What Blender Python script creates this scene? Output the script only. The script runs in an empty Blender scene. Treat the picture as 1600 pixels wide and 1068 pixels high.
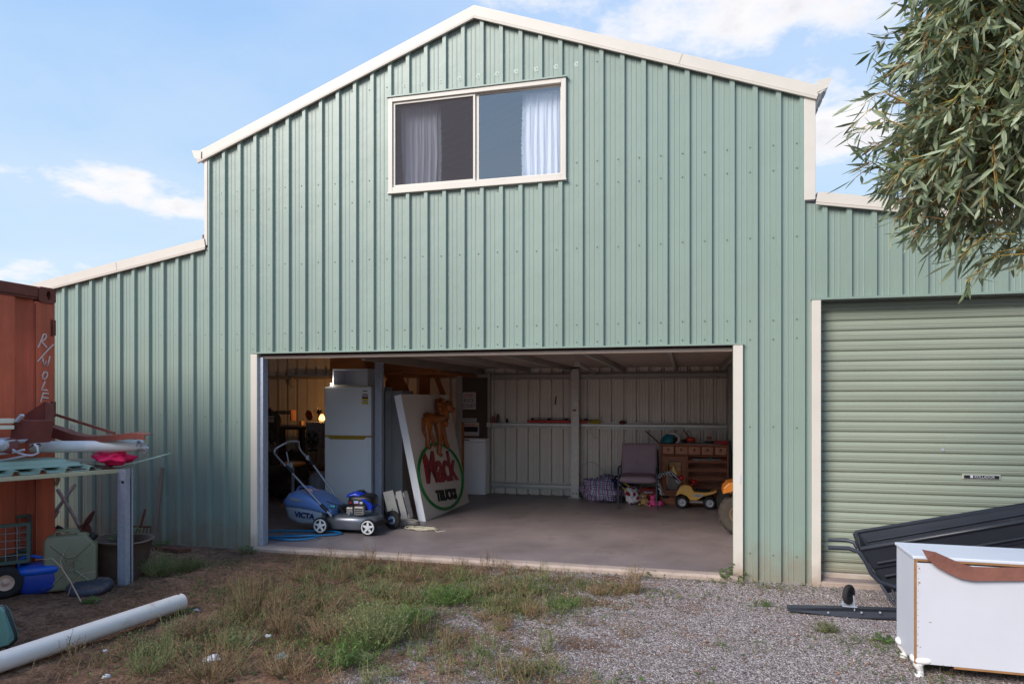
import bpy, math, random
from math import sin, cos, pi, radians, sqrt, atan2
from mathutils import Vector, Matrix, Euler, noise

# ---------------------------------------------------------------- camera, sky, sun, exposure
SC = bpy.context.scene
COL = SC.collection
cam_d = bpy.data.cameras.new('camera')
cam = bpy.data.objects.new('camera', cam_d); COL.objects.link(cam)
cam.location = (0.0, -6.33, 1.60)
cam.rotation_euler = (radians(90), 0, radians(14.3))
cam_d.sensor_width = 36.0
cam_d.lens = 1066 / 1600 * 36.0
cam_d.shift_y = (622 - 534) / 1600
cam_d.clip_start = 0.05; cam_d.clip_end = 2000
SC.camera = cam
SC.view_settings.view_transform = 'Standard'
SC.view_settings.look = 'None'
SC.view_settings.exposure = 1.6
SC.view_settings.gamma = 1.0
SC.view_settings.use_curve_mapping = False
SC.cycles.max_bounces = 10
SC.cycles.diffuse_bounces = 6
SC.cycles.use_denoising = True
SC.cycles.sample_clamp_indirect = 6.0

SUN_EL, SUN_AZ = radians(34), radians(214)      # azimuth clockwise from +Y: front left of the shed
sun_d = bpy.data.lights.new('sun', 'SUN'); sun = bpy.data.objects.new('sun', sun_d); COL.objects.link(sun)
sun_d.energy = 1.5; sun_d.angle = radians(28); sun_d.color = (1.0, 0.93, 0.86)
sdir = Vector((sin(SUN_AZ) * cos(SUN_EL), cos(SUN_AZ) * cos(SUN_EL), sin(SUN_EL)))
sun.rotation_euler = sdir.to_track_quat('Z', 'Y').to_euler()

world = bpy.data.worlds.new('World'); SC.world = world; world.use_nodes = True


def build_world():
    nt = world.node_tree; N = nt.nodes; L = nt.links; N.clear()

    def nd(t, **k):
        n = N.new(t)
        for a, b in k.items(): setattr(n, a, b)
        return n

    def mth(op, a, b=None, c=None, clamp=False):
        n = nd('ShaderNodeMath', operation=op); n.use_clamp = clamp
        for i, v in enumerate((a, b, c)):
            if v is None: continue
            if isinstance(v, (int, float)): n.inputs[i].default_value = v
            else: L.new(v, n.inputs[i])
        return n.outputs[0]
    out = nd('ShaderNodeOutputWorld'); bg = nd('ShaderNodeBackground'); bg.inputs[1].default_value = 0.051
    sky = nd('ShaderNodeTexSky', sky_type='NISHITA'); sky.sun_disc = False
    sky.sun_elevation = SUN_EL; sky.sun_rotation = SUN_AZ
    sky.air_density = 1.0; sky.dust_density = 0.6; sky.ozone_density = 1.5; sky.altitude = 50
    tc = nd('ShaderNodeTexCoord')
    nrm = nd('ShaderNodeVectorMath', operation='NORMALIZE'); L.new(tc.outputs['Generated'], nrm.inputs[0])
    sp = nd('ShaderNodeSeparateXYZ'); L.new(nrm.outputs[0], sp.inputs[0])
    x, y, z = sp.outputs
    az = mth('ARCTAN2', x, y); el = mth('ARCSINE', z)
    # fractal noise over the dome, flattened like cloud layers seen from below
    cv = nd('ShaderNodeCombineXYZ')
    den = mth('ADD', mth('ABSOLUTE', z), 0.22)
    L.new(mth('DIVIDE', x, den), cv.inputs[0]); L.new(mth('DIVIDE', y, den), cv.inputs[1]); cv.inputs[2].default_value = 3.7

    def ns(scale, detail, rough, off=0.0):
        n = nd('ShaderNodeTexNoise'); n.noise_dimensions = '3D'
        n.inputs['Scale'].default_value = scale; n.inputs['Detail'].default_value = detail; n.inputs['Roughness'].default_value = rough
        if off:
            a = nd('ShaderNodeVectorMath', operation='ADD'); a.inputs[1].default_value = (off, off * .7, off * .3)
            L.new(cv.outputs[0], a.inputs[0]); L.new(a.outputs[0], n.inputs['Vector'])
        else: L.new(cv.outputs[0], n.inputs['Vector'])
        return n.outputs['Fac']
    n1 = ns(1.9, 9, 0.58); n2 = ns(0.6, 3, 0.5, 5.1); n3 = ns(6.5, 6, 0.62, 1.3)
    field = mth('ADD', mth('MULTIPLY', n1, 0.95), mth('ADD', mth('MULTIPLY', n2, 0.15), mth('MULTIPLY', n3, 0.18)))
    # cloud banks at their places in the sky (azimuth, elevation, half sizes, weight)
    banks = [(0.12, 0.49, 0.28, 0.07, .36), (-0.02, 0.60, 0.3, 0.05, .2), (0.22, 0.33, 0.12, 0.05, .34), (-0.82, 0.262, 0.26, 0.034, .19), (-0.8, 0.12, 0.4, 0.05, .16),
             (-0.58, 0.235, 0.22, 0.026, .20), (-0.44, 0.548, 0.14, 0.030, .26), (-0.75, 0.16, 0.3, 0.03, .14), (0.25, 0.20, 0.2, 0.05, .14), (-0.72, 0.515, 0.05, 0.012, .2),
             (-1.6, 0.5, 0.5, 0.16, .22), (1.4, 0.55, 0.5, 0.14, .2), (2.6, 0.45, 0.4, 0.12, .25), (-2.5, 0.6, 0.4, 0.12, .2)]
    acc = None
    for (a0, e0, sa, se, w) in banks:
        da = mth('DIVIDE', mth('SUBTRACT', az, a0), sa); de = mth('DIVIDE', mth('SUBTRACT', el, e0), se)
        r2 = mth('ADD', mth('MULTIPLY', da, da), mth('MULTIPLY', de, de))
        g = mth('MULTIPLY', mth('EXPONENT', mth('MULTIPLY', r2, -1.0)), w)
        acc = g if acc is None else mth('ADD', acc, g)
    dens = mth('ADD', mth('SUBTRACT', field, 0.82), acc)
    mr = nd('ShaderNodeMapRange', interpolation_type='SMOOTHSTEP'); L.new(dens, mr.inputs[0])
    mr.inputs[1].default_value = -0.01; mr.inputs[2].default_value = 0.14
    veil = nd('ShaderNodeMapRange', interpolation_type='SMOOTHSTEP'); L.new(dens, veil.inputs[0])
    veil.inputs[1].default_value = -0.42; veil.inputs[2].default_value = 0.12; veil.inputs[4].default_value = 0.22
    mask = mth('MAXIMUM', mr.outputs[0], veil.outputs[0])
    core = nd('ShaderNodeMapRange', interpolation_type='SMOOTHSTEP'); L.new(mth('ADD', dens, mth('MULTIPLY', mth('SUBTRACT', n3, .5), .35)), core.inputs[0])
    core.inputs[1].default_value = 0.06; core.inputs[2].default_value = 0.34
    ccol = nd('ShaderNodeMix', data_type='RGBA'); L.new(core.outputs[0], ccol.inputs['Factor'])
    ccol.inputs['A'].default_value = (6.6, 6.5, 6.6, 1); ccol.inputs['B'].default_value = (4.6, 4.75, 5.3, 1)
    # the pale air of a bright hazy day mixed into the clear sky
    hz = nd('ShaderNodeMapRange'); L.new(el, hz.inputs[0]); hz.inputs[1].default_value = 0.0; hz.inputs[2].default_value = 0.75
    air = nd('ShaderNodeMix', data_type='RGBA'); L.new(hz.outputs[0], air.inputs['Factor'])
    air.inputs['A'].default_value = (4.5, 5.8, 6.7, 1); air.inputs['B'].default_value = (1.5, 3.3, 6.6, 1)
    sk = nd('ShaderNodeMix', data_type='RGBA'); sk.inputs['Factor'].default_value = 0.9; L.new(sky.outputs[0], sk.inputs['A'])
    L.new(air.outputs['Result'], sk.inputs['B'])
    mx = nd('ShaderNodeMix', data_type='RGBA'); L.new(mask, mx.inputs['Factor']); L.new(sk.outputs['Result'], mx.inputs['A']); L.new(ccol.outputs['Result'], mx.inputs['B'])
    L.new(mx.outputs['Result'], bg.inputs[0]); L.new(bg.outputs[0], out.inputs[0])


build_world()

# ---------------------------------------------------------------- helpers
random.seed(7)
R = random.Random(11)


def S(r, g, b):
    def c(v):
        v /= 255.0
        return v / 12.92 if v <= .04045 else ((v + .055) / 1.055) ** 2.4
    return (c(r), c(g), c(b))


MATS = {}


def mat(name, col, rough=.5, metal=0., var=.12, vs=3., bump=.0, bs=60., dirt=None, spec=.5, streak=False, coat=0., stretch=None, emit=None, bdist=.01, tw=None, rnd=0., splash=None):
    """procedural surface: colour variation, grime, wear and fine relief in object space"""
    if name in MATS: return MATS[name]
    m = bpy.data.materials.new(name); MATS[name] = m; m.use_nodes = True
    nt = m.node_tree; N = nt.nodes; L = nt.links
    b = N['Principled BSDF']
    b.inputs['Roughness'].default_value = rough; b.inputs['Metallic'].default_value = metal
    b.inputs['Specular IOR Level'].default_value = spec; b.inputs['Coat Weight'].default_value = coat
    tc = N.new('ShaderNodeTexCoord'); mp = N.new('ShaderNodeMapping'); L.new(tc.outputs['Object'], mp.inputs[0])
    if stretch: mp.inputs['Scale'].default_value = stretch
    n1 = N.new('ShaderNodeTexNoise'); n1.inputs['Scale'].default_value = vs; n1.inputs['Detail'].default_value = 6; n1.inputs['Roughness'].default_value = .62
    L.new(mp.outputs[0], n1.inputs['Vector'])
    hsv = N.new('ShaderNodeHueSaturation'); hsv.inputs['Color'].default_value = (*col, 1)
    mr = N.new('ShaderNodeMapRange'); L.new(n1.outputs['Fac'], mr.inputs[0]); mr.inputs[1].default_value = .25; mr.inputs[2].default_value = .75
    mr.inputs[3].default_value = 1 - var; mr.inputs[4].default_value = 1 + var
    L.new(mr.outputs[0], hsv.inputs['Value'])
    cur = hsv.outputs[0]
    if rnd:
        oi = N.new('ShaderNodeObjectInfo'); r3 = N.new('ShaderNodeMapRange'); L.new(oi.outputs['Random'], r3.inputs[0]); r3.inputs[3].default_value = 1 - rnd; r3.inputs[4].default_value = 1 + rnd
        h2 = N.new('ShaderNodeHueSaturation'); L.new(cur, h2.inputs['Color']); L.new(r3.outputs[0], h2.inputs['Value']); cur = h2.outputs[0]
    if splash:
        sc_, hgt, amt_ = splash; sx = N.new('ShaderNodeSeparateXYZ'); L.new(tc.outputs['Object'], sx.inputs[0])
        ns_ = N.new('ShaderNodeTexNoise'); ns_.inputs['Scale'].default_value = 7; ns_.inputs['Detail'].default_value = 8; L.new(tc.outputs['Object'], ns_.inputs['Vector'])
        a1 = N.new('ShaderNodeMath'); a1.operation = 'MULTIPLY_ADD'; L.new(ns_.outputs['Fac'], a1.inputs[0]); a1.inputs[1].default_value = hgt * -1.6; L.new(sx.outputs[2], a1.inputs[2])
        r4 = N.new('ShaderNodeMapRange'); L.new(a1.outputs[0], r4.inputs[0]); r4.inputs[1].default_value = hgt * .3; r4.inputs[2].default_value = -hgt * .8; r4.inputs[4].default_value = amt_
        m4 = N.new('ShaderNodeMix'); m4.data_type = 'RGBA'; L.new(r4.outputs[0], m4.inputs['Factor']); L.new(cur, m4.inputs['A']); m4.inputs['B'].default_value = (*sc_, 1); cur = m4.outputs['Result']
    if dirt:
        dc, amt, ds = dirt
        n2 = N.new('ShaderNodeTexNoise'); n2.inputs['Scale'].default_value = ds; n2.inputs['Detail'].default_value = 8; n2.inputs['Roughness'].default_value = .7
        if streak:
            mp2 = N.new('ShaderNodeMapping'); mp2.inputs['Scale'].default_value = (1, 1, .07); L.new(tc.outputs['Object'], mp2.inputs[0]); L.new(mp2.outputs[0], n2.inputs['Vector'])
        else: L.new(mp.outputs[0], n2.inputs['Vector'])
        r2 = N.new('ShaderNodeMapRange'); L.new(n2.outputs['Fac'], r2.inputs[0]); r2.inputs[1].default_value = .72 - amt * .4; r2.inputs[2].default_value = .8
        r2.inputs[4].default_value = min(1, amt + .35)
        mx = N.new('ShaderNodeMix'); mx.data_type = 'RGBA'; L.new(r2.outputs[0], mx.inputs['Factor']); L.new(cur, mx.inputs['A']); mx.inputs['B'].default_value = (*dc, 1)
        cur = mx.outputs['Result']
        rr = N.new('ShaderNodeMapRange'); L.new(r2.outputs[0], rr.inputs[0]); rr.inputs[3].default_value = rough; rr.inputs[4].default_value = min(1, rough + .3)
        L.new(rr.outputs[0], b.inputs['Roughness'])
    L.new(cur, b.inputs['Base Color'])
    if bump:
        n3 = N.new('ShaderNodeTexNoise'); n3.inputs['Scale'].default_value = bs; n3.inputs['Detail'].default_value = 4
        L.new(mp.outputs[0], n3.inputs['Vector'])
        bp = N.new('ShaderNodeBump'); bp.inputs['Strength'].default_value = bump; bp.inputs['Distance'].default_value = bdist
        L.new(n3.outputs['Fac'], bp.inputs['Height']); L.new(bp.outputs[0], b.inputs['Normal'])
    if emit:
        b.inputs['Emission Color'].default_value = (*emit[0], 1); b.inputs['Emission Strength'].default_value = emit[1]
    if tw: b.inputs['Transmission Weight'].default_value = tw
    return m


OFF = {}


def props(o, label=None, cat=None, group=None, kind=None):
    if label: o['label'] = label
    if cat: o['category'] = cat
    if group: o['group'] = group
    if kind: o['kind'] = kind
    return o


def thing(name, label, cat, loc=(0, 0, 0), group=None, world=True, rz=0.0, rot=None):
    """an Empty at the thing's base; world=True: its parts are given in world coordinates"""
    o = bpy.data.objects.new(name, None); COL.objects.link(o); o.empty_display_size = .1
    o.location = loc; o.rotation_euler = rot or (0, 0, rz)
    props(o, label, cat, group)
    OFF[o] = Vector(loc) if world else Vector((0, 0, 0))
    return o


class MB:
    def __init__(s): s.v = []; s.f = []; s.sm = []

    def add(s, vs, fs, sm=False):
        n = len(s.v); s.v.extend([tuple(v) for v in vs]); s.f.extend([tuple(i + n for i in f) for f in fs]); s.sm.extend([sm] * len(fs)); return s

    def box(s, a, b, M=None):
        """box between corners a and b, optionally moved by matrix M"""
        x0, y0, z0 = a; x1, y1, z1 = b
        vs = [Vector(p) for p in ((x0, y0, z0), (x1, y0, z0), (x1, y1, z0), (x0, y1, z0), (x0, y0, z1), (x1, y0, z1), (x1, y1, z1), (x0, y1, z1))]
        if M is not None: vs = [M @ v for v in vs]
        return s.add(vs, [(0, 3, 2, 1), (4, 5, 6, 7), (0, 1, 5, 4), (1, 2, 6, 5), (2, 3, 7, 6), (3, 0, 4, 7)])

    def beam(s, p0, p1, w, h, up=(0, 0, 1)):
        p0 = Vector(p0); p1 = Vector(p1); d = (p1 - p0).normalized(); u = Vector(up)
        sd = d.cross(u)
        if sd.length < 1e-4: sd = d.cross(Vector((0, 1, 0)))
        sd.normalize(); u = sd.cross(d)
        vs = []
        for p in (p0, p1):
            for a, b in ((-1, -1), (1, -1), (1, 1), (-1, 1)): vs.append(p + sd * a * w / 2 + u * b * h / 2)
        return s.add(vs, [(0, 1, 2, 3), (7, 6, 5, 4), (0, 4, 5, 1), (1, 5, 6, 2), (2, 6, 7, 3), (3, 7, 4, 0)])

    def tube(s, pts, r, n=8, caps=True, closed=False):
        pts = [Vector(p) for p in pts]; k = len(pts)
        rs = r if isinstance(r, (list, tuple)) else [r] * k
        base = []; prev = None
        for i in range(k):
            if closed: d = pts[(i + 1) % k] - pts[(i - 1) % k]
            else: d = pts[min(i + 1, k - 1)] - pts[max(i - 1, 0)]
            d.normalize()
            if prev is None:
                a = Vector((0, 0, 1)) if abs(d.z) < .9 else Vector((1, 0, 0))
                u = d.cross(a).normalized()
            else: u = (prev - d * prev.dot(d)).normalized()
            prev = u; w = d.cross(u)
            base.append([pts[i] + (u * cos(t * 2 * pi / n) + w * sin(t * 2 * pi / n)) * rs[i] for t in range(n)])
        vs = [v for ring in base for v in ring]; fs = []
        m = k if closed else k - 1
        for i in range(m):
            j = (i + 1) % k
            for t in range(n):
                t2 = (t + 1) % n
                fs.append((i * n + t, i * n + t2, j * n + t2, j * n + t))
        s.add(vs, fs, True)
        if caps and not closed:
            s.add(base[0], [tuple(range(n))[::-1]]); s.add(base[-1], [tuple(range(n))])
        return s

    def cyl(s, p0, p1, r0, r1=None, n=16, caps=True):
        return s.tube([p0, p1], [r0, r0 if r1 is None else r1], n, caps)

    def lathe(s, prof, c=(0, 0, 0), axis=(0, 0, 1), n=20):
        """profile of (radius, distance along the axis)"""
        ax = Vector(axis).normalized(); a = Vector((0, 0, 1)) if abs(ax.z) < .9 else Vector((1, 0, 0))
        u = ax.cross(a).normalized(); w = ax.cross(u); c = Vector(c)
        vs = []; fs = []
        for (r, h) in prof:
            for t in range(n): vs.append(c + ax * h + (u * cos(2 * pi * t / n) + w * sin(2 * pi * t / n)) * r)
        for i in range(len(prof) - 1):
            for t in range(n):
                t2 = (t + 1) % n; fs.append((i * n + t, (i + 1) * n + t, (i + 1) * n + t2, i * n + t2))
        return s.add(vs, fs, True)

    def prism(s, pts, d, M=None):
        """polygon (3-D points) swept by vector d"""
        pts = [Vector(p) for p in pts]; d = Vector(d); n = len(pts)
        vs = pts + [p + d for p in pts]
        if M is not None: vs = [M @ v for v in vs]
        fs = [tuple(range(n))[::-1], tuple(range(n, 2 * n))] + [(i, (i + 1) % n, n + (i + 1) % n, n + i) for i in range(n)]
        return s.add(vs, fs)

    def blob(s, c, r, amp=.0, ns=3., nu=20, nv=12, sq=1.0, seed=0., M=None, zmin=None):
        """closed lumpy ellipsoid, sq<1 makes it boxier"""
        c = Vector(c); vs = []; fs = []

        def sg(v, p): return math.copysign(abs(v) ** p, v)
        for i in range(nv + 1):
            ph = pi * i / nv
            for j in range(nu):
                th = 2 * pi * j / nu
                d = Vector((sg(sin(ph), sq) * sg(cos(th), sq), sg(sin(ph), sq) * sg(sin(th), sq), sg(cos(ph), sq)))
                k = 1 + amp * noise.noise(d * ns + Vector((seed, seed * 1.3, 0))) * 2
                p = Vector((d.x * r[0] * k, d.y * r[1] * k, d.z * r[2] * k))
                if M is not None: p = M @ p
                p += c
                if zmin is not None and p.z < zmin: p.z = zmin
                vs.append(p)
        for i in range(nv):
            for j in range(nu):
                j2 = (j + 1) % nu; fs.append((i * nu + j, (i + 1) * nu + j, (i + 1) * nu + j2, i * nu + j2))
        return s.add(vs, fs, True)

    def mesh(s, name, off=Vector((0, 0, 0)), m=None):
        me = bpy.data.meshes.new(name)
        me.from_pydata([(v[0] - off.x, v[1] - off.y, v[2] - off.z) for v in s.v], [], s.f)
        me.polygons.foreach_set('use_smooth', s.sm)
        if m is not None: me.materials.append(m)
        me.update(); return me

    def build(s, name, m, parent=None, bev=0., sub=0, loc=None, smooth=None, seg=2, solid=0.):
        off = OFF.get(parent, Vector((0, 0, 0))) if parent is not None else Vector(loc or (0, 0, 0))
        if smooth is not None: s.sm = [smooth] * len(s.f)
        me = s.mesh(name, off, m); o = bpy.data.objects.new(name, me); COL.objects.link(o)
        if parent is not None: o.parent = parent; OFF[o] = off
        elif loc: o.location = loc; OFF[o] = off
        if solid:
            q = o.modifiers.new('thickness', 'SOLIDIFY'); q.thickness = solid; q.offset = 0
        if bev:
            q = o.modifiers.new('bevel', 'BEVEL'); q.width = bev; q.segments = seg; q.limit_method = 'ANGLE'; q.angle_limit = radians(40)
        if sub:
            q = o.modifiers.new('sub', 'SUBSURF'); q.levels = sub; q.render_levels = sub
        return o


def stuff(o, label=None, cat=None): return props(o, label, cat, None, 'stuff')


def text(name, body, size, M, m, parent, extrude=.003, bold=0., spacing=1., align='CENTER', xs=1.0):
    """lettering from the built-in font, turned into a mesh; M places its x right / y up plane"""
    cu = bpy.data.curves.new(name, 'FONT'); cu.body = body; cu.size = size; cu.extrude = extrude; cu.offset = bold
    cu.align_x = align; cu.align_y = 'CENTER'; cu.space_character = spacing; cu.resolution_u = 4; cu.space_line = .85
    t = bpy.data.objects.new(name, cu); COL.objects.link(t)
    dg = bpy.context.evaluated_depsgraph_get(); me = bpy.data.meshes.new_from_object(t.evaluated_get(dg))
    COL.objects.unlink(t); bpy.data.objects.remove(t)
    off = OFF.get(parent, Vector((0, 0, 0))); M2 = Matrix.Translation(-off) @ M @ Matrix.Diagonal((xs, 1, 1, 1))
    me.transform(M2); me.materials.clear(); me.materials.append(m)
    o = bpy.data.objects.new(name, me); COL.objects.link(o); o.parent = parent; OFF[o] = off
    return o


def frame(o, xax, yax):
    """matrix with given origin, x axis and y axis"""
    xax = Vector(xax).normalized(); yax = Vector(yax).normalized(); z = xax.cross(yax).normalized(); yax = z.cross(xax)
    return Matrix(((xax.x, yax.x, z.x, o[0]), (xax.y, yax.y, z.y, o[1]), (xax.z, yax.z, z.z, o[2]), (0, 0, 0, 1)))


def smoothpath(P, n=6):
    P = [Vector(p) for p in P]; out = []
    for i in range(len(P) - 1):
        p0, p1, p2, p3 = P[max(i - 1, 0)], P[i], P[i + 1], P[min(i + 2, len(P) - 1)]
        for j in range(n):
            t = j / n; out.append(.5 * ((2 * p1) + (-p0 + p2) * t + (2 * p0 - 5 * p1 + 4 * p2 - p3) * t * t + (-p0 + 3 * p1 - 3 * p2 + p3) * t ** 3))
    out.append(P[-1]); return out


def smooth01(a, b, x):
    t = max(0., min(1., (x - a) / (b - a))); return t * t * (3 - 2 * t)


def gz(x, y):
    """height of the ground"""
    if y > -.02: return -.02
    k = smooth01(0, 1.2, -y)
    h = noise.noise(Vector((x * .9, y * .9, 1.))) * .022 + noise.noise(Vector((x * 3.1, y * 3.1, 4.))) * .010
    left = smooth01(-1.4, -2.6, x)
    h += (.3 + left) * noise.noise(Vector((x * 7, y * 7, 8.))) * .014 + left * noise.noise(Vector((x * 15, y * 15, 2.))) * .007
    h += .035 * math.exp(-((x + 4.1) ** 2 / .5 + (y + 1.0) ** 2 / .12))
    return h * k - .006


# ---------------------------------------------------------------- materials
m_clad = mat('pale_green_steel', S(134, 151, 140), rough=.38, var=.05, vs=1.2, bump=.22, bs=3.0, rnd=.035, splash=(S(140, 112, 88), .35, .55), dirt=(S(150, 140, 118), .10, 6.), streak=True, bdist=.02, spec=.6)
m_clad_in = mat('steel_sheet_inner', S(206, 198, 188), rough=.45, var=.06, vs=2., bump=.08, bs=4., spec=.5, dirt=(S(120, 105, 90), .1, 5.), streak=True)
m_zincwall = mat('zinc_back_sheet', S(226, 216, 204), rough=.42, metal=.15, var=.07, vs=2.2, dirt=(S(110, 96, 84), .14, 5.), streak=True)
m_cream = mat('cream_trim', S(208, 200, 188), rough=.42, var=.05, bump=.12, bs=5., dirt=(S(150, 122, 98), .17, 6.), splash=(S(140, 112, 88), .2, .7))
m_rust = mat('brown_sealant', S(120, 88, 66), rough=.7)
m_galv = mat('galvanised_steel', S(178, 186, 200), rough=.42, metal=.4, var=.14, vs=30., dirt=(S(120, 122, 124), .2, 20.))
m_galvd = mat('galvanised_dull', S(170, 165, 158), rough=.45, metal=.55, var=.12, vs=20., dirt=(S(110, 92, 76), .15, 8.))
m_screw = mat('screw_head', S(105, 118, 108), rough=.5, metal=.3)
m_dark = mat('black_plastic', S(30, 31, 34), rough=.45, var=.2)
m_rubber = mat('black_rubber', S(34, 33, 33), rough=.85, var=.25, vs=12., bump=.15, bs=80, dirt=(S(96, 82, 70), .25, 8.))
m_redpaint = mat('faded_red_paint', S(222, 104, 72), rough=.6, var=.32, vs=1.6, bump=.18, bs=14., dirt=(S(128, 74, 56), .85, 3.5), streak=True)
m_rustpaint = mat('rusted_brown_rail', S(112, 58, 46), rough=.78, var=.3, vs=8., bump=.35, bs=40., dirt=(S(74, 52, 46), .35, 10.))
m_oxide = mat('red_oxide_steel', S(122, 62, 52), rough=.62, var=.2, vs=6., bump=.2, bs=30., dirt=(S(84, 48, 40), .3, 8.))
m_white = mat('white_paint', S(198, 199, 206), rough=.5, var=.04, dirt=(S(172, 160, 148), .20, 4.))
m_wedge = mat('raw_board_edge', S(150, 108, 66), rough=.8, var=.2, vs=15)
m_pvc = mat('white_pvc', S(226, 222, 218), rough=.45, var=.06, dirt=(S(160, 128, 104), .34, 7.))
m_wood = mat('stained_pine', S(176, 112, 82), rough=.5, var=.22, vs=4., stretch=(1, 1, 7), bump=.1, bs=30., spec=.4)
m_ply = mat('warm_timber', S(158, 92, 44), rough=.62, var=.2, vs=3., stretch=(1, 6, 6), bump=.1)
m_oldwood = mat('weathered_timber', S(132, 112, 104), rough=.85, var=.28, vs=10., stretch=(1, 1, .15), bump=.4, bs=40)
m_paint_w = mat('chalky_white_mark', S(214, 186, 180), rough=.8, var=.1)

# ---------------------------------------------------------------- ground and slab


def ground_mat():
    m = bpy.data.materials.new('soil_and_gravel'); m.use_nodes = True
    N = m.node_tree.nodes; L = m.node_tree.links; b = N['Principled BSDF']; b.inputs['Roughness'].default_value = .95; b.inputs['Specular IOR Level'].default_value = .25
    tc = N.new('ShaderNodeTexCoord'); P = tc.outputs['Object']

    def ns(sc, d=6, r=.6, off=0):
        n = N.new('ShaderNodeTexNoise'); n.inputs['Scale'].default_value = sc; n.inputs['Detail'].default_value = d; n.inputs['Roughness'].default_value = r
        mp = N.new('ShaderNodeMapping'); mp.inputs['Location'].default_value = (off, off, 0); L.new(P, mp.inputs[0]); L.new(mp.outputs[0], n.inputs['Vector']); return n.outputs['Fac']

    def mx(f, a, c):
        n = N.new('ShaderNodeMix'); n.data_type = 'RGBA'
        if isinstance(f, float): n.inputs['Factor'].default_value = f
        else: L.new(f, n.inputs['Factor'])
        for k, v in (('A', a), ('B', c)):
            if isinstance(v, tuple): n.inputs[k].default_value = (*v, 1)
            else: L.new(v, n.inputs[k])
        return n.outputs['Result']

    def mr(f, a, c, lo=0., hi=1.):
        n = N.new('ShaderNodeMapRange'); L.new(f, n.inputs[0]); n.inputs[1].default_value = a; n.inputs[2].default_value = c; n.inputs[3].default_value = lo; n.inputs[4].default_value = hi; return n.outputs[0]

    def mt(op, a, c):
        n = N.new('ShaderNodeMath'); n.operation = op
        for i, v in enumerate((a, c)):
            if isinstance(v, (int, float)): n.inputs[i].default_value = v
            else: L.new(v, n.inputs[i])
        return n.outputs[0]
    sp = N.new('ShaderNodeSeparateXYZ'); L.new(P, sp.inputs[0])
    vor = N.new('ShaderNodeTexVoronoi'); vor.inputs['Scale'].default_value = 105; L.new(P, vor.inputs['Vector'])
    vcs = N.new('ShaderNodeSeparateColor'); L.new(vor.outputs['Color'], vcs.inputs[0])
    ramp = N.new('ShaderNodeValToRGB'); L.new(vcs.outputs[0], ramp.inputs[0]); e = ramp.color_ramp.elements
    e[0].position = 0.; e[0].color = (*S(92, 80, 78), 1); e[1].position = 1.; e[1].color = (*S(228, 218, 214), 1)
    for p, c in ((.25, S(144, 129, 124)), (.5, S(164, 150, 147)), (.75, S(186, 172, 168))):
        q = e.new(p); q.color = (*c, 1)
    edge = mr(vor.outputs['Distance'], .25, .75, 1., .45)
    grav = N.new('ShaderNodeMix'); grav.data_type = 'RGBA'; grav.blend_type = 'MULTIPLY'; grav.inputs['Factor'].default_value = 1
    L.new(ramp.outputs[0], grav.inputs['A']); L.new(edge, grav.inputs['B'])
    # soil between and over the stones
    soil = mx(mr(ns(2.2, 8, .65), .35, .68), S(102, 75, 60), S(154, 116, 92))
    soil = mx(mr(ns(9, 6, .7, 6), .5, .66), soil, S(70, 51, 42)); soil = mx(mr(ns(38, 4, .7), .48, .68), soil, S(66, 47, 38))
    soil = mx(mr(ns(60, 3, .7, 3), .66, .72), soil, S(172, 158, 146))
    side = mt('ADD', sp.outputs[0], mt('MULTIPLY', mt('SUBTRACT', ns(1.3, 5, .6, 2), .5), 2.2))
    side = mt('ADD', side, mt('MULTIPLY', mt('SUBTRACT', ns(9, 4, .6, 2), .5), .9))
    gm = mr(side, -2.15, -1.55)
    patch = mr(ns(1.9, 7, .68, 9), .50, .60)        # bare soil and rotted litter showing through the gravel
    near = mr(sp.outputs[0], -.6, .6, .85, .12)
    gm2 = mt('MULTIPLY', gm, mt('SUBTRACT', 1.0, mt('MULTIPLY', patch, near)))
    grain = mr(ns(140, 2, .6), .42, .58)
    gm3 = mr(mt('ADD', mt('MULTIPLY', gm2, 1.0), mt('MULTIPLY', mt('SUBTRACT', grain, .5), .55)), .35, .62)
    col = mx(gm3, soil, grav.outputs['Result'])
    L.new(col, b.inputs['Base Color'])
    bp = N.new('ShaderNodeBump'); bp.inputs['Strength'].default_value = .8; bp.inputs['Distance'].default_value = .008
    h = mt('ADD', mt('MULTIPLY', mr(vor.outputs['Distance'], 0, .7, 1, 0), gm3), mt('MULTIPLY', ns(28, 8, .7, 1), 1.6))
    L.new(h, bp.inputs['Height']); L.new(bp.outputs[0], b.inputs['Normal'])
    return m


def build_ground():
    xs = []; x = -9.0
    while x <= 4.0: xs.append(x); x += .06
    ys = []; y = -7.0
    while y <= .0: ys.append(y); y += .06
    ext = [12, 20, 40, 80, 160, 400, 900]
    xs = [-e for e in ext[::-1]] + xs + [v for v in ext]
    ys = [-e for e in ext[::-1]] + ys + [.4, 2, 6] + [v for v in ext]
    nx, ny = len(xs), len(ys)
    vs = [(x, y, gz(x, y) if (-9.1 < x < 4.1 and -7.1 < y) else -.015) for y in ys for x in xs]
    fs = [(j * nx + i, j * nx + i + 1, (j + 1) * nx + i + 1, (j + 1) * nx + i) for j in range(ny - 1) for i in range(nx - 1)]
    mb = MB(); mb.add(vs, fs, True)
    props(mb.build('ground', ground_mat()), kind='structure')


build_ground()

m_conc = mat('worn_concrete', S(134, 122, 121), rough=.42, var=.30, vs=1.6, bump=.12, bs=30., dirt=(S(92, 78, 74), .38, 3.), spec=.5)
m_conc_edge = mat('pale_concrete_edge', S(168, 150, 138), rough=.85, var=.2, vs=5., bump=.4, bs=25., dirt=(S(120, 96, 78), .3, 9.))
sl = MB(); sl.box((-7.9, .03, -.2), (3.95, 4.5, .05))
props(sl.build('floor_slab', m_conc), kind='structure')
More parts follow.
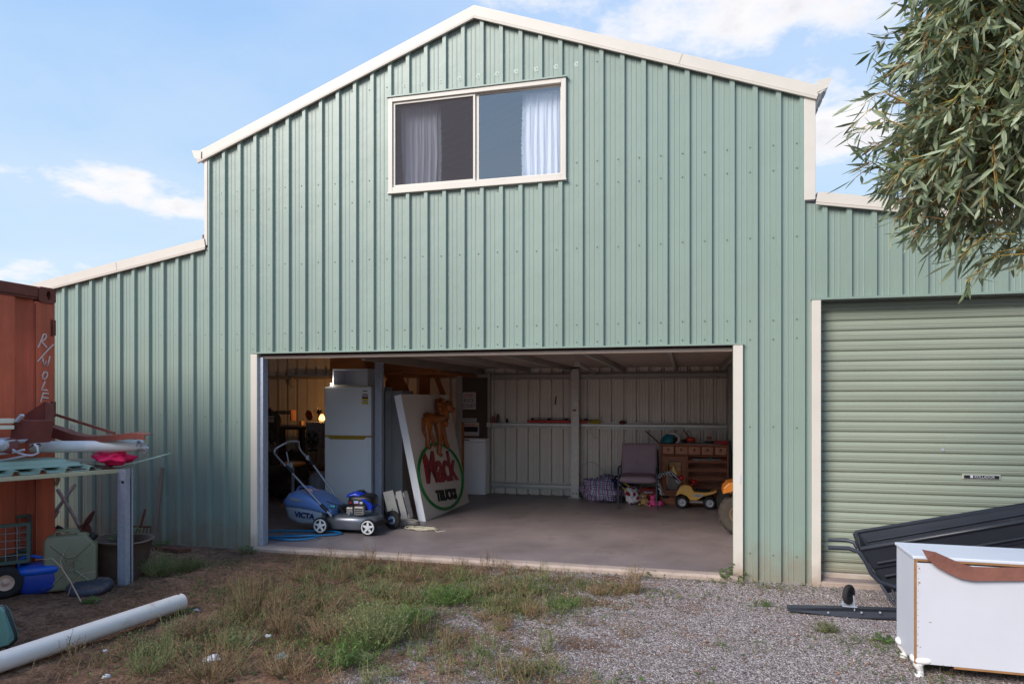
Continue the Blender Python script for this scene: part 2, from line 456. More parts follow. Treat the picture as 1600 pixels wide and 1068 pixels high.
# rough lip of the slab in the doorway, poured a little proud of the sheets
lip = MB(); n = 90
for i in range(n):
    x0 = -4.40 + 4.84 * i / n; x1 = -4.40 + 4.84 * (i + 1) / n
    def yy(x): return -.055 + .012 * noise.noise(Vector((x * 5, 0, 0)))
    def zz(x): return .041 + .004 * noise.noise(Vector((x * 9, 3, 0)))
    pr = lambda x: [Vector((x, .028, -.1)), Vector((x, yy(x), -.1)), Vector((x, yy(x) - .004, zz(x) - .02)), Vector((x, yy(x) + .012, zz(x))), Vector((x, .028, zz(x) + .003))]
    a, b2 = pr(x0), pr(x1)
    lip.add(a + b2, [(j, j + 5, j + 6, j + 1) for j in range(4)], False)
props(lip.build('door_sill', m_conc_edge), kind='structure')
sl2 = MB(); sl2.box((1.05, -.03, -.12), (3.95, .026, .035)); props(sl2.build('roller_door_sill', m_conc_edge, bev=.008), kind='structure')

# ---------------------------------------------------------------- shed
shed = thing('shed', 'pale green steel shed with gabled middle bay, two lean-tos and a wide open doorway', 'shed')
PITCH = .192; EAVE = 4.19; TANR = math.tan(radians(20)); CX = -1.98; TANL = math.tan(radians(9.6))


def top_main(x): return EAVE + (3.0 - abs(x - CX)) * TANR
def top_left(x): return 3.22 + (x + 4.98) * TANL
def top_right(x): return 3.285 - (x - 1.0) * TANL


def rib_profile(x0, x1, phase, h=.031):
    """points (x, depth) of the sheet's section: pans with two swages and raised ribs"""
    pts = []
    k = math.floor((x0 - phase) / PITCH) - 1
    while True:
        c = phase + k * PITCH
        if c - .05 > x1: break
        pts += [(c - .030, 0), (c - .018, h), (c + .018, h), (c + .029, 0)]
        for q in (.33, .67):
            m = c + .031 + (PITCH - .062) * q
            pts += [(m - .007, 0), (m - .003, .0028), (m + .003, .0028), (m + .007, 0)]
        k += 1
    # clip
    out = []
    for i in range(len(pts) - 1):
        (a, da), (b, db) = pts[i], pts[i + 1]
        if b <= x0 or a >= x1: continue
        def ip(x): return da + (db - da) * (x - a) / (b - a)
        if a < x0: a2, d2 = x0, ip(x0)
        else: a2, d2 = a, da
        if not out: out.append((a2, d2))
        if b > x1: out.append((x1, ip(x1)))
        else: out.append((b, db))
    return out


def clad(parent, name, x0, x1, phase, topf, holes=(), z0=.0, y0=.0, sgn=-1, m=m_clad, apex=None, deep=1.):
    """one sheet per four ribs; holes = (x0, x1, z0, z1)"""
    k = math.floor((x0 - phase) / PITCH); cuts = [x0]
    c = phase + k * PITCH + .045
    i = 0
    while c < x1:
        if c > x0 + .06 and i % 4 == 0: cuts.append(c)
        c += PITCH; i += 1
    if x1 - cuts[-1] < .05: cuts.pop()
    cuts.append(x1)
    for a, b in zip(cuts[:-1], cuts[1:]):
        off = .0012 * (1 if len([1]) else 0) * R.random()
        pr = [(px_, pd_ * deep) for px_, pd_ in rib_profile(a, b, phase)]
        xsb = set()
        for h in holes: xsb |= {h[0], h[1]}
        if apex is not None: xsb.add(apex)
        pts = []
        for (p, q) in zip(pr[:-1], pr[1:]):
            pts.append(p)
            for xb in sorted(xsb):
                if p[0] < xb < q[0]: pts.append((xb, p[1] + (q[1] - p[1]) * (xb - p[0]) / (q[0] - p[0])))
        pts.append(pr[-1])
        mbs = {}
        for (p, q) in zip(pts[:-1], pts[1:]):
            if q[0] - p[0] < 1e-6: continue
            xm = (p[0] + q[0]) / 2
            hs = sorted([h for h in holes if h[0] < xm < h[1]], key=lambda h: h[2])
            segs = []; zc = z0
            for h in hs:
                if h[2] > zc: segs.append((zc, h[2]))
                zc = h[3]
            segs.append((zc, None))
            whole = any(h[0] >= a + .003 or h[1] <= b - .003 for h in holes if h[0] < b and h[1] > a)
            for si, (za, zb) in enumerate(segs):
                mb = mbs.setdefault(0 if whole else si, MB())
                ta = topf(p[0]) if zb is None else zb; tb = topf(q[0]) if zb is None else zb
                mb.add([(p[0], y0 + sgn * (p[1] + off), za), (q[0], y0 + sgn * (q[1] + off), za), (q[0], y0 + sgn * (q[1] + off), tb), (p[0], y0 + sgn * (p[1] + off), ta)],
                       [(0, 1, 2, 3)] if sgn < 0 else [(0, 3, 2, 1)])
        for mb in mbs.values(): mb.build(name, m, parent)


DOOR = (-4.37, .40, .0, 2.08)
WIN = (-2.88, -1.085, 3.655, 4.595)
fw = MB()
front = bpy.data.objects.new('front_wall', None); COL.objects.link(front); front.parent = shed; OFF[front] = Vector((0, 0, 0))
clad(front, 'cladding_sheet', -4.98, 1.045, -.755, lambda x: top_main(x) if x < 1.0 else top_right(x), holes=(DOOR, WIN), apex=CX)
lw = bpy.data.objects.new('left_lean_to_wall', None); COL.objects.link(lw); lw.parent = shed; OFF[lw] = Vector((0, 0, 0))
clad(lw, 'cladding_sheet', -7.98, -4.981, -5.18, top_left)
rw = bpy.data.objects.new('right_lean_to_wall', None); COL.objects.link(rw); rw.parent = shed; OFF[rw] = Vector((0, 0, 0))
clad(rw, 'cladding_sheet', 1.046, 3.98, 1.151, top_right, holes=((1.046, 3.55, 0, 2.445),))


def screws(parent, x0, x1, phase, zs, holes=(), topf=None):
    mb = MB(); k = math.floor((x0 - phase) / PITCH) + 1; c = phase + k * PITCH - .043
    while c < x1:
        for z in zs:
            zz = z + R.uniform(-.006, .006)
            if topf and zz > topf(c) - .08: continue
            if any(h[0] - .02 < c < h[1] + .02 and h[2] - .02 < zz < h[3] + .02 for h in holes): continue
            mb.cyl((c, 0.002, zz), (c, -.003, zz), .0075, n=8); mb.cyl((c, -.003, zz), (c, -.008, zz), .0045, .004, n=6)
        c += PITCH
    stuff(mb.build('screws', m_screw, parent))


screws(front, -4.97, 1.0, -.755, (.235, 1.35, 2.12, 2.285, 3.0, 3.59, 3.80, 4.72), (DOOR, WIN), top_main)
screws(lw, -7.9, -5.0, -5.18, (.235, 1.407, 2.287), (), top_left)
# pale patches of sanded paint around the screws over the window
mb = MB()
m_patch = mat('bare_zinc_patch', S(176, 188, 180), rough=.6, var=.12, vs=40)
for k in range(10):
    c = -.755 + PITCH * (-10 + k) - .043; z = 4.72; vs = [(c, -.0032, z)]
    for t in range(12):
        r = .026 * (1 + .45 * noise.noise(Vector((k * 3.1, t * .9, 0)))); vs.append((c + cos(t * pi / 6) * r, -.0032, z + sin(t * pi / 6) * r))
    mb.add(vs, [(0, 1 + (t + 1) % 12, 1 + t) for t in range(12)])
stuff(mb.build('sanded_patches', m_patch, front))


def barge(name, x0, x1, topf, w=.10, ridge=False):
    """folded cream capping following the roof edge: face, lower lip, returned top"""
    mb = MB()
    a = Vector((x0, -.045, topf(x0))); b = Vector((x1, -.045, topf(x1)))
    d = (b - a).normalized(); up = Vector((-d.z, 0, d.x)); up = up if up.z > 0 else -up
    sec = [(-.018, .012), (-.018, -.010), (-.002, -.012), (-.002, 0), (w, 0), (w, .22)]   # (up, depth)
    A = [a + up * u + Vector((0, e, 0)) for u, e in sec]; B = [b + up * u + Vector((0, e, 0)) for u, e in sec]
    if ridge is not False:
        for P, xx in ((A, x0), (B, x1)):
            if abs(xx - ridge) < 1e-6:
                for i, (u, e) in enumerate(sec): P[i] = Vector((xx, -.045 + e, topf(xx) + u / abs(d.x)))
    k = len(sec)
    mb.add(A + B, [(i, i + 1, i + 1 + k, i + k) for i in range(k - 1)])
    ln = MB(); ln.beam(a + Vector((0, -.0045, 0)) + up * .001, b + Vector((0, -.0045, 0)) + up * .001, .004, .005, up=up); ln.build('capping_joint', m_rust, shed)
    nj = int((b - a).length / 1.9)
    for q in range(1, nj + 1):
        p = a.lerp(b, q / (nj + .6)); ln = MB(); ln.beam(p + up * .004 + Vector((0, -.004, 0)), p + up * (w - .002) + Vector((0, -.004, 0)), 0.0015, .002, up=d); ln.build('lap_joint', m_galvd, shed)
    return mb.build(name, m_cream, shed, solid=.003)


barge('barge_capping', -5.10, CX, top_main, ridge=CX)
barge('barge_capping', CX, 1.085, top_main, ridge=CX)
barge('barge_capping', -8.06, -5.0, top_left, w=.10)
barge('barge_capping', 1.075, 4.06, top_right, w=.09)
# dark gap under the cappings
# corner flashings
mb = MB(); mb.box((.985, -.034, 3.30), (1.075, .06, 4.215)); mb.build('corner_flashing', m_cream, shed, bev=.003)
mb = MB(); mb.box((-5.025, -.034, 3.245), (-4.985, .06, 4.165)); mb.build('corner_flashing', m_cream, shed, bev=.003)
mb = MB(); mb.box((-5.045, -.036, 3.25), (-5.026, .03, 3.36)); mb.build('flashing_tab', m_rust, shed)
# gutters of the high roof, seen end on
for sx, x0 in ((1, 1.085), (-1, -5.045)):
    mb = MB()
    sec = [(0, 0), (sx * .02, -.015), (sx * .085, .035), (sx * .115, .115), (sx * .10, .118), (sx * .075, .045), (sx * .018, .0)]
    zb = 4.205 if sx > 0 else 4.155
    A = [Vector((x0 + p[0], -.055, zb + p[1])) for p in sec]; mb.prism(A, (0, 4.6, 0))
    mb.prism([(x0, -.058, zb), (x0 + sx * .085, -.058, zb + .032), (x0 + sx * .115, -.058, zb + .115), (x0, -.058, zb + .10)], (0, .003, 0))
    mb.build('gutter', m_cream, shed)
# roofs
m_roof = mat('zinc_roof', S(190, 190, 188), rough=.4, metal=.4)
mb = MB()
for (x0, x1, f) in ((-5.12, CX, top_main), (CX, 1.16, top_main), (-8.1, -5.0, top_left), (1.02, 4.1, top_right)):
    k = int((4.55) / .19)
    for i in range(k):
        y0 = -.03 + i * .19
        for (ya, yb, za, zb) in ((0, .13, 0, 0), (.13, .145, 0, .028), (.145, .175, .028, .028), (.175, .19, .028, 0)):
            mb.add([(x0, y0 + ya, f(x0) + .07 + za), (x0, y0 + yb, f(x0) + .07 + zb), (x1, y0 + yb, f(x1) + .07 + zb), (x1, y0 + ya, f(x1) + .07 + za)], [(0, 3, 2, 1)])
mb.build('roof', m_roof, shed)
# outer and inner side walls, back wall
mb = MB()
mb.add([(-7.98, 0, 0), (-7.98, 4.5, 0), (-7.98, 4.5, 2.75), (-7.98, 0, 2.75)], [(0, 1, 2, 3)])
mb.add([(3.98, 0, 0), (3.98, 4.5, 0), (3.98, 4.5, 2.78), (3.98, 0, 2.78)], [(0, 3, 2, 1)])
mb.add([(.99, 0, 3.2), (.99, 4.5, 3.2), (.99, 4.5, 4.2), (.99, 0, 4.2)], [(0, 3, 2, 1)])
mb.add([(-4.99, 0, 3.2), (-4.99, 4.5, 3.2), (-4.99, 4.5, 4.2), (-4.99, 0, 4.2)], [(0, 1, 2, 3)])
mb.add([(.99, .06, 0), (.99, 4.5, 0), (.99, 4.5, 3.2), (.99, .06, 3.2)], [(0, 3, 2, 1)])
fs = mb.f; vs = mb.v
for i in range(len(fs)):
    mb = MB(); mb.add([vs[j] for j in fs[i]], [(0, 1, 2, 3)]); mb.build('side_wall', m_clad_in, shed)
bw = bpy.data.objects.new('back_wall', None); COL.objects.link(bw); bw.parent = shed; OFF[bw] = Vector((0, 0, 0))
clad(bw, 'back_sheet', -7.98, .99, -2.735 + .09, lambda x: 2.7 if x < -4.98 else top_main(x), y0=4.42, sgn=1, deep=1.9, m=m_zincwall, z0=.05)
# inner linings of the upper room and floor deck
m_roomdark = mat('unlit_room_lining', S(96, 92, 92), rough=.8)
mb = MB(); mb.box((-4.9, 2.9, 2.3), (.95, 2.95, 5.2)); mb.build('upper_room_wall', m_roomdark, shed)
# ceiling deck: corrugated steel under the loft
mb = MB(); y = .16
while y < 4.42:
    for (ya, yb, za, zb) in ((0, .055, 0, 0), (.055, .068, 0, .03), (.068, .107, .03, .03), (.107, .12, .03, 0)):
        mb.add([(-3.2, y + ya, 2.085 + za), (-3.2, y + yb, 2.085 + zb), (.985, y + yb, 2.085 + zb), (.985, y + ya, 2.085 + za)], [(0, 1, 2, 3)])
    y += .12
mb.box((-3.2, .16, 2.135), (.985, 4.42, 2.16))
mb.build('loft_deck', mat('deck_steel', S(165, 146, 134), rough=.55, metal=.3, var=.15, vs=3., dirt=(S(86, 66, 54), .3, 6.)), shed)
for x in (-2.45, -1.75, -.95, -.15, .5):
    mb = MB(); mb.box((x - .022, .16, 2.02), (x + .022, 4.40, 2.082)); mb.build('ceiling_joist', m_galvd, shed, bev=.004)
mb = MB(); mb.box((-3.24, .1, 1.99), (-3.202, 4.4, 2.12)); mb.build('edge_beam', mat('edge_beam_steel', S(140, 128, 116), rough=.5, metal=.4), shed, bev=.004)
mb = MB(); mb.box((-1.20, 1.15, 1.955), (-1.13, 1.22, 2.015)); mb.build('joist_bracket', m_galvd, shed, bev=.004)
mb = MB(); mb.cyl((-1.165, 1.2, 1.985), (-1.35, 4.3, 1.985), .022, n=8); mb.build('ceiling_pipe', m_galvd, shed)
# girts on the back wall, top-hat section
m_girt = mat('bright_girt', S(200, 196, 190), rough=.35, metal=.5, var=.08, vs=10.)
for z in (1.174, .198, 1.955):
    for (xa, xb) in ((-3.08, -1.73), (-1.61, .63)):
        mb = MB(); mb.box((xa, 4.345, z - .020), (xb, 4.35, z + .026)); mb.box((xa, 4.351, z - .028), (xb, 4.41, z - .020)); mb.box((xa, 4.351, z + .020), (xb, 4.41, z + .0255)); mb.box((xa, 4.395, z - .058), (xb, 4.40, z - .034)); mb.box((xa, 4.395, z + .034), (xb, 4.40, z + .056))
        mb.build('girt', m_girt if z < 1.5 else m_galvd, shed, bev=.003)
for z in (1.97,):
    mb = MB(); mb.box((-7.9, 4.34, z - .03), (-3.12, 4.41, z + .03)); mb.build('girt', m_galvd, shed, bev=.003)
# columns
mb = MB(); mb.box((-1.735, 4.20, .06), (-1.612, 4.40, 2.06)); mb.box((-1.775, 4.16, .05), (-1.572, 4.42, .06))
col1 = mb.build('column', mat('spangled_column', S(196, 190, 182), rough=.4, metal=.5, var=.14, vs=18., dirt=(S(130, 98, 74), .14, 5.)), shed, bev=.003)
mb = MB(); mb.box((-1.708, 4.197, 1.40), (-1.655, 4.1995, 1.43)); mb.build('column_slot', m_rust, shed)
for x in (-1.70, -1.65):
    mb = MB(); mb.cyl((x, 4.2, .12), (x, 4.19, .12), .012, n=8); mb.build('bolt', m_dark, shed)
mb = MB(); mb.box((-3.12, 4.30, .05), (-3.085, 4.42, 2.04)); mb.build('column', m_galvd, shed, bev=.002)
mb = MB(); mb.box((.60, 4.12, .05), (.72, 4.32, 2.08)); mb.build('column', m_galvd, shed, bev=.002)
mb = MB(); mb.box((-3.41, 3.58, .05), (-3.33, 3.66, 2.12)); mb.build('column', m_galvd, shed, bev=.003)
for (x, y) in ((-3.8, 1.70),):
    mb = MB(); mb.box((x - .04, y - .04, .05), (x + .05, y + .04, 2.3)); mb.build('column', m_galv, shed, bev=.003)
mb = MB(); mb.box((-3.125, 4.26, 1.14), (-3.05, 4.31, 1.21)); mb.build('junction_box', m_cream, shed, bev=.004)
# doorway: jambs, header
mb = MB(); mb.box((-4.452, -.036, -.03), (-4.375, .03, 2.065)); mb.build('door_jamb', m_cream, shed, bev=.003)
mb = MB(); mb.box((-4.374, -.002, .045), (-4.325, .09, 2.03)); mb.build('door_track', m_galv, shed, bev=.003)
mb = MB(); mb.box((.405, -.036, -.03), (.485, .05, 2.075)); mb.build('door_jamb', m_cream, shed, bev=.003)
mb = MB(); mb.box((.452, -.040, .86), (.468, -.037, .93)); mb.build('lock_plate', m_white, shed)
mb = MB(); mb.box((-4.46, -.040, 2.070), (.49, .005, 2.084)); mb.build('header_flashing', m_clad, shed)
mb = MB(); mb.box((-4.372, .035, 2.018), (.403, .10, 2.052)); mb.build('header_rail', mat('header_rail_cream', S(206, 184, 166), rough=.45, var=.06), shed, bev=.008)
mb = MB(); mb.box((-4.37, .02, 2.053), (.40, .12, 2.068)); mb.build('header_gap', mat('dark_seal', S(50, 38, 32), rough=.8), shed)
# ground edge flashing
mb = MB(); mb.box((-7.98, -.012, -.012), (-4.46, -.004, .012)); mb.build('base_trim', m_galvd, shed)
mb = MB(); mb.box((.49, -.012, -.012), (1.05, -.004, .010)); mb.build('base_trim', m_galvd, shed)

# window
wd = bpy.data.objects.new('window', None); COL.objects.link(wd); wd.parent = shed; OFF[wd] = Vector((0, 0, 0))
x0, x1, z0, z1 = WIN; f = .045
mb = MB()
for a, b in (((x0, -.04, z0), (x0 + f, .05, z1)), ((x1 - f, -.04, z0), (x1, .05, z1)), ((x0 + f, -.04, z1 - f), (x1 - f, .05, z1)), ((x0 + f, -.04, z0), (x1 - f, .05, z0 + f))): mb.box(a, b)
mb.build('frame', m_cream, wd, bev=.003)
mb = MB()      # left sash stands proud with its fly screen
a0, a1, b0, b1 = x0 + f + .002, -1.975, z0 + f + .002, z1 - f - .002; g = .022
for a, b in (((a0, -.022, b0), (a0 + g, -.002, b1)), ((a1 - g, -.022, b0), (a1, -.002, b1)), ((a0 + g, -.022, b1 - g), (a1 - g, -.002, b1)), ((a0 + g, -.022, b0), (a1 - g, -.002, b0 + g))): mb.box(a, b)
mb.build('frame', m_cream, wd, bev=.002)
mb = MB(); c0, c1 = -1.973, x1 - f - .002; g = .02
for a, b in (((c0, -.004, b0), (c0 + .03, .016, b1)), ((c1 - g * .5, -.004, b0), (c1, .016, b1)), ((c0 + .03, -.004, b1 - g * .6), (c1 - g * .5, .016, b1)), ((c0 + .03, -.004, b0), (c1 - g * .5, .016, b0 + g * .8))): mb.box(a, b)
mb.build('frame', m_cream, wd, bev=.002)
mb = MB(); mb.box((x0 - .012, -.052, z1), (x1 + .012, .0, z1 + .014)); mb.build('head_flashing', m_clad, wd)
mb = MB(); mb.box((x0 - .006, -.05, z0 - .020), (x1 + .006, .0, z0 - .001)); mb.build('sill', m_cream, wd, bev=.003)


def glass(name, refl, tint):
    m = bpy.data.materials.new(name); m.use_nodes = True; N = m.node_tree.nodes; L = m.node_tree.links; N.clear()
    o = N.new('ShaderNodeOutputMaterial'); mx = N.new('ShaderNodeMixShader'); tr = N.new('ShaderNodeBsdfTransparent'); tr.inputs[0].default_value = (*tint, 1)
    gl = N.new('ShaderNodeBsdfGlossy'); gl.inputs['Roughness'].default_value = .015; gl.inputs[0].default_value = (1, 1, 1, 1)
    lw_ = N.new('ShaderNodeLayerWeight'); lw_.inputs[0].default_value = .5; fr = N.new('ShaderNodeMath'); fr.operation = 'POWER'; L.new(lw_.outputs['Facing'], fr.inputs[0]); fr.inputs[1].default_value = 3.0; ad = N.new('ShaderNodeMath'); ad.operation = 'ADD'; ad.inputs[1].default_value = refl
    n = N.new('ShaderNodeTexNoise'); n.inputs['Scale'].default_value = 2.; bp = N.new('ShaderNodeBump'); bp.inputs['Strength'].default_value = .03; bp.inputs['Distance'].default_value = .01
    L.new(n.outputs['Fac'], bp.inputs['Height']); L.new(bp.outputs[0], gl.inputs['Normal'])
    L.new(fr.outputs[0], ad.inputs[0]); L.new(ad.outputs[0], mx.inputs[0]); L.new(tr.outputs[0], mx.inputs[1]); L.new(gl.outputs[0], mx.inputs[2]); L.new(mx.outputs[0], o.inputs[0])
    return m


mb = MB(); mb.add([(c0 + .02, .006, b0 + .01), (c1 - .004, .006, b0 + .01), (c1 - .004, .006, b1 - .006), (c0 + .02, .006, b1 - .006)], [(0, 1, 2, 3)]); mb.build('pane', glass('clear_glass', .27, (.92, .95, .97)), wd)
mb = MB(); mb.add([(a0 + .01, .022, b0 + .01), (a1 + .01, .022, b0 + .01), (a1 + .01, .022, b1 - .01), (a0 + .01, .022, b1 - .01)], [(0, 1, 2, 3)]); mb.build('pane', glass('clear_glass_left', .05, (.9, .92, .95)), wd)


def mesh_screen():
    m = bpy.data.materials.new('fly_screen'); m.use_nodes = True; N = m.node_tree.nodes; L = m.node_tree.links; N.clear()
    o = N.new('ShaderNodeOutputMaterial'); mx = N.new('ShaderNodeMixShader'); tr = N.new('ShaderNodeBsdfTransparent'); df = N.new('ShaderNodeBsdfDiffuse'); df.inputs[0].default_value = (*S(96, 92, 96), 1)
    mx.inputs[0].default_value = .34
    L.new(tr.outputs[0], mx.inputs[1]); L.new(df.outputs[0], mx.inputs[2]); L.new(mx.outputs[0], o.inputs[0]); return m


mb = MB(); mb.box((a0 + .02, -.012, b0 + .02), (a1 - .02, -.011, b1 - .02)); mb.build('fly_screen', mesh_screen(), wd)

# curtains hang inside
m_curt = mat('sheer_curtain', S(236, 236, 244), rough=.85, var=.03)


def curtain(xa, xb, label, lace):
    mb = MB(); nx, nz = 110, 16; vs = []
    sgn = 1 if lace > 0 else -1
    for j in range(nz + 1):
        t = j / nz; z = 4.54 - t * .93
        for i in range(nx + 1):
            u = i / nx
            x = xa + (xb - xa) * u + .01 * noise.noise(Vector((u * 4, t * 2, xa))) + (.02 * (1 - abs(t - .55) * 1.2) * sgn * (u if sgn > 0 else 1 - u))
            d = .022 * sin(u * 38 + 2.2 * noise.noise(Vector((u * 6, t * 1.1, xa)))) * (.35 + .65 * t) + .012 * noise.noise(Vector((u * 30, t * 2, xa)))
            vs.append((x, .12 + d, z))
    mb.add(vs, [(j * (nx + 1) + i, j * (nx + 1) + i + 1, (j + 1) * (nx + 1) + i + 1, (j + 1) * (nx + 1) + i) for j in range(nz) for i in range(nx)], True)
    r = thing('curtain', label, 'curtain', (xa, .12, 3.6), 'curtains in the upper window')
    mb.build('cloth', m_curt, r)
    # scalloped lace along the free edge
    e = xb if lace > 0 else xa; mb = MB(); k = 46; vs = []
    for i in range(k + 1):
        t = i / k; z = 4.54 - t * .93; ex = e + .02 * (1 - abs(t - .55) * 1.2) * sgn; w = .022 + .012 * abs(sin(i * 1.3))
        vs += [(ex, .115, z), (ex + sgn * w, .118, z)]
    mb.add(vs, [(2 * i, 2 * i + 1, 2 * i + 3, 2 * i + 2) for i in range(k)])
    mb.build('lace_edge', mat('lace_trim', S(176, 184, 190), rough=.9, var=.5, vs=90.), r)
    mb = MB(); mb.cyl((xa - .05, .12, 4.55), (xb + .05, .12, 4.55), .008, n=8); mb.build('rod', m_galv, r)


curtain(-2.80, -2.42, 'sheer pale curtain behind the dark fly screen of the upper window', 1)
curtain(-1.50, -1.11, 'white sheer curtain drawn to the side of the blue reflecting window pane', -1)

# roller door of the right lean-to
rd = bpy.data.objects.new('roller_door', None); COL.objects.link(rd); rd.parent = shed; OFF[rd] = Vector((0, 0, 0))
m_roll = mat('roller_door_green', S(142, 149, 133), rough=.45, rnd=.03, splash=(S(140, 112, 88), .3, .5), var=.08, vs=1.5, bump=.08, bs=4., dirt=(S(120, 92, 70), .12, 3.), spec=.5, stretch=(.6, 1, 3))
zr = .09; ph = .0872
sec = [(0, .0), (.010, .014), (.030, .018), (.037, .015), (.044, .018), (.064, .017), (.074, .010), (.080, .002), (.0872, 0)]
while zr < 2.46:
    mb = MB(); k = len(sec); nn = 12; rows = []
    for q in range(nn + 1):
        xq = 1.12 + 2.425 * q / nn; by = .010 * sin(pi * q / nn) * sin(zr * 1.3 + 1) + .004 * noise.noise(Vector((xq * 1.5, zr * 2, 0))); bz = .0025 * noise.noise(Vector((xq * 1.2, zr * 40, 9)))
        rows += [(xq, .12 - e - by, zr + z + (bz if 0 < i_ < k - 1 else 0)) for i_, (z, e) in enumerate(sec)]
    mb.add(rows, [(q * k + i, (q + 1) * k + i, (q + 1) * k + i + 1, q * k + i + 1) for q in range(nn) for i in range(k - 1)])
    mb.build('slat', m_roll, rd); zr += ph
mb = MB(); mb.box((1.12, .085, .045), (3.545, .13, .088)); mb.build('bottom_rail', m_cream, rd, bev=.004)
mb = MB(); mb.box((1.046, -.036, -.02), (1.118, .14, 2.44)); mb.build('jamb', m_cream, rd, bev=.003)
mb = MB(); mb.box((3.55, -.036, -.02), (3.62, .14, 2.44)); mb.build('jamb', m_cream, rd, bev=.003)
mb = MB(); mb.box((1.04, -.038, 2.441), (3.63, .0, 2.46)); mb.build('head_flashing', m_clad, rd)
hd = MB(); hd.box((2.225, .088, .93), (2.505, .098, .972)).build('handle', mat('handle_frame', S(170, 172, 160), rough=.4), rd, bev=.003)
mb = MB(); mb.box((2.238, .084, .938), (2.492, .0875, .964)); hp = mb.build('handle_plate', m_dark, rd)
text('handle_lettering', '■ ROLLADOR', .028, frame((2.37, .083, .951), (1, 0, 0), (0, 0, 1)), m_white, rd, .0005)
mb = MB(); mb.cyl((2.085, .10, 1.17), (2.085, .09, 1.17), .012, n=12); mb.build('rivet', m_galv, rd)

# ---------------------------------------------------------------- placing by sight lines


def at(u, v, Y):
    """point of the plane y=Y seen at photograph pixel (u, v)"""
    r = (u - 800) / 1066; a = radians(14.3); x = -sin(a) + r * cos(a); y = cos(a) + r * sin(a); t = (Y + 6.33) / y
    return Vector((x * t, Y, 1.6 + (622 - v) / 1066 * t))


def atz(u, v, z):
    r = (u - 800) / 1066; a = radians(14.3); x = -sin(a) + r * cos(a); y = cos(a) + r * sin(a); t = (1.6 - z) * 1066 / (v - 622)
    return Vector((x * t, y * t - 6.33, z))


V = Vector
# ---------------------------------------------------------------- shipping container
ct = thing('shipping_container', 'faded red rusty shipping container with R/WOLF written in white down its corner post', 'container', (-6.8, -4.4, 0))
mb = MB(); X = -5.58; y = -1.56; pts = [(-1.53, X - .015), (-1.56, X - .045)]
while y > -7.2:
    pts += [(y - .10, X - .045), (y - .15, X - .006), (y - .30, X - .006), (y - .35, X - .045)]; y -= .35
A = [V((x, yy, .14)) for yy, x in pts]; B = [V((x, yy, 2.50)) for yy, x in pts]; k = len(pts)
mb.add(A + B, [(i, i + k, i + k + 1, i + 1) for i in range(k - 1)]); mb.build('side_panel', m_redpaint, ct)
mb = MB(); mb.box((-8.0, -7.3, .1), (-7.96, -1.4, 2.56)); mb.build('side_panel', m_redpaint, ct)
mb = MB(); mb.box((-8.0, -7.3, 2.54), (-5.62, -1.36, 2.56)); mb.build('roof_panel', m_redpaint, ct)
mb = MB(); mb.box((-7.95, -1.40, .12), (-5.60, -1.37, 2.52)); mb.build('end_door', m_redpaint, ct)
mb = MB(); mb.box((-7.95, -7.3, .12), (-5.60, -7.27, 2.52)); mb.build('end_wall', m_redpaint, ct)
mb = MB(); mb.box((X - .05, -7.3, 2.495), (X + .012, -1.50, 2.59)); mb.box((X - .05, -7.3, 2.475), (X + .004, -1.5, 2.494)); mb.build('top_rail', m_rustpaint, ct, bev=.006)
mb = MB(); mb.box((X - .05, -7.3, .04), (X + .012, -1.50, .16)); mb.build('bottom_rail', m_rustpaint, ct, bev=.006)
for yy in (-1.33, -7.14):
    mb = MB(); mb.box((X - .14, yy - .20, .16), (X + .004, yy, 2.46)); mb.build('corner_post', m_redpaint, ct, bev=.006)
mb = MB(); mb.box((X + .0045, -1.528, .2), (X + .007, -1.522, 2.44)); mb.build('post_seam', m_rustpaint, ct)
for z in (.09, 2.525):
    # corner casting with its oval hole: ring of faces round a deep socket
    mb = MB(); yc, hw, hh = -1.415, .085, .07; n = 20; o = []; q = []; q2 = []
    for t in range(n):
        a = 2 * pi * t / n; c_, s_ = cos(a), sin(a); m_ = max(abs(c_), abs(s_))
        o.append(V((X + .016, yc + c_ / m_ * hw, z + s_ / m_ * hh))); q.append(V((X + .016, yc + .012 + c_ * .022, z + s_ * .042))); q2.append(V((X - .08, yc + .012 + c_ * .022, z + s_ * .042)))
    bk = [V((X - .16, p.y, p.z)) for p in o]
    mb.add(o + q + q2 + bk, [(t, (t + 1) % n, n + (t + 1) % n, n + t) for t in range(n)] + [(n + t, n + (t + 1) % n, 2 * n + (t + 1) % n, 2 * n + t) for t in range(n)] + [(t, 3 * n + t, 3 * n + (t + 1) % n, (t + 1) % n) for t in range(n)])
    mb.build('corner_casting', m_rustpaint, ct)
for z in (2.24, 1.50):
    mb = MB(); mb.box((X + .004, -1.365, z - .07), (X + .022, -1.335, z + .07)); mb.box((X + .004, -1.375, z - .08), (X + .008, -1.366, z + .08)); mb.build('hinge', m_rustpaint, ct, bev=.003)
# hand painted letters R / W O L F running down the post
G = lambda u, v: (at(u, v, -1.45), (u, v))


def gp(u, v):      # pixel to point on the container's face
    r = (u - 800) / 1066; a = radians(14.3); x = -sin(a) + r * cos(a); y = cos(a) + r * sin(a); t = (X + .0145) / x
    return V((X + .0145, y * t - 6.33, 1.6 + (622 - v) / 1066 * t))


def hs(c):   # crop coordinates of a close look (x/5.34, 440+y/5.34)
    return gp(c[0] / 5.34, 440 + c[1] / 5.34)


